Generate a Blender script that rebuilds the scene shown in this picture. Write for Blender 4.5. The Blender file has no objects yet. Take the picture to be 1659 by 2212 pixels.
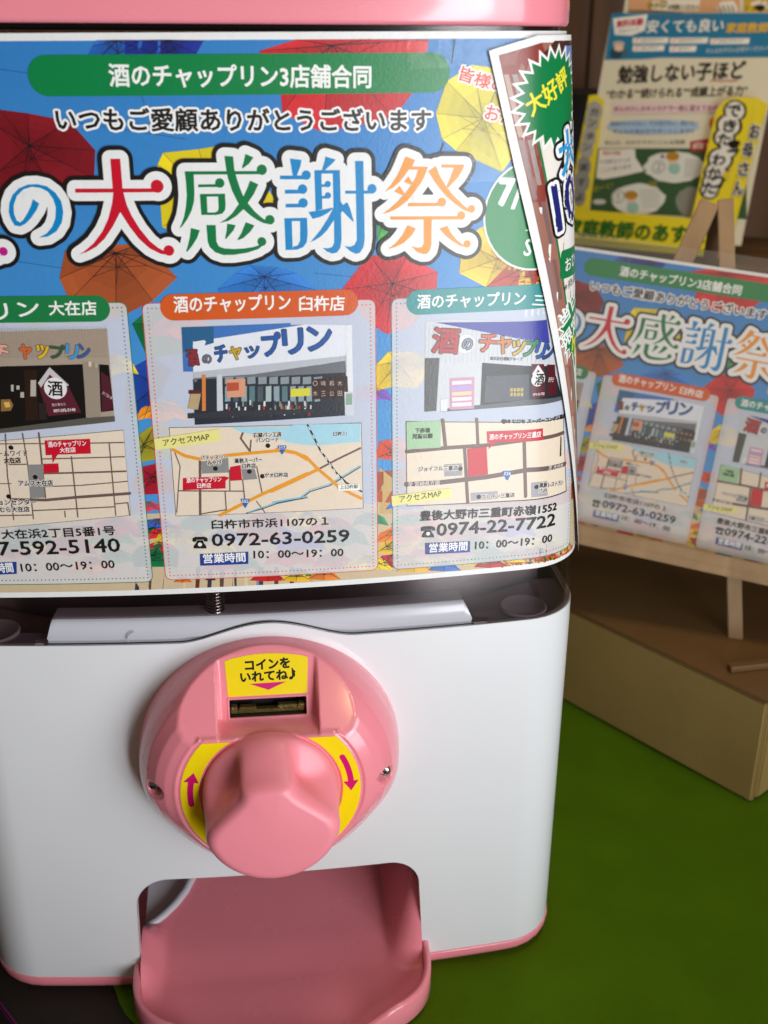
import bpy, bmesh, math, random
from bisect import bisect_left
from mathutils import Vector, Matrix
from mathutils.geometry import tessellate_polygon
sin, cos, pi = math.sin, math.cos, math.pi
random.seed(11)
SC = bpy.context.scene
COL = SC.collection
# ------------------------------------------------------------------ camera
PITCH, YAW, ROLL, FPX = 0.4044, 0.1095, 0.0049, 2372.7
cyw, syw = cos(YAW), sin(YAW)
fw = Vector((syw*cos(PITCH), cyw*cos(PITCH), -sin(PITCH)))
r0 = Vector((cyw, -syw, 0)); u0 = r0.cross(fw)
rt = r0*cos(ROLL)+u0*sin(ROLL); up = u0*cos(ROLL)-r0*sin(ROLL)
cd = bpy.data.cameras.new('camera'); cam = bpy.data.objects.new('camera', cd); COL.objects.link(cam)
M = Matrix((rt, up, -fw)).transposed().to_4x4(); M.translation = Vector((.0051, -.4073, .4237)); cam.matrix_world = M
cd.sensor_fit = 'VERTICAL'; cd.sensor_height = 36; cd.lens = FPX/2212*36
cd.clip_start = .02; cd.clip_end = 30
cd.dof.use_dof = True; cd.dof.focus_distance = .46; cd.dof.aperture_fstop = 12
SC.camera = cam
# ------------------------------------------------------------------ world (dim warm room)
w = bpy.data.worlds.new('World'); SC.world = w; w.use_nodes = True
bg = w.node_tree.nodes['Background']; bg.inputs[0].default_value = (1.0, .84, .66, 1); bg.inputs[1].default_value = .065
# ------------------------------------------------------------------ lamps
def lamp(name, loc, target, size, size_y, power, color, spread=180):
    l = bpy.data.lights.new(name, 'AREA'); l.shape = 'RECTANGLE'; l.size = size; l.size_y = size_y; l.energy = power; l.color = color
    l.spread = math.radians(spread)
    o = bpy.data.objects.new(name, l); COL.objects.link(o); o.location = loc
    o.rotation_euler = (Vector(target)-Vector(loc)).to_track_quat('-Z', 'Y').to_euler()
    return o
lamp('shop_front_daylight', (.58, -.80, .14), (.0, .0, .2), .58, 1.1, 4.5, (.93, .965, 1.0), 110)
lamp('glare_strip_light', (.45, -1.06, .02), (.06, 0, .2), .13, 1.3, 2.7, (.97, .98, 1.0), 120)  # tall strip light added to put the glare on the poster's right part
lamp('ceiling_lamp_light', (.0, -.55, 1.7), (.2, .2, .2), .5, .5, .7, (1.0, .88, .72))
lamp('warm_shop_lamp', (.16, -1.20, 1.12), (.05, 0, .2), .045, .045, .8, (1.0, .66, .28))
lamp('shelf_lamp', (.30, .10, 1.15), (.45, .5, .2), .25, .25, 3.6, (1.0, .80, .56))
SC.view_settings.view_transform = 'Standard'; SC.view_settings.look = 'None'; SC.view_settings.exposure = 0; SC.view_settings.gamma = 1
SC.cycles.max_bounces = 8; SC.cycles.transparent_max_bounces = 16; SC.cycles.use_denoising = True
SC.cycles.caustics_reflective = False; SC.cycles.caustics_refractive = False

# ------------------------------------------------------------------ helpers
def s2l(c): return c/12.92 if c <= .04045 else ((c+.055)/1.055)**2.4
def hexc(h, k=1.):
    return tuple(min(1, s2l(int(h[i:i+2], 16)/255)*k) for i in (0, 2, 4))
def mat(name, color, rough=.5, bump=0., bscale=200., spec=.5, coat=0., metal=0., var=0., vscale=8., bevel=0., sss=0., sheen=0.):
    m = bpy.data.materials.new(name); m.use_nodes = True; n = m.node_tree; b = n.nodes['Principled BSDF']
    c = hexc(color) if isinstance(color, str) else color
    b.inputs['Base Color'].default_value = (*c, 1); b.inputs['Roughness'].default_value = rough
    b.inputs['Specular IOR Level'].default_value = spec; b.inputs['Metallic'].default_value = metal
    b.inputs['Coat Weight'].default_value = coat; b.inputs['Coat Roughness'].default_value = .08
    if sss: b.inputs['Subsurface Weight'].default_value = sss; b.inputs['Subsurface Radius'].default_value = (.004, .002, .002); b.inputs['Subsurface Scale'].default_value = 1.
    if sheen: b.inputs['Sheen Weight'].default_value = sheen
    tc = n.nodes.new('ShaderNodeTexCoord')
    if var:
        t = n.nodes.new('ShaderNodeTexNoise'); t.inputs['Scale'].default_value = vscale; t.inputs['Detail'].default_value = 6
        n.links.new(tc.outputs['Object'], t.inputs['Vector'])
        mx = n.nodes.new('ShaderNodeMix'); mx.data_type = 'RGBA'
        mx.inputs[6].default_value = (*[x*(1-var) for x in c], 1); mx.inputs[7].default_value = (*[min(1, x*(1+var)) for x in c], 1)
        n.links.new(t.outputs['Fac'], mx.inputs[0]); n.links.new(mx.outputs[2], b.inputs['Base Color'])
        rr = n.nodes.new('ShaderNodeMapRange'); rr.inputs[3].default_value = max(0, rough-.06); rr.inputs[4].default_value = rough+.08
        n.links.new(t.outputs['Fac'], rr.inputs[0]); n.links.new(rr.outputs[0], b.inputs['Roughness'])
    last = None
    if bevel:
        bv = n.nodes.new('ShaderNodeBevel'); bv.samples = 4; bv.inputs[0].default_value = bevel; last = bv.outputs[0]
    if bump:
        t2 = n.nodes.new('ShaderNodeTexNoise'); t2.inputs['Scale'].default_value = bscale; t2.inputs['Detail'].default_value = 5
        n.links.new(tc.outputs['Object'], t2.inputs['Vector'])
        bp = n.nodes.new('ShaderNodeBump'); bp.inputs['Strength'].default_value = bump; bp.inputs['Distance'].default_value = .0005
        n.links.new(t2.outputs['Fac'], bp.inputs['Height'])
        if last: n.links.new(last, bp.inputs['Normal'])
        last = bp.outputs[0]
    if last: n.links.new(last, b.inputs['Normal'])
    return m
def printed(name, rough=.31, bump=.12, alpha=1., coat=0., bscale=900., grain=.035):
    m = mat(name, (.8, .8, .8), rough, bump=bump, bscale=bscale, coat=coat); n = m.node_tree; b = n.nodes['Principled BSDF']
    a = n.nodes.new('ShaderNodeAttribute'); a.attribute_name = 'Col'
    tc = n.nodes['Texture Coordinate']; t = n.nodes.new('ShaderNodeTexNoise'); t.inputs['Scale'].default_value = 330; t.inputs['Detail'].default_value = 9; t.inputs['Roughness'].default_value = .75
    n.links.new(tc.outputs['Object'], t.inputs['Vector']); mr = n.nodes.new('ShaderNodeMapRange'); mr.inputs[1].default_value = .25; mr.inputs[2].default_value = .75; mr.inputs[3].default_value = 1-grain*1.6; mr.inputs[4].default_value = 1+grain
    n.links.new(t.outputs['Fac'], mr.inputs[0]); vm = n.nodes.new('ShaderNodeVectorMath'); vm.operation = 'SCALE'
    n.links.new(a.outputs['Color'], vm.inputs[0]); n.links.new(mr.outputs[0], vm.inputs['Scale']); n.links.new(vm.outputs[0], b.inputs['Base Color'])
    b.inputs['Alpha'].default_value = alpha
    return m
def wood(name, c1, c2, scale=14., rough=.55, stretch=(1, 1, .06)):
    m = mat(name, c1, rough); n = m.node_tree; b = n.nodes['Principled BSDF']
    tc = n.nodes['Texture Coordinate']; mp = n.nodes.new('ShaderNodeMapping'); mp.inputs['Scale'].default_value = stretch
    t = n.nodes.new('ShaderNodeTexNoise'); t.inputs['Scale'].default_value = scale; t.inputs['Detail'].default_value = 8; t.inputs['Distortion'].default_value = .6
    r = n.nodes.new('ShaderNodeValToRGB'); r.color_ramp.elements[0].position = .32; r.color_ramp.elements[1].position = .68
    r.color_ramp.elements[0].color = (*c1, 1); r.color_ramp.elements[1].color = (*c2, 1)
    n.links.new(tc.outputs['Object'], mp.inputs[0]); n.links.new(mp.outputs[0], t.inputs['Vector']); n.links.new(t.outputs['Fac'], r.inputs[0]); n.links.new(r.outputs[0], b.inputs['Base Color'])
    bp = n.nodes.new('ShaderNodeBump'); bp.inputs['Strength'].default_value = .3; bp.inputs['Distance'].default_value = .001
    n.links.new(t.outputs['Fac'], bp.inputs['Height']); n.links.new(bp.outputs[0], b.inputs['Normal'])
    return m
def tag(o, label=None, cat=None, kind=None, group=None):
    if label: o['label'] = label
    if cat: o['category'] = cat
    if kind: o['kind'] = kind
    if group: o['group'] = group
    return o
def link(name, me, mats, parent=None):
    o = bpy.data.objects.new(name, me); COL.objects.link(o)
    for m in (mats if isinstance(mats, (list, tuple)) else [mats]): me.materials.append(m)
    if parent: o.parent = parent
    return o
def empty(name, loc=(0, 0, 0)):
    o = bpy.data.objects.new(name, None); COL.objects.link(o); o.location = loc; o.empty_display_size = .02; return o
def mesh(name, vs, fs, mats, parent=None, mi=None, smooth=False, cols=None, normals=None):
    keep = []
    for i, f in enumerate(fs):
        g = [v for k, v in enumerate(f) if v != f[k-1]]
        if len(g) > 2 and len(set(g)) == len(g): keep.append((i, tuple(g)))
    if len(keep) < len(fs) or any(len(g) != len(fs[i]) for i, g in keep):
        if mi: mi = [mi[i] for i, g in keep]
        if cols: cols = [cols[i] for i, g in keep]
    fs = [g for i, g in keep]
    me = bpy.data.meshes.new(name); me.from_pydata([tuple(v) for v in vs], [], fs)
    me.validate()
    if len(me.polygons) != len(fs):
        idx = {}
        fs2 = [tuple(p.vertices) for p in me.polygons]
        for i, f in enumerate(fs): idx.setdefault(frozenset(f), i)
        sel_ = [idx[frozenset(f)] for f in fs2]
        if mi: mi = [mi[i] for i in sel_]
        if cols: cols = [cols[i] for i in sel_]
        fs = fs2
    o = link(name, me, mats, parent)
    if mi: me.polygons.foreach_set('material_index', mi)
    if smooth or normals: me.polygons.foreach_set('use_smooth', [True]*len(fs))
    if cols:
        at = me.color_attributes.new('Col', 'FLOAT_COLOR', 'CORNER'); buf = []
        for f, c in zip(fs, cols): buf += [c[0], c[1], c[2], 1.]*len(f)
        at.data.foreach_set('color', buf)
    me.update()
    if normals: me.normals_split_custom_set_from_vertices([tuple(x) for x in normals])
    return o
def local(o, parent):
    """objects are modelled in world coordinates; keep them in place under a moved parent"""
    o.matrix_parent_inverse = parent.matrix_world.inverted(); return o
def box(name, c, size, m, parent=None, R=None, bevel=.0008):
    bm = bmesh.new(); bmesh.ops.create_cube(bm, size=1)
    for v in bm.verts: v.co = Vector((v.co.x*size[0], v.co.y*size[1], v.co.z*size[2]))
    if bevel: bmesh.ops.bevel(bm, geom=bm.edges[:], offset=bevel, segments=2, affect='EDGES', profile=.7)
    for v in bm.verts: v.co = (R @ v.co if R else v.co)+Vector(c)
    me = bpy.data.meshes.new(name); bm.to_mesh(me); bm.free(); return link(name, me, m, parent)
def lathe(name, prof, m, parent=None, n=48, c=(0, 0, 0), R=None, smooth=True):
    vs, fs = [], []
    for r, z in prof:
        for k in range(n):
            v = Vector((r*cos(2*pi*k/n), r*sin(2*pi*k/n), z)); vs.append((R @ v if R else v)+Vector(c))
    for i in range(len(prof)-1):
        for k in range(n): fs.append((i*n+k, i*n+(k+1) % n, (i+1)*n+(k+1) % n, (i+1)*n+k))
    fs.append(tuple(range((len(prof)-1)*n, len(prof)*n))); fs.append(tuple(reversed(range(n))))
    return mesh(name, vs, fs, m, parent, smooth=smooth)
def tube(name, pts, r, m, parent=None, n=10):
    vs, fs = [], []
    for i, p in enumerate(pts):
        d = (Vector(pts[min(i+1, len(pts)-1)])-Vector(pts[max(i-1, 0)])).normalized()
        a = d.orthogonal().normalized() if i == 0 else (a - d*a.dot(d)).normalized(); b = d.cross(a)
        for k in range(n): vs.append(Vector(p)+(a*cos(2*pi*k/n)+b*sin(2*pi*k/n))*r)
    for i in range(len(pts)-1):
        for k in range(n): fs.append((i*n+k, i*n+(k+1) % n, (i+1)*n+(k+1) % n, (i+1)*n+k))
    fs.append(tuple(range(n-1, -1, -1))); fs.append(tuple(range((len(pts)-1)*n, len(pts)*n)))
    return mesh(name, vs, fs, m, parent, smooth=True)

# ------------------------------------------------------------------ outline of the machine in plan
def Wd(z): return .140 if z <= .19 else .140-.0220*(z-.19)/.24
CV = .5
def plan(s, z, off=0., RHO=.028):
    sg = -1 if s < 0 else 1; a = abs(s); w = Wd(z); xa = w-RHO; ph0 = 0
    for _ in range(6): ph0 = math.atan(2*CV*xa); xa = w-RHO*(1-sin(ph0))
    sa = xa+(2*CV)**2*xa**3/6
    if a <= sa:
        x = a-(2*CV)**2*a**3/6; y = CV*x*x; ph = math.atan(2*CV*x)
    else:
        ph = ph0+(a-sa)/RHO
        if ph < pi/2: x = w-RHO+RHO*sin(ph); y = CV*xa*xa+RHO*(cos(ph0)-cos(ph))
        else: x = w; y = CV*xa*xa+RHO*cos(ph0)+(a-sa-(pi/2-ph0)*RHO); ph = pi/2
    return sg*(x+off*sin(ph)), y-off*cos(ph), (sg*sin(ph), -cos(ph))
SL = [x*.006 for x in range(-16, 17)]; SL += [.096+.0025*k for k in range(1, 26)]+[-.096-.0025*k for k in range(1, 26)]
SL = sorted(SL)
def surf(off, z0=0.):
    def f(x, y, h):       # x = arc length mm, y = height mm, h = layer height mm
        X, Y, n = plan(x/1000, y/1000, off+h/1000); return (X, Y, y/1000), (n[0], n[1], 0)
    return f
# ------------------------------------------------------------------ flat artwork -> mesh
def split(poly, lines, ax):
    out = [poly]; lo = min(p[ax] for p in poly); hi = max(p[ax] for p in poly)
    i = bisect_left(lines, lo+1e-6)
    while i < len(lines) and lines[i] < hi-1e-6:
        c = lines[i]; last = out.pop(); A, B = [], []
        for k in range(len(last)):
            p, q = last[k], last[(k+1) % len(last)]
            if p[ax] <= c: A.append(p)
            if p[ax] >= c: B.append(p)
            if (p[ax] < c) != (q[ax] < c) and p[ax] != c and q[ax] != c:
                t = (c-p[ax])/(q[ax]-p[ax]); m_ = tuple(p[j]+t*(q[j]-p[j]) for j in range(len(p))); m_ = (c, m_[1]) if ax == 0 else (m_[0], c)
                A.append(m_); B.append(m_)
        if len(A) > 2: out.append(A)
        if len(B) > 2: out.append(B)
        else: break
        i += 1
    return out
TEXT = {}
def glyphs(s, b):
    k = (s, b)
    if k not in TEXT:
        cu = bpy.data.curves.new('lettering', 'FONT'); cu.body = s; cu.resolution_u = 2; cu.offset = b
        ob = bpy.data.objects.new('lettering', cu); COL.objects.link(ob)
        dg = bpy.context.evaluated_depsgraph_get(); dg.update(); me = bpy.data.meshes.new_from_object(ob.evaluated_get(dg))
        vs = [(v.co.x, v.co.y) for v in me.vertices]; fs = [tuple(p.vertices) for p in me.polygons]; ec = {}
        for f in fs:
            for i in range(len(f)):
                e = tuple(sorted((f[i], f[(i+1) % len(f)]))); ec[e] = ec.get(e, 0)+1
        TEXT[k] = (vs, fs, [e for e, c in ec.items() if c == 1])
        bpy.data.objects.remove(ob); bpy.data.curves.remove(cu); bpy.data.meshes.remove(me)
    return TEXT[k]
class Art:
    def __init__(s, step=.04): s.f = []; s.n = 0; s.step = step
    def hh(s, L): s.n += 1; return L*s.step+(s.n % 37)*.0004
    def poly(s, pts, col, L=1, h=None, m=0, k=1.):
        h = s.hh(L) if h is None else h; c = hexc(col, k) if isinstance(col, str) else col
        if len(pts) == 3: s.f.append(([tuple(p[:2]) for p in pts], h, c, m)); return
        for t in tessellate_polygon([[Vector((p[0], p[1], 0)) for p in pts]]):
            s.f.append(([tuple(pts[i][:2]) for i in t], h, c, m))
    def conv(s, pts, col, h, m=0): s.f.append(([tuple(p) for p in pts], h, col, m))
    def disc(s, c, r, col, L=1, n=0, h=None, m=0):
        n = n or (8 if r < .6 else 14 if r < 2 else 40); c_ = hexc(col) if isinstance(col, str) else col
        s.conv([(c[0]+r*cos(2*pi*k/n), c[1]+r*sin(2*pi*k/n)) for k in range(n)], c_, s.hh(L) if h is None else h, m)
    def fat(s, edges, r, col, L):
        c = hexc(col); b = L*s.step; seen = set()
        for p, q in edges:
            d = math.hypot(q[0]-p[0], q[1]-p[1])
            if d > 1e-6:
                x, y = -(q[1]-p[1])/d*r, (q[0]-p[0])/d*r
                s.conv([(p[0]+x, p[1]+y), (p[0]-x, p[1]-y), (q[0]-x, q[1]-y), (q[0]+x, q[1]+y)], c, b+random.random()*.012)
            for e in (p, q):
                if e not in seen: seen.add(e); s.disc(e, r, c, n=10 if r < 1 else 22, h=b+random.random()*.012)
    def line(s, pts, wd, col, L): s.fat(list(zip(pts[:-1], pts[1:])), wd/2, col, L)
    def rrect(s, a, b, r, col, L, m=0, h=None):
        P = []
        for cx, cy, t0 in ((b[0]-r, b[1]-r, 0), (a[0]+r, b[1]-r, 1), (a[0]+r, a[1]+r, 2), (b[0]-r, a[1]+r, 3)):
            for k in range(9): t = (t0+k/8)*pi/2; P.append((cx+r*cos(t), cy+r*sin(t)))
        s.poly(P, col, L, m=m, h=h)
    def text(s, st, a, d, h, col, L, b=0., o=None):
        vs, fs, es = glyphs(st, 0.)
        if not vs: return
        x0 = min(v[0] for v in vs); x1 = max(v[0] for v in vs); y0 = min(v[1] for v in vs); y1 = max(v[1] for v in vs)
        ux, uy = (d[0]-a[0])/(x1-x0), (d[1]-a[1])/(x1-x0); ln = math.hypot(d[0]-a[0], d[1]-a[1]) or 1
        vx, vy = -(d[1]-a[1])/ln*h/(y1-y0), (d[0]-a[0])/ln*h/(y1-y0)
        V = [(a[0]+(x-x0)*ux+(y-y0)*vx, a[1]+(x-x0)*uy+(y-y0)*vy) for x, y in vs]
        if b: s.fat([(V[p], V[q]) for p, q in es], b*h*.72, col, L+.05)
        if o:
            for i, (oc, r) in enumerate(o): s.fat([(V[p], V[q]) for p, q in es], r+b*h*.7, oc, L-.7+.3*i)
        c = hexc(col); hz = s.hh(L)
        for f in fs: s.f.append(([V[i] for i in f], hz, c, 0))
    def umbrella(s, col, rib, hub, rim, L):
        n = len(rim); h = s.hh(L)
        for i in range(n):
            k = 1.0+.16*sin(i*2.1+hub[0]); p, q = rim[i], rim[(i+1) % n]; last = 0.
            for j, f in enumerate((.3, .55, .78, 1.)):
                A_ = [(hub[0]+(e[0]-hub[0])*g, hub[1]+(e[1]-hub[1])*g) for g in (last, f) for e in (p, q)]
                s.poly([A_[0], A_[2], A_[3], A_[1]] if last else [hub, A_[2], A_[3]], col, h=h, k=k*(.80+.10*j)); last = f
        c = hexc(rib)
        for p in rim:
            for q, wd in ((p, .16),):
                d = math.hypot(q[0]-hub[0], q[1]-hub[1]) or 1; x, y = -(q[1]-hub[1])/d*wd, (q[0]-hub[0])/d*wd
                s.conv([(hub[0]+x, hub[1]+y), (hub[0]-x, hub[1]-y), (q[0]-x*.4, q[1]-y*.4), (q[0]+x*.4, q[1]+y*.4)], c, h+.016)
            # spreader struts half way along each rib
        mids = [((hub[0]+p[0])/2, (hub[1]+p[1])/2) for p in rim]; e = (hub[0]+.3, hub[1]-.22*abs(rim[0][0]-hub[0])-.5)
        for p in mids:
            d = math.hypot(p[0]-e[0], p[1]-e[1]) or 1; x, y = -(p[1]-e[1])/d*.09, (p[0]-e[0])/d*.09
            s.conv([(e[0]+x, e[1]+y), (e[0]-x, e[1]-y), (p[0]-x, p[1]-y), (p[0]+x, p[1]+y)], c, h+.019)
    def run(s, cmds):
        for c in cmds:
            k = c[0]
            if k == 'P': s.poly(c[3], c[2], c[1])
            elif k == 'L': s.line([tuple(p) for p in c[4]], c[3], c[2], c[1])
            elif k == 'D': s.disc(c[4], c[3], c[2], c[1])
            elif k == 'T': s.text(c[3], c[4], c[5], c[6], c[2], c[1], c[7], c[8])
            elif k == 'U': s.umbrella(c[2], c[3], c[4], c[5], c[1])
            elif k == 'R': s.rrect(c[3][:2], c[3][2:], c[4], c[2], c[1]) if len(c[3]) == 4 else s.rrect(c[3], c[4], c[5], c[2], c[1])
            elif k == 'V': s.veil(*c[2:])
    def veil(s, edge, tl, tr, br, bl):
        q = [tl, tr, br, bl]; r = 3.; P = []
        for i in range(4):
            c, pv, nx = q[i], q[i-1], q[(i+1) % 4]
            def to(a, b, d): l = math.hypot(b[0]-a[0], b[1]-a[1]); return (a[0]+(b[0]-a[0])*d/l, a[1]+(b[1]-a[1])*d/l)
            A_, B_ = to(c, pv, r), to(c, nx, r)
            for k in range(6):
                t = k/5; P.append(((1-t)**2*A_[0]+2*t*(1-t)*c[0]+t*t*B_[0], (1-t)**2*A_[1]+2*t*(1-t)*c[1]+t*t*B_[1]))
        s.poly(P, 'f2f2f6', 2, m=1); s.line(P+[P[0]], .3, edge, 2.6)
        ins = [(tl[0]+1.9, tl[1]-1.9), (tr[0]-1.9, tr[1]-1.9), (br[0]-1.9, br[1]+1.9), (bl[0]+1.9, bl[1]+1.9)]
        for i in range(4):
            a, b = ins[i], ins[(i+1) % 4]; n = int(math.hypot(b[0]-a[0], b[1]-a[1])/1.55)
            for k in range(n): s.disc((a[0]+(b[0]-a[0])*k/n, a[1]+(b[1]-a[1])*k/n), .3, edge, 2.8, n=6)
    def build(s, name, fn, mats, parent, xs=None, ys=None, pre=None, sel=None):
        vs, fs, cs, mi, ns = [], [], [], [], []; cache = {}
        for pts, h, c, m in s.f:
            if sel and not sel(h): continue
            if pre: pts = [pre(p) for p in pts]
            a2 = sum(pts[i][0]*pts[(i+1) % len(pts)][1]-pts[(i+1) % len(pts)][0]*pts[i][1] for i in range(len(pts)))
            if abs(a2) < 1e-7: continue
            if a2 < 0: pts = pts[::-1]
            P = [pts]
            if xs: P = split(pts, xs, 0)
            if ys: P = [z for p in P for z in split(p, ys, 1)]
            for p in P:
                f = []
                for x, y in p:
                    key = (round(x, 4), round(y, 4), h)
                    if key not in cache:
                        v, nn = fn(x, y, h); cache[key] = len(vs); vs.append(v); ns.append(nn)
                    i = cache[key]
                    if i not in f: f.append(i)
                if len(f) > 2: fs.append(f); cs.append(c); mi.append(m)
        return mesh(name, vs, fs, mats, parent, mi, cols=cs, normals=ns)

# ------------------------------------------------------------------ materials
PINK = (.88, .265, .325)
m_white = mat('white_plastic', (.77, .775, .80), .30, coat=.35, var=.025, vscale=14, bevel=.0009, bump=.012, bscale=300)
m_pink = mat('pink_plastic', PINK, .26, coat=.6, bevel=.0009, var=.03, vscale=25, bump=.012, bscale=400)
m_pinkknob = mat('pink_knob_plastic', PINK, .36, bevel=.001, var=.03, vscale=25, bump=.05, bscale=2500)
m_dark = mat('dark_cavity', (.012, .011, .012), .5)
m_brass = mat('brass', (.28, .2, .07), .42, metal=.85, bump=.6, bscale=900, var=.3, vscale=300)
m_steel = mat('steel', (.55, .55, .54), .22, metal=1.)
m_flap = mat('lavender_white_plastic', (.56, .56, .62), .22, bevel=.0008, bump=.02, bscale=200)
m_grey = mat('grey_inner_plastic', (.42, .38, .43), .4, bevel=.0008)
m_hopper = mat('dark_hopper_plastic', (.40, .31, .31), .3)
m_paper = mat('paper', (.78, .78, .775), .36, bump=.1, bscale=900)
m_print = printed('printed_paper'); m_veil = printed('printed_veil', alpha=.60, grain=.02)
m_sticker = printed('printed_vinyl', .3, .03, grain=.02)
m_cloth = mat('green_felt', (.066, .142, .003), .95, bump=.8, bscale=2600, var=.22, vscale=22, spec=.05)
m_lam = mat('hazy_laminate', (.55, .53, .47), .3); m_lam.node_tree.nodes['Principled BSDF'].inputs['Alpha'].default_value = .14
m_card = mat('cardboard', (.32, .21, .065), .6, bump=.3, bscale=300, var=.18, vscale=18)
m_cardtop = wood('brown_board', (.095, .046, .015), (.15, .078, .026), 9, .4, (.1, 1, 1))
m_wood = wood('pale_wood', (.30, .185, .09), (.40, .26, .14), 60, .5, (1, 1, .08))
m_plank = wood('dark_planks', (.11, .055, .03), (.22, .115, .065), 22, .5)
m_table = wood('dark_table_wood', (.008, .0045, .002), (.018, .010, .004), 30, .85, (1, .1, 1))
m_black = mat('black_plastic', (.006, .006, .007), .5)
m_yellow = mat('yellow_card', (.80, .66, .02), .4, var=.04)
def edge_mix(n, base=.045):
    a_ = n.nodes.new('ShaderNodeLayerWeight'); a_.inputs[0].default_value = .5
    p_ = n.nodes.new('ShaderNodeMath'); p_.operation = 'POWER'; n.links.new(a_.outputs['Facing'], p_.inputs[0]); p_.inputs[1].default_value = 4
    q_ = n.nodes.new('ShaderNodeMath'); q_.operation = 'MULTIPLY_ADD'; n.links.new(p_.outputs[0], q_.inputs[0]); q_.inputs[1].default_value = .8; q_.inputs[2].default_value = base
    return q_
m_smoke = bpy.data.materials.new('smoked_clear_plastic'); m_smoke.use_nodes = True
_n = m_smoke.node_tree; _n.nodes.clear(); _o = _n.nodes.new('ShaderNodeOutputMaterial'); _t = _n.nodes.new('ShaderNodeBsdfTransparent'); _t.inputs[0].default_value = (.78, .72, .73, 1)
_g = _n.nodes.new('ShaderNodeBsdfGlossy'); _g.inputs['Roughness'].default_value = .16; _f = edge_mix(_n, .03)
_x = _n.nodes.new('ShaderNodeMixShader'); _n.links.new(_f.outputs[0], _x.inputs[0]); _n.links.new(_t.outputs[0], _x.inputs[1]); _n.links.new(_g.outputs[0], _x.inputs[2]); _n.links.new(_x.outputs[0], _o.inputs[0])
m_film = bpy.data.materials.new('clear_film'); m_film.use_nodes = True
_n = m_film.node_tree; _n.nodes.clear(); _o = _n.nodes.new('ShaderNodeOutputMaterial'); _t = _n.nodes.new('ShaderNodeBsdfTransparent'); _t.inputs[0].default_value = (.985, .98, .97, 1)
_g = _n.nodes.new('ShaderNodeBsdfGlossy'); _g.inputs['Roughness'].default_value = .05; _f = edge_mix(_n, .012)
_b = _n.nodes.new('ShaderNodeBump'); _b.inputs['Strength'].default_value = .8; _b.inputs['Distance'].default_value = .001; _z = _n.nodes.new('ShaderNodeTexNoise'); _z.inputs['Scale'].default_value = 260; _z.inputs['Detail'].default_value = 4
_tc = _n.nodes.new('ShaderNodeTexCoord'); _n.links.new(_tc.outputs['Object'], _z.inputs['Vector']); _n.links.new(_z.outputs['Fac'], _b.inputs['Height']); _n.links.new(_b.outputs[0], _g.inputs['Normal'])
_x = _n.nodes.new('ShaderNodeMixShader'); _n.links.new(_f.outputs[0], _x.inputs[0]); _n.links.new(_t.outputs[0], _x.inputs[1]); _n.links.new(_g.outputs[0], _x.inputs[2]); _n.links.new(_x.outputs[0], _o.inputs[0])

# ------------------------------------------------------------------ the machine
mach = tag(empty('capsule_toy_machine'), 'white capsule toy machine with pink lid, dial, knob and tray, standing on green cloth', 'capsule machine')
YS = [x*20. for x in range(0, 30)]
def shell(name, loops, off0, off1, m, parent, ext=None):
    """bent plate with thickness from flat loops (mm): first loop is the rim, others are holes"""
    V3 = [[Vector((p[0], p[1], 0)) for p in l] for l in loops]; flat = [p for l in loops for p in l]
    xs = [x*1000 for x in SL]+[x*8. for x in range(21, 40)]; xs = sorted(xs+[-x*8. for x in range(21, 40)])
    vs, fs, ns = [], [], []; cache = {}
    def vert(x, y, off, flip, nrm=None):
        key = (round(x, 3), round(y, 3), off, flip, nrm)
        if key not in cache:
            X, Y, n = plan(x/1000, y/1000, off); cache[key] = len(vs); vs.append((X, Y, y/1000))
            ns.append(nrm if nrm else ((n[0], n[1], 0) if not flip else (-n[0], -n[1], 0)))
        return cache[key]
    for t in tessellate_polygon(V3):
        pts = [flat[i][:2] for i in t]
        a2 = sum(pts[i][0]*pts[(i+1) % 3][1]-pts[(i+1) % 3][0]*pts[i][1] for i in range(3))
        if abs(a2) < 1e-6: continue
        if a2 < 0: pts = pts[::-1]
        for p in split(pts, xs, 0):
            for q in split(p, YS, 1):
                f = [vert(x, y, off0, False) for x, y in q]; g = [vert(x, y, off1, True) for x, y in q][::-1]
                if len(set(f)) > 2: fs += [f, g]
    for li, l in enumerate(loops):
        D = []
        for i in range(len(l)):
            p, q = l[i], l[(i+1) % len(l)]; n = max(1, int(math.hypot(q[0]-p[0], q[1]-p[1])/3))
            D += [(p[0]+(q[0]-p[0])*k/n, p[1]+(q[1]-p[1])*k/n) for k in range(n)]
        for i in range(len(D)):
            p, q = D[i], D[(i+1) % len(D)]
            d = Vector((q[1]-p[1], -(q[0]-p[0]))).normalized(); X, Y, n = plan(p[0]/1000, p[1]/1000)
            nr = (round(-n[1]*d.x, 3), round(n[0]*d.x, 3), round(d.y, 3))
            f = [vert(*p, off0, 0, nr), vert(*p, off1, 0, nr), vert(*q, off1, 0, nr), vert(*q, off0, 0, nr)]
            if len(set(f)) > 2: fs.append(f)
    return mesh(name, vs, fs, m, parent, normals=ns)
def hump(x):
    a = abs(x-1.); return 191.7+8.0*(0.5+.5*cos(pi*min(a, 37)/37))**.85
top = [(-300, 191.7)]+[(x, hump(x)) for x in range(-38, 41, 2)]+[(300, 191.7)]
open_ = []
def arcp(cx, cy, r, a0, a1, n=10): return [(cx+r*cos(math.radians(a0+(a1-a0)*k/n)), cy+r*sin(math.radians(a0+(a1-a0)*k/n))) for k in range(n+1)]
open_ = [(-66.5, 4)]+arcp(-49.5, 51.5, 15.5, 180, 90)+arcp(53.5, 53, 14.5, 90, 0)+[(70.5, 4)]
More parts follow.
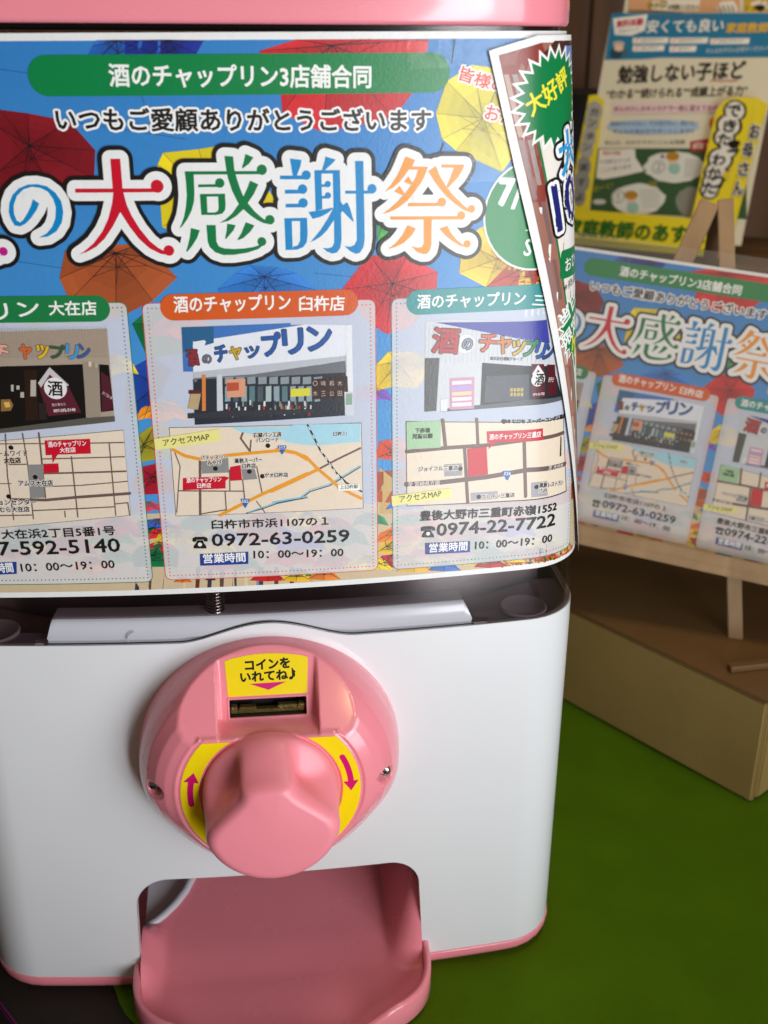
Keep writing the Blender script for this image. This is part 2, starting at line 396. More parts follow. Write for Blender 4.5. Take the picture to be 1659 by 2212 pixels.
shell('body_shell', [[(300, 8.5)]+[(70.5, 8.5)]+open_[::-1][1:-1]+[(-66.5, 8.5), (-300, 8.5)]+top], 0, -.0024, m_white, mach)
# pink foot strip, slightly rounded under
def ring(z, off, n=90):
    L = [plan(-.3+.6*k/n, z, off) for k in range(n+1)]; return [(a[0], a[1], z) for a in L]
def loft(name, rings, m, parent, cap=True):
    vs, fs = [], []; k = len(rings[0])
    for r in rings: vs += r
    for i in range(len(rings)-1):
        for j in range(k): fs.append((i*k+j, i*k+(j+1) % k, (i+1)*k+(j+1) % k, (i+1)*k+j))
    if cap: fs += [tuple(range(k-1, -1, -1)), tuple(range((len(rings)-1)*k, len(rings)*k))]
    return mesh(name, vs, fs, m, parent, smooth=True)
loft('foot_strip', [ring(.0005, -.0035), ring(.0012, -.0015), ring(.003, -.0002), ring(.0045, .0004), ring(.0078, .0006), ring(.0083, .0003), ring(.0083, -.004)], m_pink, mach)
# smoked window
notch = [(-96, 191.9), (-96, 194.2), (-90.8, 195.0), (-87.8, 204.0), (85.4, 204.4), (89.5, 195.8), (96, 194.4), (96, 191.9)]
shell('smoked_window', [[(-300, 191.9)]+notch+[(300, 191.9), (300, 429), (-300, 429)]], -.0004, -.0022, m_smoke, mach)
# lavender flap in the notch, with a rolled top edge going back
def flap():
    vs, fs = [], []; xs = [-90.6+k*2 for k in range(91)]
    prof = [(-.0018, 188.), (-.0018, 193.6), (-.0006, 194.6), (-.0008, 199.5), (-.0012, 201.6), (-.0022, 202.9), (-.004, 203.5), (-.011, 203.7)]
    for i, x in enumerate(xs):
        for off, z in prof:
            f_ = min(1, max(0, (z-194.8)/9)); xx = max(-90.6+f_*2.9, min(89.2-f_*3.9, x)); X, Y, n = plan(xx/1000, .2, off); vs.append((X, Y, z/1000))
    k = len(prof)
    for i in range(len(xs)-1):
        for j in range(k-1): fs.append((i*k+j, (i+1)*k+j, (i+1)*k+j+1, i*k+j+1))
    return mesh('front_flap', vs, fs, m_flap, mach, smooth=True)
flap()
tube('flap_seam', [(plan(x/1000, .2, -.0003)[0], plan(x/1000, .2, -.0003)[1], (hump(x)+.7)/1000) for x in range(-92, 92, 2)], .00032, m_dark, mach, 6)
arc = [((-54.5+2.6*cos(t))/1000, .0011, (194.4+3.4*sin(t))/1000) for t in [math.radians(200-k*18) for k in range(8)]]
tube('moulding_mark', arc, .00025, m_flap, mach, 6)
# inner floor and hopper seen through the window
vs, fs = [], []; N = 60
for k in range(N+1):
    s = -.17+.34*k/N
    for off, z in ((-.003, .1900), (-.014, .1900), (-.016, .1885), (-.05, .175)):
        X, Y, n = plan(s, .19, off); vs.append((X*(1 if off > -.02 else .8), Y, z))
for k in range(N):
    for j in range(3): fs.append((k*4+j, (k+1)*4+j, (k+1)*4+j+1, k*4+j+1))
mesh('inner_ledge', vs, fs, m_grey, mach, mi=[0 if i % 3 == 0 else 1 for i in range(len(fs))], smooth=False).data.materials.append(m_hopper)
box('hopper', (0, .14, .29), (.26, .17, .24), m_hopper, mach)
for x, y in ((.1150, .0195), (-.1150, .0195)):
    lathe('screw_boss', [(.0106, 0), (.0106, .0012), (.0101, .0019), (.0093, .0017), (.0080, .0008), (.001, .0006)], m_flap, mach, 40, (x, y, .1902))
tube('coil_spring', [(-.0205+.0036*cos(t*.5), .0075+.0036*sin(t*.5), .188+t*.000115) for t in range(0, 300)], .00058, m_steel, mach, 6)
# pink lid
loft('lid', [ring(.4291, -.004), ring(.4290, .0014), ring(.4295, .0024), ring(.4306, .0030), ring(.436, .0034), ring(.470, .0034), ring(.490, .001), ring(.500, -.006), ring(.502, -.02)], m_pink, mach)
box('lid_gap_shade', (0, .06, .4283), (.20, .10, .0012), m_dark, mach)  # dark plate standing in for the shade in the gap under the lid

# ---- dial
DZ = .1363
DP = [(0, 28.6), (28.9, 28.6), (29.3, 28.9), (29.8, 29.4), (37.6, 29.4), (38.3, 28.9), (38.9, 29.3), (39.6, 29.6), (40.6, 28.9), (44, 27.6), (48, 24.9), (52, 19.8), (54.5, 14.6), (56.2, 9.), (56.9, 4.5), (57.1, 2.), (57.1, 0)]
DP2 = [(0, 28.6), (28.9, 28.6), (29.3, 28.9), (29.8, 29.4), (37.6, 29.4), (38.3, 28.9), (38.9, 29.1), (39.6, 28.9), (40.6, 27.8), (44, 23.6), (48, 18.4), (52, 12.2), (54.5, 7.8), (56.2, 4.4), (56.9, 2.6), (57.1, 1.4), (57.1, 0)]
def interp(P, r):
    for (a, x), (b, y) in zip(P, P[1:]):
        if r <= b: return x+(y-x)*(r-a)/(b-a)
    return P[-1][1]
def sst(a, b, x): t = max(0, min(1, (x-a)/(b-a))); return t*t*(3-2*t)
def dialh(x, z):
    r = math.hypot(x, z); lw = max(0, min(1, (-z-4)/28)); lw = lw*lw*(3-2*lw); h = interp(DP, r)*(1-lw)+interp(DP2, r)*lw
    pl = 29.4-(z-24.5)*.72
    if z > 20:                              # flat sloping cut across the upper half
        k = 1.2; d = max(0, min(1, .5+.5*(h-pl)/k)); hm = h+(pl-h)*d-k*d*(1-d)*.5
        wt = max(sst(38.7, 40.0, r), sst(26.4, 27.8, z)); h += (hm-h)*wt
    # recessed coin panel
    wx = sst(20.9, 19.7, abs(x)); 
    tg = 17.2-.367*(z-29.5); lo = sst(25.9, 28.5, z)
    if z > 26 and z < 55: h += (min(h, tg)-h)*wx*lo
    # screw wells
    for sx in (-48.6, 48.6):
        d = math.hypot(x-sx, z*1.0)
        if d < 4.2: fl = 19.5; h = h+(min(h, fl)-h)*sst(4.0, 2.9, d)
    return max(h, 0)
def build_dial():
    R = sorted(set([x*.5 for x in range(50, 115)]+[10, 20, 27, 28.9, 29.3, 29.8, 37.6, 38.0, 38.3, 38.6, 38.9, 39.3, 57.1]+[56.2, 56.7, 56.9, 57.05])); R = [r for r in R if r <= 57.1]
    NA = 720; vs = [(0, -dialh(0, 0)/1000, DZ)]; fs = []; mi = []
    for r in R:
        for k in range(NA):
            t = 2*pi*k/NA; x, z = r*cos(t), r*sin(t)
            h = 0 if r == R[-1] else dialh(x, z); y0 = CV*(x/1000)**2 if r > 56 else 0
            vs.append((x/1000, -h/1000+y0, DZ+z/1000))
    for i in range(len(R)-1):
        for k in range(NA):
            a, b = 1+i*NA+k, 1+i*NA+(k+1) % NA; f = (a, b, b+NA, a+NA); c = [sum(vs[j][q] for j in f)/4 for q in (0, 1, 2)]
            X, Z = c[0]*1000, (c[2]-DZ)*1000
            if abs(X) < 16.1 and 28.8 < Z < 36.3: continue
            fs.append(f); mi.append(0)
    for k in range(NA): fs.append((0, 1+(k+1) % NA, 1+k)); mi.append(0)
    o = mesh('coin_dial', vs, [tuple(reversed(f)) for f in fs], [m_pink, m_dark], mach, mi, smooth=True)
    return o
dial = build_dial()
def ondial(x, y, h):
    e = .35; a = dialh(x, y); n = Vector(((dialh(x-e, y)-dialh(x+e, y))/(2*e), -1, (dialh(x, y-e)-dialh(x, y+e))/(2*e))).normalized()
    return (x/1000, -(a+h+.12)/1000, DZ+y/1000), tuple(n)
gx = [k*1.5 for k in range(-40, 41)]
def slot():
    def rr(w, z0, z1, r, n=6):
        P = []
        for cx, cz, q in ((w-r, z1-r, 0), (-w+r, z1-r, 1), (-w+r, z0+r, 2), (w-r, z0+r, 3)):
            for k in range(n+1): a_ = (q+k/n)*pi/2; P.append((cx+r*cos(a_), cz+r*sin(a_)))
        return P
    outer, inner = rr(16.9, 28.2, 37.0, .5), rr(15.9, 29.0, 36.2, .4)
    def D(P):
        o = []
        for i in range(len(P)):
            p, q = P[i], P[(i+1) % len(P)]; n = 12
            o += [(p[0]+(q[0]-p[0])*k/n, p[1]+(q[1]-p[1])*k/n) for k in range(n)]
        return o
    A, B = D(outer), D(inner); n = len(A); vs = []; fs = []
    for P, e in ((A, -.3), (A, .12), (B, .18), (B, -.4)):
        for x, z in P: vs.append((x/1000, -(dialh(x, z)+e)/1000, DZ+z/1000))
    for x, z in B: vs.append((x/1000, -.0078, DZ+z/1000-.001))
    for i in range(4):
        for k in range(n): fs.append((i*n+k, i*n+(k+1) % n, (i+1)*n+(k+1) % n, (i+1)*n+k))
    fs.append(tuple(range(4*n, 5*n)))
    mesh('coin_slot', vs, fs, [m_pink, m_dark], dial, [1 if i >= 3*n else 0 for i in range(len(fs))])
slot()
a = Art(.03)
pts = [(-16.4, 37.9), (-15.9, 37.5), (15.9, 37.5), (16.4, 37.9), (17.2, 51.6)]+[(17.2-34.4*k/12, 52.0+1.9*sin(pi*k/12)) for k in range(1, 12)]+[(-17.2, 51.6)]
a.poly(pts, 'f7da08', 1); a.text('コインを', (-8.7, 47.6), (9.6, 47.9), 3.9, '14120c', 3, .07); a.text('いれてね', (-10.8, 43.1), (8.6, 43.4), 3.7, '14120c', 3, .07); a.text('♪', (9.3, 43.2), (12.0, 43.3), 4.3, '14120c', 3, .04)
a.poly([(-7.4, 42.2), (7.9, 42.4), (0.4, 39.5)], 'd81a78', 2)
a.build('coin_sticker', ondial, m_sticker, dial, gx, gx)
def sector(sgn):
    a = Art(.03); P = []
    ro, ri, zt = 37.4, 29.9, 25.6
    t0 = math.asin(zt/ro); t1 = math.asin(zt/ri)
    P += [(ro*cos(t0+(-.85-t0)*k/20), ro*sin(t0+(-.85-t0)*k/20)) for k in range(21)]
    P += [(ri*cos(-.8+(t1+.8)*k/20), ri*sin(-.8+(t1+.8)*k/20)) for k in range(21)]
    a.poly([(sgn*x, z) for x, z in P], 'f7da08', 1)
    rm = 33.4; A0, A1 = (27, 5) if sgn > 0 else (-7, 12)
    B = []
    for k in range(9): t = math.radians(A0+(A1-A0)*k/8); B.append(((rm+1.25)*cos(t), (rm+1.25)*sin(t)))
    for k in range(9): t = math.radians(A1+(A0-A1)*k/8); B.append(((rm-1.25)*cos(t), (rm-1.25)*sin(t)))
    a.poly([(sgn*x, z) for x, z in B], 'd2106c', 2)
    d = -1 if A1 < A0 else 1; t = math.radians(A1); tt = math.radians(A1+d*8.5)
    a.poly([(sgn*(rm+3.2)*cos(t), (rm+3.2)*sin(t)), (sgn*(rm-3.2)*cos(t), (rm-3.2)*sin(t)), (sgn*rm*cos(tt), rm*sin(tt))], 'd2106c', 2)
    t = math.radians(A0); a.disc((sgn*rm*cos(t), rm*sin(t)), 1.25, 'd2106c', 2)
    o = a.build('arrow_sticker', ondial, m_sticker, dial, gx, gx); return o
sector(1)['label'] = 'yellow sticker with arrow pointing down'; sector(-1)['label'] = 'yellow sticker with arrow pointing up'
# brass coin mechanism in the slot
bm = bmesh.new()
for x0, x1, z0, z1, y in ((-15.6, 15.6, 28.6, 30.3, -.0125), (-15.6, -12.8, 28.8, 32.2, -.0128), (12.6, 15.6, 28.8, 32.4, -.0128), (-12, -5, 28.6, 31.2, -.0118), (4, 12.4, 28.6, 31.4, -.0118)):
    r = bmesh.ops.create_cube(bm, size=1)
    for v in r['verts']: v.co = Vector(((x0+x1)/2000+v.co.x*(x1-x0)/1000, y+v.co.y*.003, DZ+(z0+z1)/2000+v.co.z*(z1-z0)/1000))
bmesh.ops.bevel(bm, geom=bm.edges[:], offset=.0003, segments=2, affect='EDGES')
bmesh.ops.subdivide_edges(bm, edges=bm.edges[:], cuts=1)
me = bpy.data.meshes.new('coin_gate'); bm.to_mesh(me); bm.free(); link('coin_gate', me, m_brass, dial)
box('coin_shutter', (0, -.0092, DZ+.0352), (.0312, .0012, .0034), m_grey, dial, Matrix.Rotation(-.5, 3, 'X'), .0004)
RX = Matrix.Rotation(pi/2, 3, 'X')
for sx in (-48.6, 48.6):
    c = (sx/1000, -.0196, DZ)
    lathe('screw', [(.0026, 0), (.0026, .0006), (.0022, .0013), (.0014, .0017), (.0006, .0018)], m_steel, dial, 24, c, RX)
    for q in range(2):
        box('screw_slot', (c[0], c[1]-.0017, c[2]), (.0024, .0006, .0005), m_dark, dial, Matrix.Rotation(q*pi/2+.5, 3, 'Y'), 0)
# ---- knob
def knob():
    r = 28.4; tw = 10.7; n1, n2, n3 = 30, 30, 14
    at_ = pi-math.asin(tw/r)
    def prof(c, b1, b2, b3):
        ac = math.atan2(c[0], -c[1]); H, Q = [], []
        for k in range(n1): t = ac*k/n1; H.append((r*sin(t), -r*cos(t)))
        for k in range(n2):
            if k < n2-6: t = k/(n2-7); H.append(tuple((1-t)**3*c[i]+3*t*(1-t)**2*b1[i]+3*t*t*(1-t)*b2[i]+t**3*b3[i] for i in (0, 1)))
            else: u = (k-n2+7)/6.5; H.append((tw, b3[1]+(math.sqrt(r*r-tw*tw)-b3[1])*u))
        for k in range(n3): t = at_+(pi-at_)*k/n3; H.append((r*sin(t), -r*cos(t)))
        H.append((0, r)); return H+[(-x, z) for x, z in H[-2:0:-1]]
    def cyl():
        H = []; ac = math.atan2(26.6, -9.8)
        for k in range(n1): t = ac*k/n1; H.append((r*sin(t), -r*cos(t)))
        for k in range(n2): t = ac+(at_-ac)*k/n2; H.append((r*sin(t), -r*cos(t)))
        for k in range(n3): t = at_+(pi-at_)*k/n3; H.append((r*sin(t), -r*cos(t)))
        H.append((0, r)); return H+[(-x, z) for x, z in H[-2:0:-1]]
    C0 = cyl(); S1 = prof((26.6, 9.8), (20, 8.6), (11.8, 9.0), (tw, 15.5)); S2 = prof((28.0, -5.4), (24.2, 3.4), (17.0, 12.2), (tw+1.6, 19.5)); n = len(C0)
    def smooth(P, it):
        for _ in range(it): P = [((P[i-1][0]+2*P[i][0]+P[(i+1) % n][0])/4, (P[i-1][1]+2*P[i][1]+P[(i+1) % n][1])/4) for i in range(n)]
        return P
    def even(P):
        L = [0.]
        for i in range(n): L.append(L[-1]+math.hypot(P[(i+1) % n][0]-P[i][0], P[(i+1) % n][1]-P[i][1]))
        o = []; j = 0
        for k in range(n):
            d = L[-1]*k/n
            while L[j+1] < d: j += 1
            f = (d-L[j])/max(1e-9, L[j+1]-L[j]); p, q = P[j], P[(j+1) % n]; o.append((p[0]+(q[0]-p[0])*f, p[1]+(q[1]-p[1])*f))
        return o
    def inset(P, d):
        o = []
        for i in range(n):
            tx, tz = P[(i+1) % n][0]-P[i-1][0], P[(i+1) % n][1]-P[i-1][1]; l = math.hypot(tx, tz) or 1; o.append((P[i][0]-tz/l*d, P[i][1]+tx/l*d))
        return o
    S1, S2 = smooth(S1, 9), smooth(S2, 9)
    ct = Matrix.Rotation(math.radians(4.2), 2); rings = []
    def put(P, y):
        R = []
        for x, z in P:
            z2 = z*(1-.34*sst(29, 52, y)) if z > 0 else z; v = ct @ Vector((x, z2)); R.append((v.x/1000, -y/1000, DZ+v.y/1000-.0002))
        rings.append(R)
    mix = lambda P, Q, w_: [(a[0]+(b[0]-a[0])*w_, a[1]+(b[1]-a[1])*w_) for a, b in zip(P, Q)]
    YF, rf = 52.6, 5.2
    def at(y): return mix(mix(C0, S1, sst(30, 37.5, y)), S2, sst(33, 50, y)*.98)
    for y in (27.5, 30, 30.8, 31.6, 32.4, 33.2, 34, 35, 36, 37.2, 38.6, 40, 41.5, 43, 44.5, 44.8, 46.1, YF-rf): put(even(smooth(at(y), 1)), y)
    P = even(smooth(at(YF-rf), 2)); rings[-1] = rings[-1]
    P = even(smooth(at(YF-rf), 1)); rings.pop(); put(P, YF-rf); done = 0.
    for k in range(1, 11):
        t = pi/2*k/10; goal = rf*(1-cos(t))
        m_ = max(1, int((goal-done)/.35))
        for _ in range(m_): P = even(smooth(inset(P, (goal-done)/m_), 1))
        done = goal; put(P, YF-rf+rf*sin(t))
    for k in range(1, 9):
        s_ = 1-k/8.2; put([(x*s_, (z+3)*s_-3) for x, z in P], YF+.9*(1-s_*s_))
    vs = [v for R in rings for v in R]; fs = []
    for i in range(len(rings)-1):
        for j in range(n): fs.append((i*n+j, (i+1)*n+j, (i+1)*n+(j+1) % n, i*n+(j+1) % n))
    fs.append(tuple(range((len(rings)-1)*n, len(rings)*n))[::-1])
    return mesh('turning_knob', vs, [tuple(reversed(f)) for f in fs], m_pinkknob, mach, smooth=True)
knob()
# ---- tray
def sup(t, a, b, e): c, s = cos(t), sin(t); return (a*math.copysign(abs(c)**(2/e), c), -b*abs(s)**(2/e))
def tray():
    rows = []; n = 120
    for k in range(n+1):
        t = pi*k/n; xi, yi = sup(t, 67.8, 39, 2.9); xo, yo = sup(t, 71.2, 42.4, 2.9); cx = 1.9
        fr = sst(52, 30, abs((xi))); zt = 17-1.5*sst(0, 20, -yi)-7.5*fr
        xm, ym = (xi+xo)/2, (yi+yo)/2
        prof = [(xi*.93, yi*.86, 3.0), (xi*.975, yi*.95, 4.6), (xi, yi, 8 if zt > 9.5 else zt-2.2), (xi, yi, zt-1.2), (xi+(xm-xi)*.35, yi+(ym-yi)*.35, zt-.25), (xm, ym, zt), (xo+(xm-xo)*.35, yo+(ym-yo)*.35, zt-.3), (xo, yo, zt-1.3), (xo, yo, 3.), (xo*.985, yo*.98, .8)]
        rows.append([((x+cx)/1000, (y if k not in (0, n) else 3.)/1000, z/1000) for x, y, z in prof])
    vs = [v for r in rows for v in r]; k = len(rows[0]); fs = []
    for i in range(n):
        for j in range(k-1): fs.append((i*k+j, i*k+j+1, (i+1)*k+j+1, (i+1)*k+j))
    fs += [tuple(range(k)), tuple(range(n*k, n*k+k))[::-1]]
    o = mesh('dispensing_tray', vs, fs, m_pink, mach, smooth=True)
    # scooped chute floor rising backwards, with its left side cut away in a curve
    CUT = [(-66.2, 3), (-66, 21), (-64.8, 24.4), (-62.6, 26.5), (-59.3, 28.6), (-55.5, 31.8), (-50.5, 36.9), (-46, 43.2), (-42.6, 50.6), (-40.4, 56), (-37, 66), (-35, 92)]
    def xl(y):
        for (a_, ya), (b_, yb) in zip(CUT, CUT[1:]):
            if y <= yb: return a_+(b_-a_)*max(0, (y-ya))/(yb-ya)
        return -35
    vs, fs = [], []; NX, NY = 70, 80
    for j in range(NY+1):
        y = -38+j*(130/NY); hw = 67.6*(max(0, 1-(abs(y)/39)**2.9))**(1/2.9) if y < 0 else 67.6
        x0 = 1.9-hw if y < 3 else xl(y); x1 = 1.9+hw
        for i in range(NX+1):
            x = x0+(x1-x0)*i/NX
            q = (x-1.9)/67.6; dr = sst(.74, 1., q); dl = sst(.84, 1., -q)*sst(30, 14, y)
            z = 3.4+7.0*sst(-42, 16, y)+.31*max(0, y+6)**2/(max(0, y+6)+16)+dr*(2+34*sst(-8, 14, y))+dl*(3+8*sst(-14, 0, y))
            vs.append((x/1000, y/1000, z/1000))
    for j in range(NY):
        for i in range(NX): fs.append((j*(NX+1)+i, j*(NX+1)+i+1, (j+1)*(NX+1)+i+1, (j+1)*(NX+1)+i))
    c = mesh('capsule_chute', vs, fs, m_pink, mach, smooth=True)
    P = [(-67, 3, 9), (-67, 95, 32), (-28, 95, 32), (-28, 3, 9)]
    mesh('inner_partition', [(x/1000, y/1000, (z-3.4)/1000) for x, y, z in P]+[(x/1000, y/1000, (z-5)/1000) for x, y, z in P], [(3, 2, 1, 0), (4, 5, 6, 7), (0, 1, 5, 4), (1, 2, 6, 5), (2, 3, 7, 6), (3, 0, 4, 7)], mat('pale_partition_plastic', (.76, .75, .84), .4), mach)
    tube('chute_rim', [((x-1.2)/1000, y/1000, (9.0+.30*y)/1000) for x, y in CUT[2:]], .0022, m_flap, mach, 8)
    return o
tray()
bm = bmesh.new(); r = bmesh.ops.create_cube(bm, size=1)
for v in bm.verts: v.co = Vector((v.co.x*.254, v.co.y*.15+.103, v.co.z*.17+.0925))
bmesh.ops.delete(bm, geom=[f for f in bm.faces if f.normal.y < -.5], context='FACES_ONLY'); bmesh.ops.reverse_faces(bm, faces=bm.faces)
me = bpy.data.meshes.new('inner_housing'); bm.to_mesh(me); bm.free(); link('inner_housing', me, mat('pale_inner_plastic', (.74, .74, .84), .5), mach)

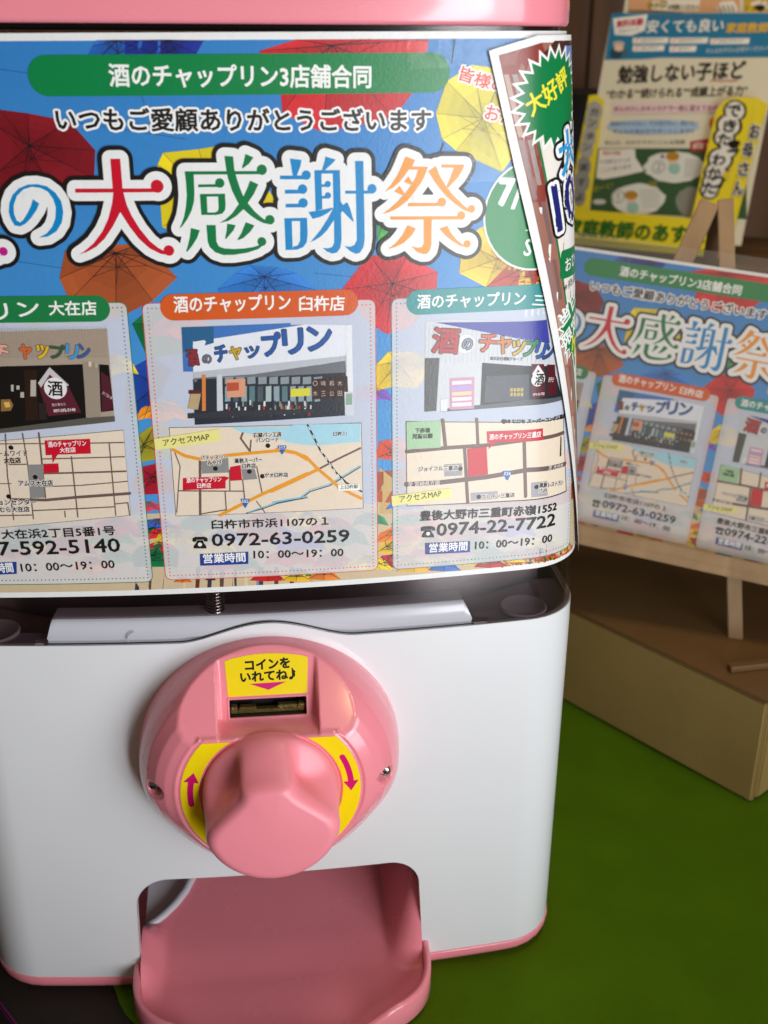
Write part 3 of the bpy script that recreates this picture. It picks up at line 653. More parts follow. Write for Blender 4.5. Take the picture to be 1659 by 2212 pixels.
TITLE = [
['c8102a', [[[-57.61, 160.16], [-31.22, 159.91], [-29.11, 158.61], [-57.76, 158.79]], [[-44.54, 170], [-41.14, 169.97], [-41.27, 160.04], [-40.99, 156.41], [-42.9, 152.04], [-45.8, 147.28], [-49.25, 142.85], [-52.55, 140.08], [-55.75, 138.43], [-58.8, 137.41], [-56.46, 138.82], [-53.16, 141.41], [-49.73, 145.47], [-47.22, 149.89], [-45.4, 155.01], [-44.66, 158.64], [-44.7, 160.09]], [[-43.16, 158.8], [-41.13, 158.77], [-40.43, 154.57], [-38.95, 150.51], [-36.56, 146.02], [-33.55, 141.86], [-30.74, 139.36], [-28.57, 138.18], [-27.17, 136.75], [-30.16, 137.27], [-33.78, 139.22], [-37.24, 142.67], [-40.04, 146.82], [-42.9, 152.04], [-43.73, 154.98]]], [[[-29.31, 160.61], 2.21], [[-27.04, 138.35], 1.87]]],
['0585c4', [[[-72.62, 156.76], [-70.59, 155.22], [-71.79, 153.11], [-74.21, 150.2], [-76.32, 148.37], [-78.31, 147.47], [-80.13, 147.85], [-81.16, 149.89], [-81.55, 152.46], [-80.96, 155.38], [-79.45, 158.27], [-76.95, 160.42], [-73.83, 161.65], [-70.49, 161.8], [-67.27, 161.05], [-64.59, 158.86], [-62.9, 155.94], [-62.6, 152.28], [-63.59, 148.61], [-65.81, 145.67], [-69.03, 143.85], [-72.27, 143.51], [-69.27, 144.97], [-67.13, 147.17], [-65.65, 150.11], [-65.02, 153.77], [-65.59, 156.69], [-67.13, 159.25], [-69.55, 160.53], [-72.45, 160.92], [-75.52, 160.05], [-78.02, 157.9], [-79.58, 154.64], [-79.79, 151.72], [-79.16, 149.51], [-78.13, 148.83], [-76.9, 149.67], [-75.09, 152.04], [-73.69, 154.22]]], []],
['c01888', [[[-90.27, 137.29], [-86.88, 137.19], [-84.44, 138.38], [-86.08, 137.45], [-88.11, 136.52], [-90.41, 136.35]]], [[[-85.32, 138.83], 1.53]]],
['06763f', [[[-19.38, 165.51], [-16.32, 165.42], [-16.47, 161.65], [-16.58, 157.85], [-16.94, 155.22], [-18.02, 152.11], [-19.7, 149.23], [-21.6, 146.84], [-22.77, 146], [-21.78, 147.81], [-20.73, 150.22], [-19.87, 153.59], [-19.29, 157.41], [-19.26, 161.69]], [[-19.38, 165.51], [6.01, 165.24], [7.17, 164.11], [-19.47, 164.41]], [[-5.4, 170.46], [-2.4, 170.26], [-2.2, 165.68], [-1.75, 163.79], [-0.75, 159.97], [0.41, 156.6], [2, 154.16], [4.09, 151.46], [6.22, 149.47], [7.94, 148.21], [9.33, 146.9], [7.1, 147.25], [4.68, 148.52], [2.29, 150.28], [0.06, 152.39], [-1.66, 154.71], [-3.4, 158.58], [-4.61, 162.89], [-5.04, 165.73]], [[3.03, 162.05], [5.83, 160.69], [4.15, 157.49], [1.76, 154.29], [0.05, 152.14], [-2.42, 150.01], [-5.49, 148.24], [-8.49, 147.69], [-6.18, 148.99], [-3.85, 150.89], [-1.45, 153.99], [0.41, 156.6], [1.92, 159.45]], [[1.88, 171.01], [4.65, 169.8], [2.97, 167.72], [0.57, 166.11], [0.43, 166.58], [1.18, 168.45]], [[-15.06, 161.04], [-8.86, 161.01], [-7.7, 160.04], [-15.13, 160.09]], [[-14.73, 157.77], [-12.37, 157.73], [-12.49, 150.51], [-14.7, 150.55]], [[-14.73, 157.77], [-5.94, 157.74], [-5.98, 156.79], [-14.77, 156.81]], [[-8.45, 156.83], [-5.98, 156.79], [-5.95, 154.07], [-6.24, 152.14], [-7.29, 150.95], [-9.54, 150.46], [-9.97, 151.36], [-8.97, 151.71], [-8.47, 152.67]], [[-14.69, 151.38], [-9.97, 151.36], [-9.54, 150.46], [-14.7, 150.55]], [[-18.7, 146.1], [-15.61, 145.26], [-16.74, 142.58], [-18.66, 139.9], [-20.56, 137.76], [-20.99, 137.97], [-20.13, 140.18], [-19.31, 142.88]], [[-13.17, 147.05], [-9.89, 146.98], [-10.01, 141.21], [-9.25, 139.46], [-7.31, 138.68], [-4.08, 138.41], [-0.33, 138.52], [2.95, 138.94], [5.24, 139.64], [6.74, 139.6], [4.66, 138.16], [0.84, 137], [-4.21, 136.32], [-7.95, 136.4], [-10.63, 137.38], [-12.5, 139.28], [-13.11, 141.28]], [[-5.84, 147.39], [-2.85, 146.77], [-3.7, 145.02], [-6.61, 141.93], [-6.89, 142.26], [-6.19, 144.83]], [[0.8, 147.82], [3.78, 146.53], [2.23, 144.41], [-0.37, 142.24], [-2.28, 141.49], [-2.52, 141.8], [-1.02, 143.98]]], [[[7.32, 165.65], 1.77], [[9.35, 148.42], 1.66], [[-7.57, 161.39], 1.61], [[6.12, 140.81], 1.58]]],
['0585c4', [[[17.26, 169.25], [21.33, 168.71], [20.89, 166.72], [19.55, 163.47], [18.07, 163.49], [17.59, 167.01]], [[13.57, 163.53], [21.77, 163.45], [22.96, 162.11], [13.52, 162.29]], [[15.09, 158.68], [20.12, 158.62], [21.31, 157.28], [15.04, 157.35]], [[15.17, 153.85], [20.19, 153.79], [21.4, 152.48], [15.12, 152.59]], [[14.52, 148.85], [17.14, 148.79], [17.1, 137.59], [14.52, 137.61]], [[14.52, 148.85], [22.65, 148.81], [22.61, 147.68], [14.53, 147.82]], [[20.12, 148.18], [22.64, 148.61], [22.66, 142.94], [22.25, 140.21], [20.92, 138.5], [18.87, 137.67], [17.1, 137.59], [17.27, 138.72], [18.92, 139.17], [19.86, 140.77]], [[29.73, 169.7], [33.41, 168.62], [32.01, 167.23], [29.48, 165.14], [28.37, 165.16], [29.3, 167.75]], [[25.72, 165.16], [34.74, 165.04], [34.72, 163.84], [25.74, 164.02]], [[25.71, 164.73], [28.18, 164.69], [28.18, 151.67], [25.73, 151.11]], [[32.19, 164.13], [34.73, 164.56], [34.85, 154.19], [34.89, 150.28], [34.9, 140.62], [34.38, 137.87], [33.07, 136.15], [31.27, 135.9], [29.51, 136.63], [27.89, 138.01], [29.79, 137.8], [31.33, 138.21], [32.13, 139.69], [32.31, 150.1], [32.17, 152.55]], [[28.11, 160.26], [29.48, 160.28], [30.33, 159.38], [28.09, 159.38]], [[28.13, 156.29], [29.5, 156.31], [30.36, 155.39], [28.1, 155.39]], [[23.17, 150.85], [25.73, 151.11], [32.04, 152.19], [31.9, 151.7], [29.85, 150.16], [27.3, 148.99], [24.57, 148.37]], [[32.03, 151.82], [33.41, 151.79], [33.35, 149.09], [31.79, 147.16], [29.7, 144.24], [27.62, 142.31], [25.3, 140.88], [23.51, 140.18], [25.08, 141.88], [27.43, 144.55], [29.79, 147.95]], [[34.85, 154.19], [35.65, 153.01], [37.23, 153.94], [38.2, 151.67], [39.47, 147.21], [39.01, 147.1], [37.14, 149], [35.41, 150.88], [34.37, 149.56]], [[40.17, 168.02], [43.17, 167.97], [43.21, 157.16], [43.35, 141.13], [42.85, 137.88], [41.53, 135.89], [39.98, 135.49], [37.94, 136.51], [35.88, 138.46], [37.97, 138.07], [39.52, 138.73], [40.44, 140.46], [40.36, 152.35], [40.33, 162.05]], [[36.5, 157.92], [44.61, 157.81], [45.86, 156.66], [36.48, 156.88]]], [[[22.81, 163.55], 1.61], [[21.36, 158.79], 1.66], [[21.4, 154.01], 1.66], [[30.35, 160.34], 1.11], [[30.31, 156.41], 1.11], [[46.13, 158.36], 1.66]]],
['e8932c', [[[58.26, 169.22], [61.76, 167.95], [60.68, 165.7], [59.42, 164.53], [58.15, 162.87], [56.38, 160.73], [53.83, 158.61], [50.78, 157.23], [53.07, 159.6], [55.36, 162.93], [56.88, 166.02]], [[60.3, 165.76], [66.42, 165.45], [65.55, 162.94], [64.04, 160.07], [61.5, 156.72], [58.95, 153.84], [55.62, 151.47], [52.54, 150.07], [49.85, 149.45], [52.54, 151.31], [55.36, 153.69], [57.92, 156.32], [60.46, 159.43], [61.98, 162.06], [62.86, 164.57], [59.42, 164.72]], [[59.3, 162.36], [60.97, 160.14], [60.85, 159.17], [57.65, 160.51]], [[56.12, 159.21], [58.04, 156.44], [57.53, 155.72], [54.14, 157.19]], [[66.57, 164], [69.36, 165.75], [70.69, 162.58], [73.35, 158.37], [76.01, 155.35], [79.22, 152.3], [81.37, 150.49], [82.46, 149.08], [79.8, 150.04], [76.59, 152.37], [73.41, 154.93], [70.77, 157.95], [68.66, 160.68]], [[71.41, 166.19], [79.85, 165.95], [79.44, 164.55], [77.69, 161.68], [73.88, 157.87], [73.34, 158.62], [74.59, 161.27], [75.94, 164.95], [71.43, 165.1]], [[59.21, 153.1], [70.32, 152.85], [71.91, 151.64], [59.21, 151.92]], [[52.84, 148.53], [77.87, 147.9], [79.09, 146.68], [52.84, 147.39]], [[65.07, 147.11], [68.11, 147.02], [68.04, 137.83], [67.54, 135.81], [66.37, 134.62], [64.79, 134.62], [62.68, 135.46], [60.44, 137.7], [62.93, 136.98], [64.5, 137.18], [65.15, 138.43]], [[59.06, 145.3], [62.23, 143.95], [60.55, 141.36], [57.7, 138.93], [54.58, 137.51], [51.98, 136.96], [54.58, 138.77], [57.17, 141.72]], [[70.85, 143.68], [73.99, 144.58], [75.22, 142.15], [77.4, 139.54], [80.1, 137.4], [81.19, 136.47], [78.78, 137.2], [76.08, 138.82], [73.4, 140.94]]], [[[71.75, 153.05], 1.58], [[79.11, 148.06], 1.52], [[82.9, 150.32], 1.39], [[81.56, 137.73], 1.39]]]]
PRINT = [
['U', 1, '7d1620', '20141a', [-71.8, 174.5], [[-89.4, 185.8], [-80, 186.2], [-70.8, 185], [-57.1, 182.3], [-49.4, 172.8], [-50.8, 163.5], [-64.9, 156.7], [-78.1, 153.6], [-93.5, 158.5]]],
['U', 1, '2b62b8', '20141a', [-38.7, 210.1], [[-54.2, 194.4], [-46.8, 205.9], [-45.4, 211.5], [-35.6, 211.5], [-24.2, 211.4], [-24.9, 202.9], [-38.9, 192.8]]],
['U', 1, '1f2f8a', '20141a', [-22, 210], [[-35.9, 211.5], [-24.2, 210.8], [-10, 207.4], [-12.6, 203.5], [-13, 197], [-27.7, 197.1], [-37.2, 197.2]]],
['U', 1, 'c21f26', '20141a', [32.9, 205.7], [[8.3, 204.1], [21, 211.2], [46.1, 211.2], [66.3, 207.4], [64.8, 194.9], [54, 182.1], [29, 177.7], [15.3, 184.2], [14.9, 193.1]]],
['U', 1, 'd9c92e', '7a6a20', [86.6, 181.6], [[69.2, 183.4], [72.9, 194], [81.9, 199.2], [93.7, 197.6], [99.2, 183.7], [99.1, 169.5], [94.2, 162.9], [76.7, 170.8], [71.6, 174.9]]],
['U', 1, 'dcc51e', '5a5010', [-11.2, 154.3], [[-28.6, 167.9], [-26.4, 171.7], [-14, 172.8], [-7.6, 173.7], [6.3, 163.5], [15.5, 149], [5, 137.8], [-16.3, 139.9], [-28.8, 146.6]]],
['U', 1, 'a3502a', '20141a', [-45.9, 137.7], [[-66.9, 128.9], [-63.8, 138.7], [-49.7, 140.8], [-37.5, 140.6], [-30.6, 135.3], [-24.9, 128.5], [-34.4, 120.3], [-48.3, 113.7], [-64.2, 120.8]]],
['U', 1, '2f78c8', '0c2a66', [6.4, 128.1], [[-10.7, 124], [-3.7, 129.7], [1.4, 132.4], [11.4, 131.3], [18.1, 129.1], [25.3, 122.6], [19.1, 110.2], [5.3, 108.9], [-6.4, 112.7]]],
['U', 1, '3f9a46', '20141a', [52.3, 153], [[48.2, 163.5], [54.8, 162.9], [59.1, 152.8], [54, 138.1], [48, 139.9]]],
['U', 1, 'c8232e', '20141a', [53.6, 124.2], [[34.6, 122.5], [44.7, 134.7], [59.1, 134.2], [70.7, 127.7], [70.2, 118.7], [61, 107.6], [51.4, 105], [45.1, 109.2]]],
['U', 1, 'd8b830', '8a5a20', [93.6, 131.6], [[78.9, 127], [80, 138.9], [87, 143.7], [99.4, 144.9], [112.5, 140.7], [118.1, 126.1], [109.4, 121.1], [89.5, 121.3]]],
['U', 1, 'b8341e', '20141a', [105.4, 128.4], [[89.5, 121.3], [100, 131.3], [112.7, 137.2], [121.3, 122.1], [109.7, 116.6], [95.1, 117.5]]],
['U', 1, '0b6a3a', '20141a', [-35.1, 111.7], [[-42.6, 111.9], [-34.5, 118.6], [-19.9, 113.1], [-20.7, 100.9], [-37.9, 98.7]]],
['U', 1, '1a3f96', '20141a', [-35.4, 88.8], [[-46, 94.4], [-36.2, 99.5], [-29.8, 94], [-34, 85.1], [-41.7, 75.3], [-48.4, 78.2]]],
['U', 1, 'a09628', '20141a', [-42.7, 65], [[-46.4, 62.3], [-44.1, 68.8], [-36.6, 74.2], [-30, 70.3], [-32.5, 60], [-45.1, 57.5]]],
['U', 1, 'a81830', '20141a', [-40.3, 51.6], [[-48.7, 47.9], [-45.3, 55.6], [-37.2, 57.2], [-31.4, 51.3], [-32, 44.5], [-46.4, 44]]],
['U', 1, '0d7040', '20141a', [-42.2, 29.9], [[-51.4, 28.2], [-47.3, 33.1], [-39.1, 33.9], [-33.1, 29.6], [-33.5, 24.6], [-49.8, 26.2]]],
['U', 1, '0d7040', '20141a', [-43.3, 17.8], [[-51.5, 18.1], [-48.4, 22.1], [-40.1, 22.8], [-33, 19.5], [-33.6, 12.3], [-51, 12.9]]],
['U', 1, 'e0bd1c', '7a6010', [55.7, 94.4], [[46.7, 82.9], [47.1, 93], [52.1, 98.2], [62.9, 97.6], [68.4, 90], [63, 82.9], [53.9, 84.3]]],
['U', 1, 'd84a20', '20141a', [53.9, 57.7], [[46.8, 55.3], [48.3, 62], [55.7, 63.4], [63.2, 58.1], [61.3, 52.4]]],
['U', 1, 'd8b020', '20141a', [50.9, 16.5], [[46.5, 13.7], [50, 19.7], [55.7, 20.3], [63.5, 15.5], [59.6, 11.6]]],
['U', 1, 'c8202a', '20141a', [49.9, 9.2], [[45.7, 8.1], [49, 12.5], [53.8, 12.5], [59.6, 8.4], [55.7, 6]]],
['U', 1, '1a8a48', '6a5a5a', [-76.6, 121.8], [[-93, 112], [-88.2, 118.9], [-81, 122.6], [-72, 122.5], [-65.7, 118.6], [-62.8, 111.6], [-70.1, 113.3], [-78, 111.1], [-85.2, 113.5]]],
['U', 1, 'd0405a', '6a5a5a', [-24.8, 114.5], [[-38.1, 106.4], [-34.4, 112.1], [-28.5, 115.2], [-21, 115.1], [-15.5, 111.7], [-12.7, 105.7], [-19, 107.2], [-25.5, 105.4], [-31.7, 107.5]]],
['U', 1, 'e0c82a', '6a5a5a', [-51.4, 99.9], [[-62.3, 93.1], [-59.3, 97.9], [-54.4, 100.4], [-48.3, 100.3], [-44, 97.6], [-41.9, 92.7], [-46.9, 93.9], [-52.2, 92.4], [-57.1, 94.1]]],
['U', 1, '3a5ac8', '6a5a5a', [28, 119.4], [[15.7, 112], [18.9, 117.3], [24.4, 120.1], [31.6, 119.9], [37, 116.7], [39.9, 111.1], [33.8, 112.5], [27.7, 110.9], [21.8, 113]]],
['U', 1, 'c8b01a', '6a5a5a', [73.7, 98], [[61.1, 90.3], [64.2, 95.9], [69.9, 98.8], [77.6, 98.4], [83.4, 94.9], [86.8, 88.9], [80.3, 90.6], [73.9, 89], [67.5, 91.3]]],
['U', 1, '7a4ab8', '6a5a5a', [99.4, 101.2], [[88.5, 94.6], [91.1, 99.4], [96, 101.9], [102.8, 101.5], [107.8, 98.4], [110.9, 93.1], [105.3, 94.7], [99.7, 93.4], [94.1, 95.4]]],
['U', 1, 'e0c82a', '6a5a5a', [-33.2, 28.6], [[-42.9, 22.4], [-40.2, 26.9], [-35.9, 29.2], [-30.5, 29], [-26.6, 26.3], [-24.6, 21.7], [-29.1, 22.9], [-33.8, 21.5], [-38.2, 23.2]]],
['U', 1, 'e0c82a', '6a5a5a', [-18.9, 24.5], [[-29.5, 17.6], [-26.6, 22.6], [-21.9, 25.2], [-15.9, 24.9], [-11.5, 21.9], [-9.3, 16.7], [-14.3, 18.1], [-19.4, 16.6], [-24.4, 18.5]]],
['U', 1, 'c8402a', '6a5a5a', [-0.3, 30.2], [[-11.7, 22.8], [-8.6, 28.2], [-3.5, 30.9], [3.1, 30.6], [7.9, 27.3], [10.5, 21.6], [4.9, 23.2], [-0.7, 21.6], [-6.1, 23.8]]],
['U', 1, '3a5ac8', '6a5a5a', [16.1, 24.7], [[5.6, 17.9], [8.4, 22.9], [13.1, 25.4], [19.2, 25], [23.8, 21.9], [26.2, 16.6], [21.1, 18.1], [15.9, 16.7], [10.8, 18.8]]],
['U', 1, '289060', '6a5a5a', [33, 26.1], [[21.6, 18.9], [24.5, 24.2], [29.6, 27], [36.4, 26.5], [41.4, 23.1], [44.2, 17.3], [38.5, 18.9], [32.8, 17.5], [27.2, 19.7]]],
['U', 1, 'd0405a', '6a5a5a', [-56.3, 34.4], [[-67.9, 26.9], [-64.6, 32.2], [-59.4, 35.1], [-53, 34.9], [-48.4, 31.8], [-46.2, 26.2], [-51.5, 27.6], [-57.1, 26], [-62.3, 27.9]]],
['U', 1, 'c8402a', '6a5a5a', [-75.2, 26.8], [[-87.1, 19.1], [-83.7, 24.5], [-78.4, 27.5], [-71.9, 27.3], [-67.3, 24.2], [-65.2, 18.7], [-70.5, 20], [-76.2, 18.3], [-81.4, 20.2]]],
['U', 1, '1a8a48', '6a5a5a', [-91, 31.1], [[-103, 23.3], [-99.5, 28.8], [-94.2, 31.7], [-87.7, 31.6], [-83.2, 28.6], [-81.1, 23.1], [-86.4, 24.4], [-92.1, 22.6], [-97.4, 24.5]]],
['U', 1, '289060', '6a5a5a', [-23.7, 34.3], [[-33.3, 28.1], [-30.7, 32.5], [-26.4, 34.9], [-21, 34.7], [-17.1, 32], [-15.1, 27.3], [-19.6, 28.6], [-24.2, 27.2], [-28.7, 28.9]]],
['U', 1, '289060', '6a5a5a', [44.4, 31.5], [[36.8, 26.7], [38.7, 30.2], [42.1, 32.1], [46.6, 31.7], [50, 29.4], [51.9, 25.6], [48.1, 26.7], [44.3, 25.8], [40.5, 27.3]]],
['U', 1, 'e0703a', '6a5a5a', [63.4, 30.1], [[51.9, 22.9], [54.8, 28.3], [59.9, 31], [66.8, 30.4], [72.1, 26.9], [75.1, 21], [69.2, 22.8], [63.4, 21.4], [57.6, 23.7]]],
['U', 1, 'd0405a', '6a5a5a', [82.9, 22.2], [[71.3, 15.1], [74.1, 20.5], [79.3, 23.2], [86.4, 22.5], [91.9, 18.9], [95.1, 12.8], [89, 14.7], [83.1, 13.4], [77.1, 15.8]]],
['U', 1, '7a4ab8', '6a5a5a', [102.6, 24.6], [[90.9, 17.5], [93.7, 22.9], [99, 25.6], [106.2, 24.9], [111.8, 21.1], [115, 14.9], [109, 17], [103, 15.7], [96.9, 18.2]]],
['U', 1, 'e0c82a', '6a5a5a', [119.4, 12.7], [[109.5, 7.4], [111.8, 12], [116.1, 14], [122.9, 12.3], [129.6, 7.4], [135, 0.3], [126, 4.9], [119.8, 5.1], [114.4, 7.8]]],
['U', 1, 'd0405a', '6a5a5a', [10.3, 17.3], [[0.7, 11.1], [3.2, 15.6], [7.5, 18], [13.1, 17.6], [17.2, 14.8], [19.4, 9.9], [14.7, 11.3], [10, 10], [5.4, 11.9]]],
['U', 1, '1a8a48', '6a5a5a', [-8.4, 15.7], [[-17.1, 10.1], [-14.7, 14.2], [-10.9, 16.3], [-5.9, 16.1], [-2.2, 13.5], [-0.4, 9.2], [-4.5, 10.4], [-8.8, 9.2], [-12.9, 10.8]]],
['U', 1, 'c8402a', '6a5a5a', [29, 14.5], [[20.3, 9], [22.6, 13.1], [26.4, 15.2], [31.5, 14.8], [35.3, 12.2], [37.4, 7.7], [33.1, 9], [28.8, 7.9], [24.6, 9.6]]],
['U', 1, 'e8901a', '6a5a5a', [-67.1, 17.5], [[-77, 11], [-74.2, 15.6], [-69.8, 18], [-64.3, 17.9], [-60.5, 15.2], [-58.6, 10.5], [-63.1, 11.7], [-67.9, 10.3], [-72.3, 11.9]]],
['U', 1, 'd0405a', '6a5a5a', [-43, 40.9], [[-48.8, 37.2], [-47.2, 39.9], [-44.6, 41.3], [-41.4, 41.2], [-39.1, 39.6], [-38, 36.9], [-40.6, 37.6], [-43.4, 36.8], [-46, 37.8]]],
['U', 1, 'd0405a', '6a5a5a', [69.3, 16.1], [[59.6, 10], [62, 14.6], [66.4, 16.9], [72.2, 16.3], [76.7, 13.3], [79.2, 8.3], [74.3, 9.8], [69.4, 8.6], [64.5, 10.7]]],
['U', 1, '1a8a48', '6a5a5a', [95.1, 11], [[86.3, 5.6], [88.4, 9.8], [92.4, 11.8], [97.8, 11.2], [102.1, 8.4], [104.5, 3.7], [99.9, 5.2], [95.4, 4.2], [90.8, 6.1]]],
['U', 1, '7a4ab8', '6a5a5a', [44.9, 84.8], [[35.8, 79.2], [38.1, 83.3], [42.2, 85.4], [47.6, 85.1], [51.6, 82.6], [53.9, 78.3], [49.4, 79.5], [44.8, 78.3], [40.3, 79.9]]],
['U', 1, 'd0405a', '6a5a5a', [25.2, 83], [[14.4, 76.2], [17.2, 81.1], [22.1, 83.7], [28.4, 83.4], [33.2, 80.4], [35.8, 75.2], [30.4, 76.6], [25, 75.2], [19.7, 77.1]]],
['U', 1, 'd0405a', '6a5a5a', [-71.7, 85.9], [[-83, 79], [-79.7, 83.9], [-74.8, 86.5], [-68.6, 86.4], [-64.3, 83.6], [-62.2, 78.7], [-67.3, 79.9], [-72.7, 78.3], [-77.6, 80]]],
['U', 1, 'e8901a', '6a5a5a', [-34.3, 81.5], [[-45.3, 74.6], [-42.2, 79.5], [-37.3, 82.1], [-31.1, 82], [-26.7, 79.1], [-24.4, 74], [-29.6, 75.3], [-34.9, 73.8], [-40, 75.6]]],
['U', 1, 'e0703a', '6a5a5a', [117.1, 54.4], [[103.7, 47], [106.8, 53.1], [112.7, 55.9], [122.2, 53.9], [134.4, 46.5], [150.6, 33.8], [126.9, 44.1], [117.6, 44.5], [110.4, 47.8]]],
['U', 1, 'd86a2a', '3a1a10', [-32.1, 7.6], [[-36, 5.5], [-34.4, 7.1], [-32.1, 7.8], [-29.9, 6.9], [-28.6, 5.1], [-32.3, 5.1]]],
['U', 1, '2a2018', '3a1a10', [-21, 7.1], [[-23.3, 5.8], [-22.4, 6.8], [-21, 7.2], [-19.7, 6.7], [-18.9, 5.6], [-21.1, 5.6]]],
['U', 1, 'c01c22', '3a1a10', [2.1, 8.7], [[-5.3, 4.7], [-2.3, 7.7], [2.1, 9.1], [6.3, 7.2], [9, 3.9], [1.8, 3.9]]],
['U', 1, 'e8b41a', '3a1a10', [13.7, 7.3], [[7.1, 3.8], [9.8, 6.5], [13.7, 7.7], [17.5, 6], [20, 3], [13.5, 3]]],
['U', 1, 'd8782a', '3a1a10', [25, 7.5], [[18.1, 3.8], [20.9, 6.7], [25, 7.9], [29.1, 6.1], [31.8, 2.8], [24.9, 2.9]]],
['U', 1, '2a8a3a', '3a1a10', [14.7, 9], [[8.9, 5.9], [11.2, 8.2], [14.7, 9.3], [18, 7.8], [20.2, 5.1], [14.5, 5.2]]],
['U', 1, 'e8a818', '3a1a10', [62.5, 8.8], [[54.8, 4.8], [57.9, 7.9], [62.5, 9.3], [67.2, 7.1], [70.4, 3.4], [62.6, 3.7]]],
['U', 1, 'c8201e', '3a1a10', [53.8, 12.6], [[48, 9.6], [50.3, 12], [53.8, 12.9], [57.3, 11.4], [59.6, 8.7], [53.8, 8.8]]],
['U', 1, 'd8c020', '3a1a10', [59.6, 11.3], [[53, 7.9], [55.6, 10.6], [59.6, 11.7], [63.6, 9.9], [66.3, 6.7], [59.6, 7]]],
['U', 1, '3a6ab8', '3a1a10', [75.3, 7.5], [[68.3, 3.9], [71.1, 6.7], [75.3, 7.9], [79.6, 5.9], [82.6, 2.5], [75.4, 2.8]]],
['U', 1, 'e0c030', '3a1a10', [83.2, 8.5], [[77.3, 5.6], [79.7, 7.9], [83.2, 8.9], [86.8, 7.2], [89.3, 4.4], [83.3, 4.7]]],
['U', 1, '4a9a3a', '3a1a10', [92.2, 9.6], [[84.7, 5.8], [87.6, 8.8], [92.2, 10], [96.8, 7.9], [100, 4.3], [92.3, 4.7]]],
['U', 1, 'b8302a', '3a1a10', [95.3, 7], [[88.1, 3.5], [91, 6.3], [95.3, 7.4], [99.7, 5.4], [102.8, 2], [95.4, 2.3]]],
['U', 1, 'e0c040', '3a1a10', [105.4, 7.8], [[99.4, 4.9], [101.7, 7.2], [105.4, 8.1], [109.1, 6.4], [111.7, 3.6], [105.6, 3.9]]],
['U', 1, 'e8c82a', '3a1a10', [71.3, 10.9], [[65.5, 7.9], [67.8, 10.3], [71.3, 11.2], [74.9, 9.6], [77.3, 6.9], [71.4, 7.1]]],
['P', 0, 'cdb896', [[-139, 2.4], [142, 2.4], [142, 36], [-139, 36]]],
['P', 0, 'c9a86a', [[48.3, 51.2], [53.8, 45.9], [55.7, 30.7], [48.1, 31.2]]],
['P', 0, 'a8492a', [[47.3, 49.3], [63.2, 50.2], [74.7, 41.4], [47.3, 41.4]]],
['P', 0, 'b8532c', [[47.3, 41.4], [139.6, 32], [139.3, 24.8], [47.2, 36.4]]],
['P', 0, 'd8c49a', [[47.2, 36.4], [139.3, 24.8], [142.6, 13.7], [47.2, 27.2]]],
['P', 0, 'b07828', [[47.2, 27.2], [142.7, 14.7], [142.2, -6.9], [47, 4.2]]],
['P', 0, '6a8fc0', [[-104.1, 16], [-100.4, 16], [-102.5, 0.4], [-106.3, 0.4]]],
['P', 0, '9a7a4a', [[-99.9, 19], [-81.6, 18.8], [-83.9, 0.1], [-102.5, 0.4]]],
['P', 0, 'c8b890', [[-81.6, 18.8], [-52.4, 18.1], [-54.2, -0.6], [-83.9, 0.1]]],
['P', 0, 'a8452a', [[-77.3, 8.4], [-67.8, 11.3], [-64.4, -0.3], [-78.3, 0]]],
['P', 0, '9c93a5', [[-52, 22.2], [-2.6, 20.1], [-3.8, -3], [-54.2, -0.6]]],
['P', 0, '3a9ad8', [[4.3, 8.2], [13.7, 7.7], [13.5, 1.9], [4, 2.6]]],
['P', 0, '8a6030', [[-2.8, 16], [48, 14.7], [47.9, -3.5], [-3.6, 0.2]]],
['P', 0, 'e8e0d8', [[25, 5.8], [28, 5.6], [27.9, -0.8], [24.8, -0.6]]],
['P', 0, 'c8a060', [[30.8, 8.6], [49.9, 7.1], [49.9, -0.8], [30.6, 0.7]]],
['P', 0, '3fa0d8', [[-21.1, 5.4], [-7.1, 5.7], [-7.4, -0.6], [-21.5, 0.1]]],
['P', 0, '5a4a3a', [[-102.9, 13.9], [-101.2, 13.9], [-103.4, -1.8], [-105.1, -1.7]]],
['P', 0, '6a3020', [[-98.1, 13.9], [-96.4, 13.9], [-98.5, -1.8], [-100.2, -1.8]]],
['P', 0, 'd8c8a0', [[-93.3, 13.8], [-91.6, 13.8], [-93.7, -1.9], [-95.3, -1.8]]],
['P', 0, '3a3a48', [[-88.5, 13.8], [-86.8, 13.7], [-88.8, -1.9], [-90.5, -1.9]]],
['P', 0, '7a8aa0', [[-83.7, 13.7], [-82.1, 13.7], [-84, -2], [-85.6, -2]]],
['P', 0, 'b86a3a', [[-78.9, 13.6], [-77.3, 13.6], [-79.1, -2.1], [-80.8, -2.1]]],
['P', 0, 'd8c8a0', [[-74.2, 13.5], [-72.5, 13.5], [-74.3, -2.2], [-75.9, -2.2]]],
['P', 0, 'e8dcc8', [[-69.4, 13.4], [-67.7, 13.4], [-69.4, -2.3], [-71.1, -2.3]]],
['P', 0, 'e8dcc8', [[-64.6, 13.3], [-63, 13.2], [-64.6, -2.4], [-66.3, -2.4]]],
['P', 0, 'e8dcc8', [[-59.8, 13.2], [-58.2, 13.1], [-59.8, -2.6], [-61.4, -2.5]]],
['P', 0, 'b86a3a', [[-55.1, 13], [-53.4, 13], [-54.9, -2.7], [-56.6, -2.7]]],
['P', 0, '3a3a48', [[-50.3, 12.9], [-48.7, 12.8], [-50.1, -2.9], [-51.8, -2.8]]],
['P', 0, '5a4a3a', [[-45.5, 12.7], [-43.9, 12.6], [-45.3, -3.1], [-46.9, -3]]],
['P', 0, '6a3020', [[-40.8, 12.5], [-39.1, 12.5], [-40.4, -3.3], [-42.1, -3.2]]],
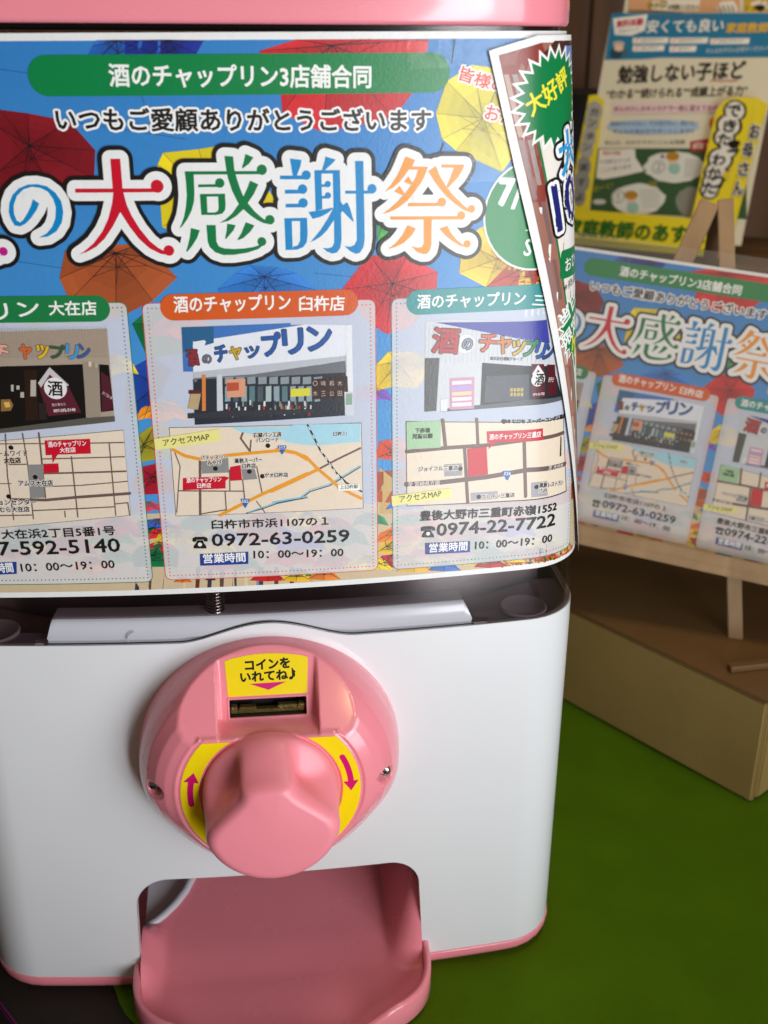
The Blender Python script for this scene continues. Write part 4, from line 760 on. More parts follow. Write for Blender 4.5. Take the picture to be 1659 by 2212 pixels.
['P', 0, '6a3020', [[-36, 12.3], [-34.3, 12.3], [-35.6, -3.5], [-37.2, -3.4]]],
['P', 0, 'd8c8a0', [[-31.2, 12.2], [-29.5, 12.1], [-30.7, -3.7], [-32.4, -3.6]]],
['P', 0, '6a3020', [[-26.4, 11.9], [-24.7, 11.9], [-25.9, -3.9], [-27.5, -3.8]]],
['P', 0, '3a3a48', [[-21.6, 11.7], [-19.9, 11.6], [-21, -4.1], [-22.7, -4.1]]],
['P', 0, '5a4a3a', [[-16.8, 11.5], [-15.1, 11.4], [-16.1, -4.4], [-17.8, -4.3]]],
['P', 0, '3a3a48', [[-12, 11.2], [-10.3, 11.2], [-10.8, 2.1], [-12.5, 2.2]]],
['P', 0, 'd8c8a0', [[-7.2, 11], [-5.5, 10.9], [-6, 1.9], [-7.7, 2]]],
['P', 0, '7a8aa0', [[-2.3, 10.7], [-0.7, 10.6], [-1.1, 1.6], [-2.8, 1.7]]],
['P', 0, '3a3a48', [[-1.2, 10.7], [0.5, 10.6], [0, 1.5], [-1.7, 1.6]]],
['P', 0, '6a3020', [[4.9, 10.3], [6.6, 10.2], [6.2, 1.1], [4.5, 1.2]]],
['P', 0, '6a3020', [[11.1, 9.9], [12.8, 9.8], [12.5, 0.7], [10.8, 0.8]]],
['P', 0, 'd8c8a0', [[17.3, 9.5], [19, 9.4], [18.7, 0.3], [17, 0.4]]],
['P', 0, 'e8dcc8', [[23.5, 9.1], [25.2, 9], [25, -0.1], [23.3, -0]]],
['P', 0, 'b86a3a', [[29.8, 8.7], [31.5, 8.5], [31.3, -0.6], [29.6, -0.5]]],
['P', 0, 'b86a3a', [[36.1, 8.2], [37.8, 8.1], [37.7, -1.1], [35.9, -1]]],
['P', 0, 'd8c8a0', [[42.4, 7.7], [44.1, 7.6], [44, -1.6], [42.3, -1.5]]],
['P', 0, '3a3a48', [[48.8, 7.2], [50.5, 7.1], [50.5, -2.2], [48.7, -2]]],
['P', 0, 'b86a3a', [[55.1, 6.7], [56.9, 6.5], [56.9, -2.7], [55.1, -2.6]]],
['P', 0, 'b86a3a', [[61.6, 6.1], [63.3, 6], [63.4, -3.3], [61.6, -3.1]]],
['P', 0, 'e8dcc8', [[68, 5.6], [69.8, 5.4], [69.9, -3.9], [68.1, -3.7]]],
['P', 0, 'e8dcc8', [[74.6, 5], [76.3, 4.8], [76.5, -4.6], [74.7, -4.4]]],
['P', 0, '3a3a48', [[81.1, 4.3], [82.9, 4.2], [83.1, -5.2], [81.3, -5]]],
['P', 0, '3a3a48', [[87.7, 3.7], [89.5, 3.5], [89.8, -5.9], [88, -5.7]]],
['P', 0, '6a3020', [[94.4, 3], [96.2, 2.8], [96.6, -6.6], [94.7, -6.4]]],
['P', 0, '6a3020', [[101.1, 2.3], [103, 2.1], [103.4, -7.4], [101.5, -7.2]]],
['P', 0, '5a4a3a', [[107.9, 1.6], [109.8, 1.4], [110.2, -8.2], [108.4, -8]]],
['P', 0, '5a4a3a', [[114.6, 0.8], [116.4, 0.4], [117, -9.1], [115.1, -8.8]]],
['D', 1, '3a4a1a', 0.48, [101.8, 5.2]],
['D', 1, 'e0702a', 0.7, [120.5, 4.4]],
['D', 1, '4a5a20', 0.54, [106.4, 6.8]],
['D', 1, 'd85a20', 0.59, [113.7, 8.5]],
['D', 1, '8a7a28', 0.3, [110.3, 5.9]],
['D', 1, '4a5a20', 0.3, [102.2, 8]],
['D', 1, 'd8431c', 0.27, [133, 4]],
['D', 1, '3a4a1a', 0.58, [122.3, 2.7]],
['D', 1, '3a4a1a', 0.39, [134.7, 5.3]],
['D', 1, 'c23a18', 0.38, [105.1, 5.1]],
['D', 1, 'e0702a', 0.36, [106.2, 6.6]],
['D', 1, 'd8431c', 0.41, [118.6, 8.4]],
['D', 1, '8a7a28', 0.7, [114.2, 7.2]],
['D', 1, '4a5a20', 0.44, [117.8, 6.5]],
['D', 1, 'd8431c', 0.58, [106.6, 9.3]],
['D', 1, 'd8431c', 0.5, [118.8, 2.7]],
['D', 1, 'd8431c', 0.31, [118.1, 7.3]],
['D', 1, 'd85a20', 0.54, [116.6, 4.3]],
['D', 1, '5e6a26', 0.43, [106.4, 8.3]],
['D', 1, '4a5a20', 0.54, [101.5, 6.6]],
['D', 1, '4a5a20', 0.26, [113.3, 8.3]],
['D', 1, '4a5a20', 0.6, [108.1, 8]],
['D', 1, '8a7a28', 0.27, [113.1, 8]],
['D', 1, 'd85a20', 0.68, [132.7, 2.2]],
['D', 1, 'd8431c', 0.47, [120.7, 3.1]],
['D', 1, 'e0702a', 0.4, [103.1, 8.1]],
['D', 1, '8a7a28', 0.62, [120.8, 3.6]],
['D', 1, '3a4a1a', 0.4, [116.5, 5.1]],
['D', 1, '3a4a1a', 0.68, [112.4, 6.3]],
['D', 1, 'e0702a', 0.6, [120.9, 8.8]],
['D', 1, 'e0702a', 0.56, [108.8, 3.8]],
['D', 1, 'd85a20', 0.67, [114.5, 6.5]],
['D', 1, 'e0702a', 0.26, [106.9, 9.7]],
['D', 1, 'd85a20', 0.65, [129.6, 6.3]],
['D', 1, '4a5a20', 0.32, [117.3, 3.5]],
['D', 1, '5e6a26', 0.66, [119.2, 3.7]],
['D', 1, 'c23a18', 0.47, [113.6, 9.2]],
['D', 1, 'e0702a', 0.27, [129.2, 3]],
['D', 1, 'd8431c', 0.38, [102.9, 3.5]],
['D', 1, '5e6a26', 0.42, [110.9, 9.3]],
['D', 1, '4a5a20', 0.59, [125.6, 6.1]],
['D', 1, 'c23a18', 0.3, [128.7, 4.6]],
['D', 1, 'd85a20', 0.44, [119.6, 3.2]],
['D', 1, '4a5a20', 0.54, [122.6, 5.8]],
['D', 1, 'c23a18', 0.61, [132.8, 2.8]],
['D', 1, 'e0702a', 0.57, [105.6, 3.6]],
['D', 1, '3a4a1a', 0.49, [110.6, 3.8]],
['D', 1, 'd8431c', 0.54, [131.3, 1.6]],
['D', 1, '5e6a26', 0.49, [104, 8.9]],
['D', 1, '3a4a1a', 0.41, [116.2, 6.8]],
['D', 1, 'd8431c', 0.55, [125, 1.5]],
['D', 1, '5e6a26', 0.6, [119, 7.2]],
['D', 1, '5e6a26', 0.53, [117.9, 3]],
['D', 1, '8a7a28', 0.69, [113.7, 8.8]],
['D', 1, 'e0702a', 0.55, [110.8, 6.8]],
['D', 1, '8a7a28', 0.34, [119.4, 7.4]],
['D', 1, 'c23a18', 0.28, [126, 3.4]],
['D', 1, '8a7a28', 0.54, [120.5, 2.9]],
['D', 1, 'd8431c', 0.52, [110.4, 7.7]],
['D', 1, 'c23a18', 0.61, [116.4, 4.4]],
['D', 1, 'e0702a', 0.33, [126.7, 1.3]],
['D', 1, 'c23a18', 0.59, [137.1, -0.2]],
['D', 1, '5e6a26', 0.55, [135.4, 4.3]],
['D', 1, '3a4a1a', 0.63, [124, 4.3]],
['D', 1, '4a5a20', 0.65, [121.9, 2.9]],
['D', 1, '4a5a20', 0.59, [122.3, 6.8]],
['D', 1, '5e6a26', 0.65, [116.8, 6]],
['D', 1, '8a7a28', 0.38, [112.6, 7]],
['D', 1, 'e0702a', 0.65, [112.8, 9.7]],
['D', 1, '8a7a28', 0.43, [114.4, 5.9]],
['D', 1, 'c23a18', 0.46, [112.1, 9.6]],
['D', 1, '8a7a28', 0.52, [135.3, 0.8]],
['D', 1, '3a4a1a', 0.47, [109.9, 9.1]],
['D', 1, 'c23a18', 0.32, [120.1, 6]],
['D', 1, 'd8431c', 0.32, [107.6, 7.6]],
['D', 1, '3a4a1a', 0.26, [125.9, 3.4]],
['D', 1, '4a5a20', 0.26, [108, 4.5]],
['D', 1, 'd8431c', 0.65, [110, 8.9]],
['D', 1, 'e0702a', 0.58, [120.3, 5]],
['D', 1, 'c23a18', 0.5, [120.8, 2.6]],
['D', 1, 'e0702a', 0.48, [122.1, 3.9]],
['D', 1, '5e6a26', 0.48, [105.2, 3.8]],
['D', 1, '3a4a1a', 0.48, [111.8, 8.7]],
['D', 1, 'd85a20', 0.4, [116.7, 7.5]],
['D', 1, 'd8431c', 0.38, [112.2, 6.9]],
['D', 1, 'e0702a', 0.29, [121.3, 7]],
['D', 1, 'd8431c', 0.35, [104, 5.4]],
['D', 1, 'e0702a', 0.65, [117.3, 6.3]],
['D', 1, 'd85a20', 0.4, [114.3, 4.7]],
['D', 1, '4a5a20', 0.3, [105.7, 6]],
['D', 1, '3a4a1a', 0.67, [119.6, 3]],
['D', 1, 'd8431c', 0.62, [127.6, 4.9]],
['D', 1, '3a4a1a', 0.6, [106.9, 5.7]],
['D', 1, 'c23a18', 0.65, [115.1, 3.9]],
['D', 1, 'd8431c', 0.52, [130.8, 0.6]],
['D', 1, '8a7a28', 0.67, [116.6, 2.8]],
['D', 1, '4a5a20', 0.27, [105.7, 9.4]],
['D', 1, 'e0702a', 0.56, [121.3, 6.8]],
['D', 1, 'd8431c', 0.28, [104.1, 2.8]],
['D', 1, 'd8431c', 0.65, [107.3, 7.8]],
['D', 1, 'e0702a', 0.35, [135.8, 4.9]],
['D', 1, '8a7a28', 0.62, [108.1, 4.6]],
['D', 1, 'd85a20', 0.27, [109.5, 7]],
['D', 1, '3a4a1a', 0.5, [113.2, 3]],
['D', 1, 'd85a20', 0.39, [109, 8.3]],
['D', 1, 'd85a20', 0.67, [107, 6.4]],
['D', 1, 'd85a20', 0.68, [108.9, 4.5]],
['D', 1, '4a5a20', 0.37, [132.6, 3.3]],
['D', 1, '3a4a1a', 0.52, [115.8, 9.5]],
['D', 1, '8a7a28', 0.29, [121.4, 4.6]],
['D', 1, 'c23a18', 0.57, [136.9, 3.4]],
['D', 1, '4a5a20', 0.65, [133, 4.2]],
['D', 1, '8a7a28', 0.25, [115.4, 8.9]],
['D', 1, 'c23a18', 0.36, [117.7, 8.2]],
['D', 1, '8a7a28', 0.38, [128, 6.8]],
['D', 1, 'c23a18', 0.55, [117.8, 5]],
['D', 1, 'd8431c', 0.59, [137.8, -2.1]],
['D', 1, '3a4a1a', 0.27, [126.3, 3.4]],
['D', 1, '8a7a28', 0.69, [110.3, 7.5]],
['D', 1, 'd8431c', 0.68, [105.4, 4.4]],
['D', 1, 'd8431c', 0.55, [134.3, 0.8]],
['D', 1, '5e6a26', 0.3, [108.6, 3.3]],
['D', 1, '5e6a26', 0.52, [106.4, 8.7]],
['D', 1, 'd85a20', 0.58, [115.4, 7.5]],
['D', 1, 'd8431c', 0.33, [128, 2.3]],
['D', 1, '8a7a28', 0.51, [111.3, 7.7]],
['D', 1, '8a7a28', 0.42, [106.4, 5.3]],
['D', 1, '4a5a20', 0.34, [116.6, 8.9]],
['D', 1, '4a5a20', 0.26, [111.3, 2.9]],
['D', 1, '8a7a28', 0.67, [103.9, 7.6]],
['D', 1, '3a4a1a', 0.61, [115.4, 9.4]],
['D', 1, 'd85a20', 0.53, [126.2, 7]],
['D', 1, 'e0702a', 0.45, [111, 9.7]],
['D', 1, 'd85a20', 0.35, [124, 2.2]],
['D', 1, 'd8431c', 0.65, [110.6, 5.6]],
['D', 1, 'd8431c', 0.33, [115.2, 3]],
['D', 1, 'd8431c', 0.58, [119.3, 5.2]],
['D', 1, 'e0702a', 0.53, [101.1, 6.5]],
['D', 1, '4a5a20', 0.45, [104.5, 5.4]],
['D', 1, 'e0702a', 0.58, [110.1, 5.3]],
['D', 1, '8a7a28', 0.37, [132.8, 0.2]],
['D', 1, 'e0702a', 0.41, [110.7, 6]],
['D', 1, '5e6a26', 0.62, [129, 6]],
['D', 1, '4a5a20', 0.69, [102.7, 5.2]],
['D', 1, 'd8431c', 0.49, [104.8, 4.7]],
['D', 1, 'd8431c', 0.6, [111.2, 3.2]],
['D', 1, '3a4a1a', 0.53, [118.9, 5.7]],
['D', 1, '3a4a1a', 0.34, [109.6, 3.6]],
['D', 1, 'd8431c', 0.65, [114.7, 7.8]],
['D', 1, 'd8431c', 0.41, [109.2, 6.8]],
['D', 1, '8a7a28', 0.28, [119.1, 3]],
['D', 1, 'd85a20', 0.61, [113.5, 9.2]],
['D', 1, '4a5a20', 0.62, [101.3, 8.2]],
['D', 1, 'c23a18', 0.7, [106.7, 3.3]],
['D', 1, '3a4a1a', 0.48, [100.6, 9.5]],
['D', 1, '8a7a28', 0.55, [116.2, 9.2]],
['D', 1, 'd8431c', 0.56, [119.8, 5.8]],
['D', 1, 'e0702a', 0.65, [102.3, 6.6]],
['D', 1, '8a7a28', 0.55, [135.2, 1.6]],
['D', 1, 'c23a18', 0.52, [104.5, 5.6]],
['D', 1, '3a4a1a', 0.5, [100.4, 9.2]],
['D', 1, '8a7a28', 0.68, [113.3, 7.7]],
['D', 1, '5e6a26', 0.36, [105, 7.1]],
['D', 1, '5e6a26', 0.7, [119.5, 8.2]],
['D', 1, '4a5a20', 0.37, [117.9, 9.4]],
['D', 1, '5e6a26', 0.67, [118.4, 5.5]],
['D', 1, '3a4a1a', 0.63, [105.2, 8.5]],
['D', 1, '3a4a1a', 0.37, [122.5, 5.2]],
['D', 1, 'c23a18', 0.64, [128.8, 6.2]],
['D', 1, '4a5a20', 0.33, [126, 5.8]],
['D', 1, 'd8431c', 0.48, [103.5, 2.7]],
['D', 1, 'e0702a', 0.35, [101.9, 3]],
['D', 1, 'd85a20', 0.42, [108.1, 3]],
['D', 1, 'd85a20', 0.38, [120, 2.7]],
['D', 1, 'c23a18', 0.33, [103.2, 4.1]],
['D', 1, 'e0702a', 0.45, [112.8, 7.1]],
['D', 1, '8a7a28', 0.4, [123.7, 4.8]],
['D', 1, 'd8431c', 0.41, [111.2, 5]],
['D', 1, '4a5a20', 0.47, [103.3, 7]],
['D', 1, 'c23a18', 0.43, [133.2, 2.9]],
['D', 1, '4a5a20', 0.59, [103, 6.9]],
['D', 1, 'e0702a', 0.46, [103.1, 8.9]],
['D', 1, 'd85a20', 0.39, [123.8, 3.4]],
['D', 1, 'd85a20', 0.65, [121.3, 2.9]],
['D', 1, '8a7a28', 0.65, [123.4, 3.2]],
['D', 1, '5e6a26', 0.45, [136.6, -1.1]],
['D', 1, 'e0702a', 0.67, [123, 2.7]],
['D', 1, 'd8431c', 0.48, [109.1, 7.4]],
['D', 1, '4a5a20', 0.53, [125.3, 2.6]],
['D', 1, '8a7a28', 0.67, [125.1, 6.7]],
['D', 1, 'c23a18', 0.47, [113.8, 6.1]],
['D', 1, 'd85a20', 0.59, [133.7, -0.1]],
['D', 1, '3a4a1a', 0.34, [114.8, 4.6]],
['D', 1, '5e6a26', 0.6, [110.5, 8.7]],
['D', 1, 'd85a20', 0.58, [126, 1.4]],
['D', 1, 'd8431c', 0.58, [111.1, 6.2]],
['D', 1, 'e0702a', 0.65, [121, 7.4]],
['D', 1, '5e6a26', 0.68, [116.9, 3.8]],
['D', 1, 'd8431c', 0.25, [129.4, 5.1]],
['D', 1, '8a7a28', 0.62, [107.5, 7.3]],
['D', 1, '3a4a1a', 0.61, [127.9, 3.6]],
['D', 1, 'c23a18', 0.57, [120.9, 8.9]],
['D', 1, 'c23a18', 0.49, [120, 7.7]],
['D', 1, '4a5a20', 0.48, [105.3, 8.3]],
['D', 1, '5e6a26', 0.4, [106.4, 3]],
['D', 1, 'e0702a', 0.57, [108.5, 6.9]],
['D', 1, 'c23a18', 0.53, [131.9, 4.1]],
['D', 1, '8a7a28', 0.66, [108.3, 9.3]],
['D', 1, 'c23a18', 0.34, [102.2, 4.2]],
['D', 1, 'd85a20', 0.42, [108, 6.3]],
['D', 1, 'c23a18', 0.63, [133.7, 0.5]],
['D', 1, 'd85a20', 0.48, [123.3, 3]],
['D', 1, 'e0702a', 0.31, [112, 4.9]],
['D', 1, '5e6a26', 0.63, [105.6, 6.5]],
['D', 1, '4a5a20', 0.63, [111.7, 5.9]],
['D', 1, '3a4a1a', 0.43, [108.1, 5.7]],
['D', 1, '3a4a1a', 0.6, [117.7, 3.4]],
['D', 1, '4a5a20', 0.67, [122.3, 8.1]],
['D', 1, 'd85a20', 0.55, [135.1, 0.4]],
['D', 1, '4a5a20', 0.5, [104.2, 8.4]],
['D', 1, '3a4a1a', 0.26, [102.6, 4.4]],
['D', 1, 'd8431c', 0.38, [115.8, 5]],
['D', 1, '4a5a20', 0.3, [127.5, 2.4]],
['D', 1, '3a4a1a', 0.25, [108.2, 6.9]],
['D', 1, 'e0702a', 0.58, [112.7, 5.6]],
['D', 1, '4a5a20', 0.63, [118.9, 4.4]],
['D', 1, 'e0702a', 0.4, [115.2, 8]],
['D', 1, '5e6a26', 0.67, [101.3, 8.1]],
['D', 1, '8a7a28', 0.51, [110.3, 5.5]],
['D', 1, '8a7a28', 0.4, [113.6, 4.6]],
['D', 1, 'c23a18', 0.61, [131.9, 1.6]],
['D', 1, 'c23a18', 0.57, [115.1, 7.9]],
['D', 1, '5e6a26', 0.56, [108.2, 6.7]],
['D', 1, 'c23a18', 0.52, [114.2, 7.9]],
['D', 1, 'e0702a', 0.55, [119, 8.3]],
['D', 1, '4a5a20', 0.53, [114.9, 9.5]],
['D', 1, '5e6a26', 0.57, [112.5, 8.6]],
['D', 1, '8a7a28', 0.45, [114.3, 7.1]],
['D', 1, 'd8431c', 0.6, [121.9, 8.7]],
['D', 1, 'd8431c', 0.49, [117.3, 4.4]],
['D', 1, 'd8431c', 0.31, [110.7, 4.5]],
['D', 1, 'd85a20', 0.61, [102, 4.5]],
['D', 1, 'd85a20', 0.51, [108, 6.7]],
['D', 1, '5e6a26', 0.43, [112.2, 8.9]],
['D', 1, '5e6a26', 0.49, [108, 8.5]],
['D', 1, 'e0702a', 0.32, [111.7, 5.9]],
['D', 1, 'e0702a', 0.28, [119.6, 5.8]],
['D', 1, 'd8431c', 0.66, [121.3, 3.3]],
['D', 1, '4a5a20', 0.69, [122.7, 4.5]],
['D', 1, '5e6a26', 0.33, [100.4, 6.7]],
['D', 1, 'c23a18', 0.31, [127.8, 1.1]],
['D', 1, '3a4a1a', 0.5, [113, 4.2]],
['D', 1, 'c23a18', 0.54, [132.4, 0.5]],
['D', 1, '5e6a26', 0.33, [108.4, 4.6]],
['D', 1, '3a4a1a', 0.37, [101, 7.2]],
['D', 1, 'e0702a', 0.44, [110.9, 5.8]],
['D', 1, 'c23a18', 0.29, [108.4, 9]],
['D', 1, 'c23a18', 0.69, [128.9, 5.4]],
['D', 1, '5e6a26', 0.51, [113.7, 6.5]],
['D', 1, '5e6a26', 0.48, [133.5, 1.1]],
['D', 1, '3a4a1a', 0.56, [109.1, 7.3]],
['D', 1, '4a5a20', 0.38, [102.6, 4.8]],
['D', 1, 'd85a20', 0.37, [121.1, 4.3]],
['D', 1, 'd8431c', 0.4, [114.7, 6.1]],
['D', 1, '8a7a28', 0.31, [119.4, 6.8]],
['D', 1, 'c23a18', 0.7, [107.5, 7.2]],
['D', 1, '5e6a26', 0.38, [133.6, 2.9]],
['D', 1, 'd85a20', 0.35, [113, 8.6]],
['D', 1, '8a7a28', 0.59, [112.3, 7.8]],
['D', 1, '4a5a20', 0.34, [130.3, 5.1]],
['D', 1, 'e0702a', 0.28, [103.5, 6.2]],
['D', 1, '8a7a28', 0.43, [134.9, 5.2]],
['D', 1, 'c23a18', 0.52, [111.8, 3.2]],
['D', 1, '8a7a28', 0.59, [102.2, 7]],
['D', 1, 'c23a18', 0.5, [103, 6.1]],
['D', 1, '5e6a26', 0.33, [114.6, 6.7]],
['D', 1, 'e0702a', 0.63, [123.9, 6.4]],
['D', 1, 'e0702a', 0.67, [135, 2.1]],
['D', 1, '5e6a26', 0.34, [107.5, 2.8]],
['D', 1, '3a4a1a', 0.32, [112.9, 6]],
['D', 1, '8a7a28', 0.32, [116.9, 8]],
['D', 1, 'd85a20', 0.67, [121.1, 2.9]],
['D', 1, 'd8431c', 0.4, [127.4, 1.8]],
['D', 1, 'c23a18', 0.58, [138, 2.9]],
['D', 1, 'e0702a', 0.52, [123.3, 7.3]],
['D', 1, '8a7a28', 0.29, [116.6, 4.9]],
['D', 1, 'c23a18', 0.33, [104.5, 8.7]],
['D', 1, 'd8431c', 0.56, [108.6, 3.6]],
['D', 1, '5e6a26', 0.46, [110.9, 5.3]],
['D', 1, '8a7a28', 0.69, [123.7, 7.9]],
['D', 1, '3a4a1a', 0.28, [118.8, 2.8]],
['D', 1, '3a4a1a', 0.61, [100.6, 2.6]],
['D', 1, '3a4a1a', 0.54, [127.8, 5.1]],
['D', 1, '5e6a26', 0.6, [102.2, 5.8]],
['D', 1, '5e6a26', 0.5, [102.4, 6.7]],
['D', 1, 'd8431c', 0.48, [128.3, 4.1]],
['D', 1, 'd85a20', 0.51, [121.3, 5.1]],
['D', 1, '5e6a26', 0.57, [138, -0.2]],
['D', 1, '4a5a20', 0.49, [108.9, 2.8]],
['D', 1, '4a5a20', 0.58, [128.6, 6.7]],
['D', 1, '5e6a26', 0.3, [108.4, 8]],
['D', 1, 'c23a18', 0.58, [129.2, 2.6]],
['D', 1, 'c23a18', 0.35, [130.3, 4.1]],
['D', 1, 'e0702a', 0.59, [107.5, 5.8]],
['D', 1, 'e0702a', 0.59, [105.4, 9.2]],
['D', 1, 'c23a18', 0.44, [108.4, 7.7]],
['D', 1, 'd85a20', 0.69, [137, -1.5]],
['D', 1, '5e6a26', 0.53, [106.9, 7]],
['D', 1, '3a4a1a', 0.38, [125.6, 4.9]],
['D', 1, '4a5a20', 0.62, [111.2, 8.4]],
['D', 1, '5e6a26', 0.4, [107.2, 5.9]],
['D', 1, '4a5a20', 0.61, [104.7, 7.1]],
['D', 1, 'd8431c', 0.5, [107.7, 3.5]],
['D', 1, 'd8431c', 0.53, [118.6, 7.8]],
['D', 1, 'd85a20', 0.48, [111.1, 5.2]],
['D', 1, '4a5a20', 0.59, [101.2, 5.2]],
['D', 1, 'c23a18', 0.33, [127.5, 0.9]],
['D', 1, 'c23a18', 0.46, [106.6, 3.2]],
['D', 1, 'e0702a', 0.69, [125.1, 7.5]],
['D', 1, 'd85a20', 0.37, [124.3, 7.1]],
['D', 1, '4a5a20', 0.65, [125.8, 5.9]],
['D', 1, 'e0702a', 0.39, [112.4, 8.9]],
['D', 1, 'c23a18', 0.37, [129.1, 6.5]],
['D', 1, '4a5a20', 0.33, [112.5, 4.8]],
['D', 1, 'd8431c', 0.62, [123.4, 2.8]],
['D', 1, '4a5a20', 0.58, [114.3, 6.6]],
['D', 1, '3a4a1a', 0.67, [112.6, 3]],
['D', 1, 'd85a20', 0.43, [113.6, 7.5]],
['D', 1, 'd8431c', 0.6, [118.8, 3.3]],
['D', 1, '8a7a28', 0.4, [104.4, 3.9]],
['D', 1, '4a5a20', 0.38, [104.4, 5.4]],
['D', 1, '4a5a20', 0.42, [115.2, 3.7]],
['D', 1, '4a5a20', 0.58, [104.7, 8.3]],
['D', 1, 'd85a20', 0.58, [103.2, 7.7]],
['D', 1, 'd8431c', 0.3, [106.2, 4]],
['D', 1, 'd85a20', 0.29, [115.9, 3.6]],
['D', 1, '3a4a1a', 0.45, [123.3, 7.3]],
['D', 1, 'e0702a', 0.56, [121.7, 8.1]],
['D', 1, '5e6a26', 0.51, [117.6, 6.4]],
['D', 1, 'e0702a', 0.63, [135.5, 3.6]],
['D', 1, '5e6a26', 0.49, [118.7, 6.8]],
['D', 1, '3a4a1a', 0.37, [123.7, 2.1]],
['D', 1, 'e0702a', 0.3, [118.9, 6]],
['D', 1, '8a7a28', 0.36, [125.7, 2.2]],
['D', 1, 'e0702a', 0.68, [116, 5.7]],
['D', 1, 'e0702a', 0.46, [135, 1.6]],
['D', 1, '3a4a1a', 0.3, [120.2, 3.8]],
['D', 1, '5e6a26', 0.31, [104.4, 5]],
['D', 1, '4a5a20', 0.42, [105.9, 9]],
['D', 1, '3a4a1a', 0.59, [124.3, 1.8]],
['D', 1, 'd8431c', 0.28, [102.1, 6.5]],
['D', 1, 'd85a20', 0.33, [110.7, 6.5]],
['D', 1, 'd85a20', 0.69, [117.5, 8.4]],
['D', 1, '3a4a1a', 0.67, [121.8, 3.6]],
['D', 1, '5e6a26', 0.48, [134.1, -0.7]],
['D', 1, 'd85a20', 0.61, [124.7, 4.1]],
['D', 1, '5e6a26', 0.32, [120.9, 8.5]],
['D', 1, '8a7a28', 0.27, [118.2, 4.8]],
['D', 1, '8a7a28', 0.49, [114.2, 9.7]],
['D', 1, 'd85a20', 0.49, [124, 2.5]],
['D', 1, 'd8431c', 0.64, [119.4, 2.5]],
['D', 1, 'c23a18', 0.51, [116.3, 8.8]],
['D', 1, '5e6a26', 0.54, [110.4, 9.4]],
['D', 1, '3a4a1a', 0.45, [115.9, 6.4]],
['D', 1, '4a5a20', 0.3, [133.6, 2.7]],
['D', 1, '8a7a28', 0.51, [101, 8.3]],
['D', 1, 'c23a18', 0.39, [106.9, 6.3]],
['D', 1, 'd8431c', 0.53, [109.2, 8.3]],
['D', 1, '4a5a20', 0.48, [132.2, 0]],
['D', 1, '4a5a20', 0.51, [122, 7.3]],
['D', 1, '8a7a28', 0.31, [101.4, 8.3]],
['D', 1, '3a4a1a', 0.68, [105.3, 7.3]],
['D', 1, 'e0702a', 0.47, [115.2, 6.6]],
['D', 1, '4a5a20', 0.48, [111.5, 9.6]],
['D', 1, '4a5a20', 0.26, [128.3, 5.1]],
['D', 1, 'e0702a', 0.57, [103, 4]],
['D', 1, 'e0702a', 0.54, [109.3, 7.3]],
['D', 1, 'e0702a', 0.47, [117.2, 3.1]],
['D', 1, '8a7a28', 0.36, [113.8, 3.2]],
['D', 1, 'e0702a', 0.59, [133.5, 5.5]],
['D', 1, 'c23a18', 0.62, [122.8, 6.1]],
['D', 1, 'e0702a', 0.39, [125, 8.3]],
['D', 1, '4a5a20', 0.68, [128.1, 6.3]],
['D', 1, 'd8431c', 0.39, [101.8, 3.6]],
['D', 1, 'd8431c', 0.45, [112.7, 6.9]],
['D', 1, '3a4a1a', 0.34, [123.1, 8.4]],
['D', 1, 'd85a20', 0.47, [104.4, 3.6]],
['D', 1, '5e6a26', 0.56, [116.3, 3.6]],
['D', 1, '4a5a20', 0.37, [104.7, 6]],
['D', 1, '5e6a26', 0.33, [111.5, 9.3]],
['D', 1, 'c23a18', 0.41, [116.2, 6.1]],
['D', 1, '8a7a28', 0.48, [129.6, 0.5]],
['D', 1, '3a4a1a', 0.67, [120.9, 3.9]],
['D', 1, 'c23a18', 0.55, [108.1, 7.7]],
['D', 1, '4a5a20', 0.58, [106.8, 8.1]],
['D', 1, 'e0702a', 0.44, [121.1, 5.1]],
['D', 1, 'e0702a', 0.63, [102.3, 8.7]],
['D', 1, '4a5a20', 0.6, [130.7, 4.1]],
['D', 1, 'd8431c', 0.42, [128.3, 2.8]],
['D', 1, '8a7a28', 0.5, [105.2, 3]],
['D', 1, 'd8431c', 0.32, [132, 4.6]],
['D', 1, '5e6a26', 0.27, [125.5, 6.1]],
['D', 1, '3a4a1a', 0.57, [118.1, 4.9]],
['D', 1, 'd85a20', 0.33, [123.1, 5.4]],
['D', 1, '5e6a26', 0.59, [107.8, 5.7]],
['D', 1, 'd85a20', 0.53, [115.1, 5.7]],
['D', 1, '5e6a26', 0.5, [112.5, 8.5]],
['D', 1, 'e0702a', 0.33, [111.2, 3]],
['D', 1, 'd8431c', 0.6, [105.3, 4]],
['D', 1, 'e0702a', 0.48, [102.6, 8.6]],
['D', 1, 'e0702a', 0.49, [110, 6.4]],
['D', 1, '8a7a28', 0.53, [110.2, 8.7]],
['D', 1, 'e0702a', 0.5, [117.8, 9.3]],
['D', 1, 'e0702a', 0.51, [120.9, 7]],
['D', 1, '8a7a28', 0.26, [132.6, 4.5]],
['D', 1, '8a7a28', 0.59, [102.5, 4.1]],
['D', 1, 'd8431c', 0.49, [120.2, 7]],
['D', 1, '8a7a28', 0.53, [126.9, 1.1]],
['D', 1, 'e0702a', 0.59, [116, 3.2]],
['D', 1, '8a7a28', 0.69, [102.3, 3.1]],
['L', 1, '2a3a58', 0.12, [[-78.2, 198.9], [-54, 195.6]]],
['L', 1, '2a3a58', 0.12, [[-57.1, 182.3], [-18.5, 176.2]]],
['L', 1, '2a3a58', 0.12, [[-87, 136], [-64.5, 132.5]]],
['L', 1, '2a3a58', 0.12, [[24.8, 128.9], [38.4, 127.1]]],
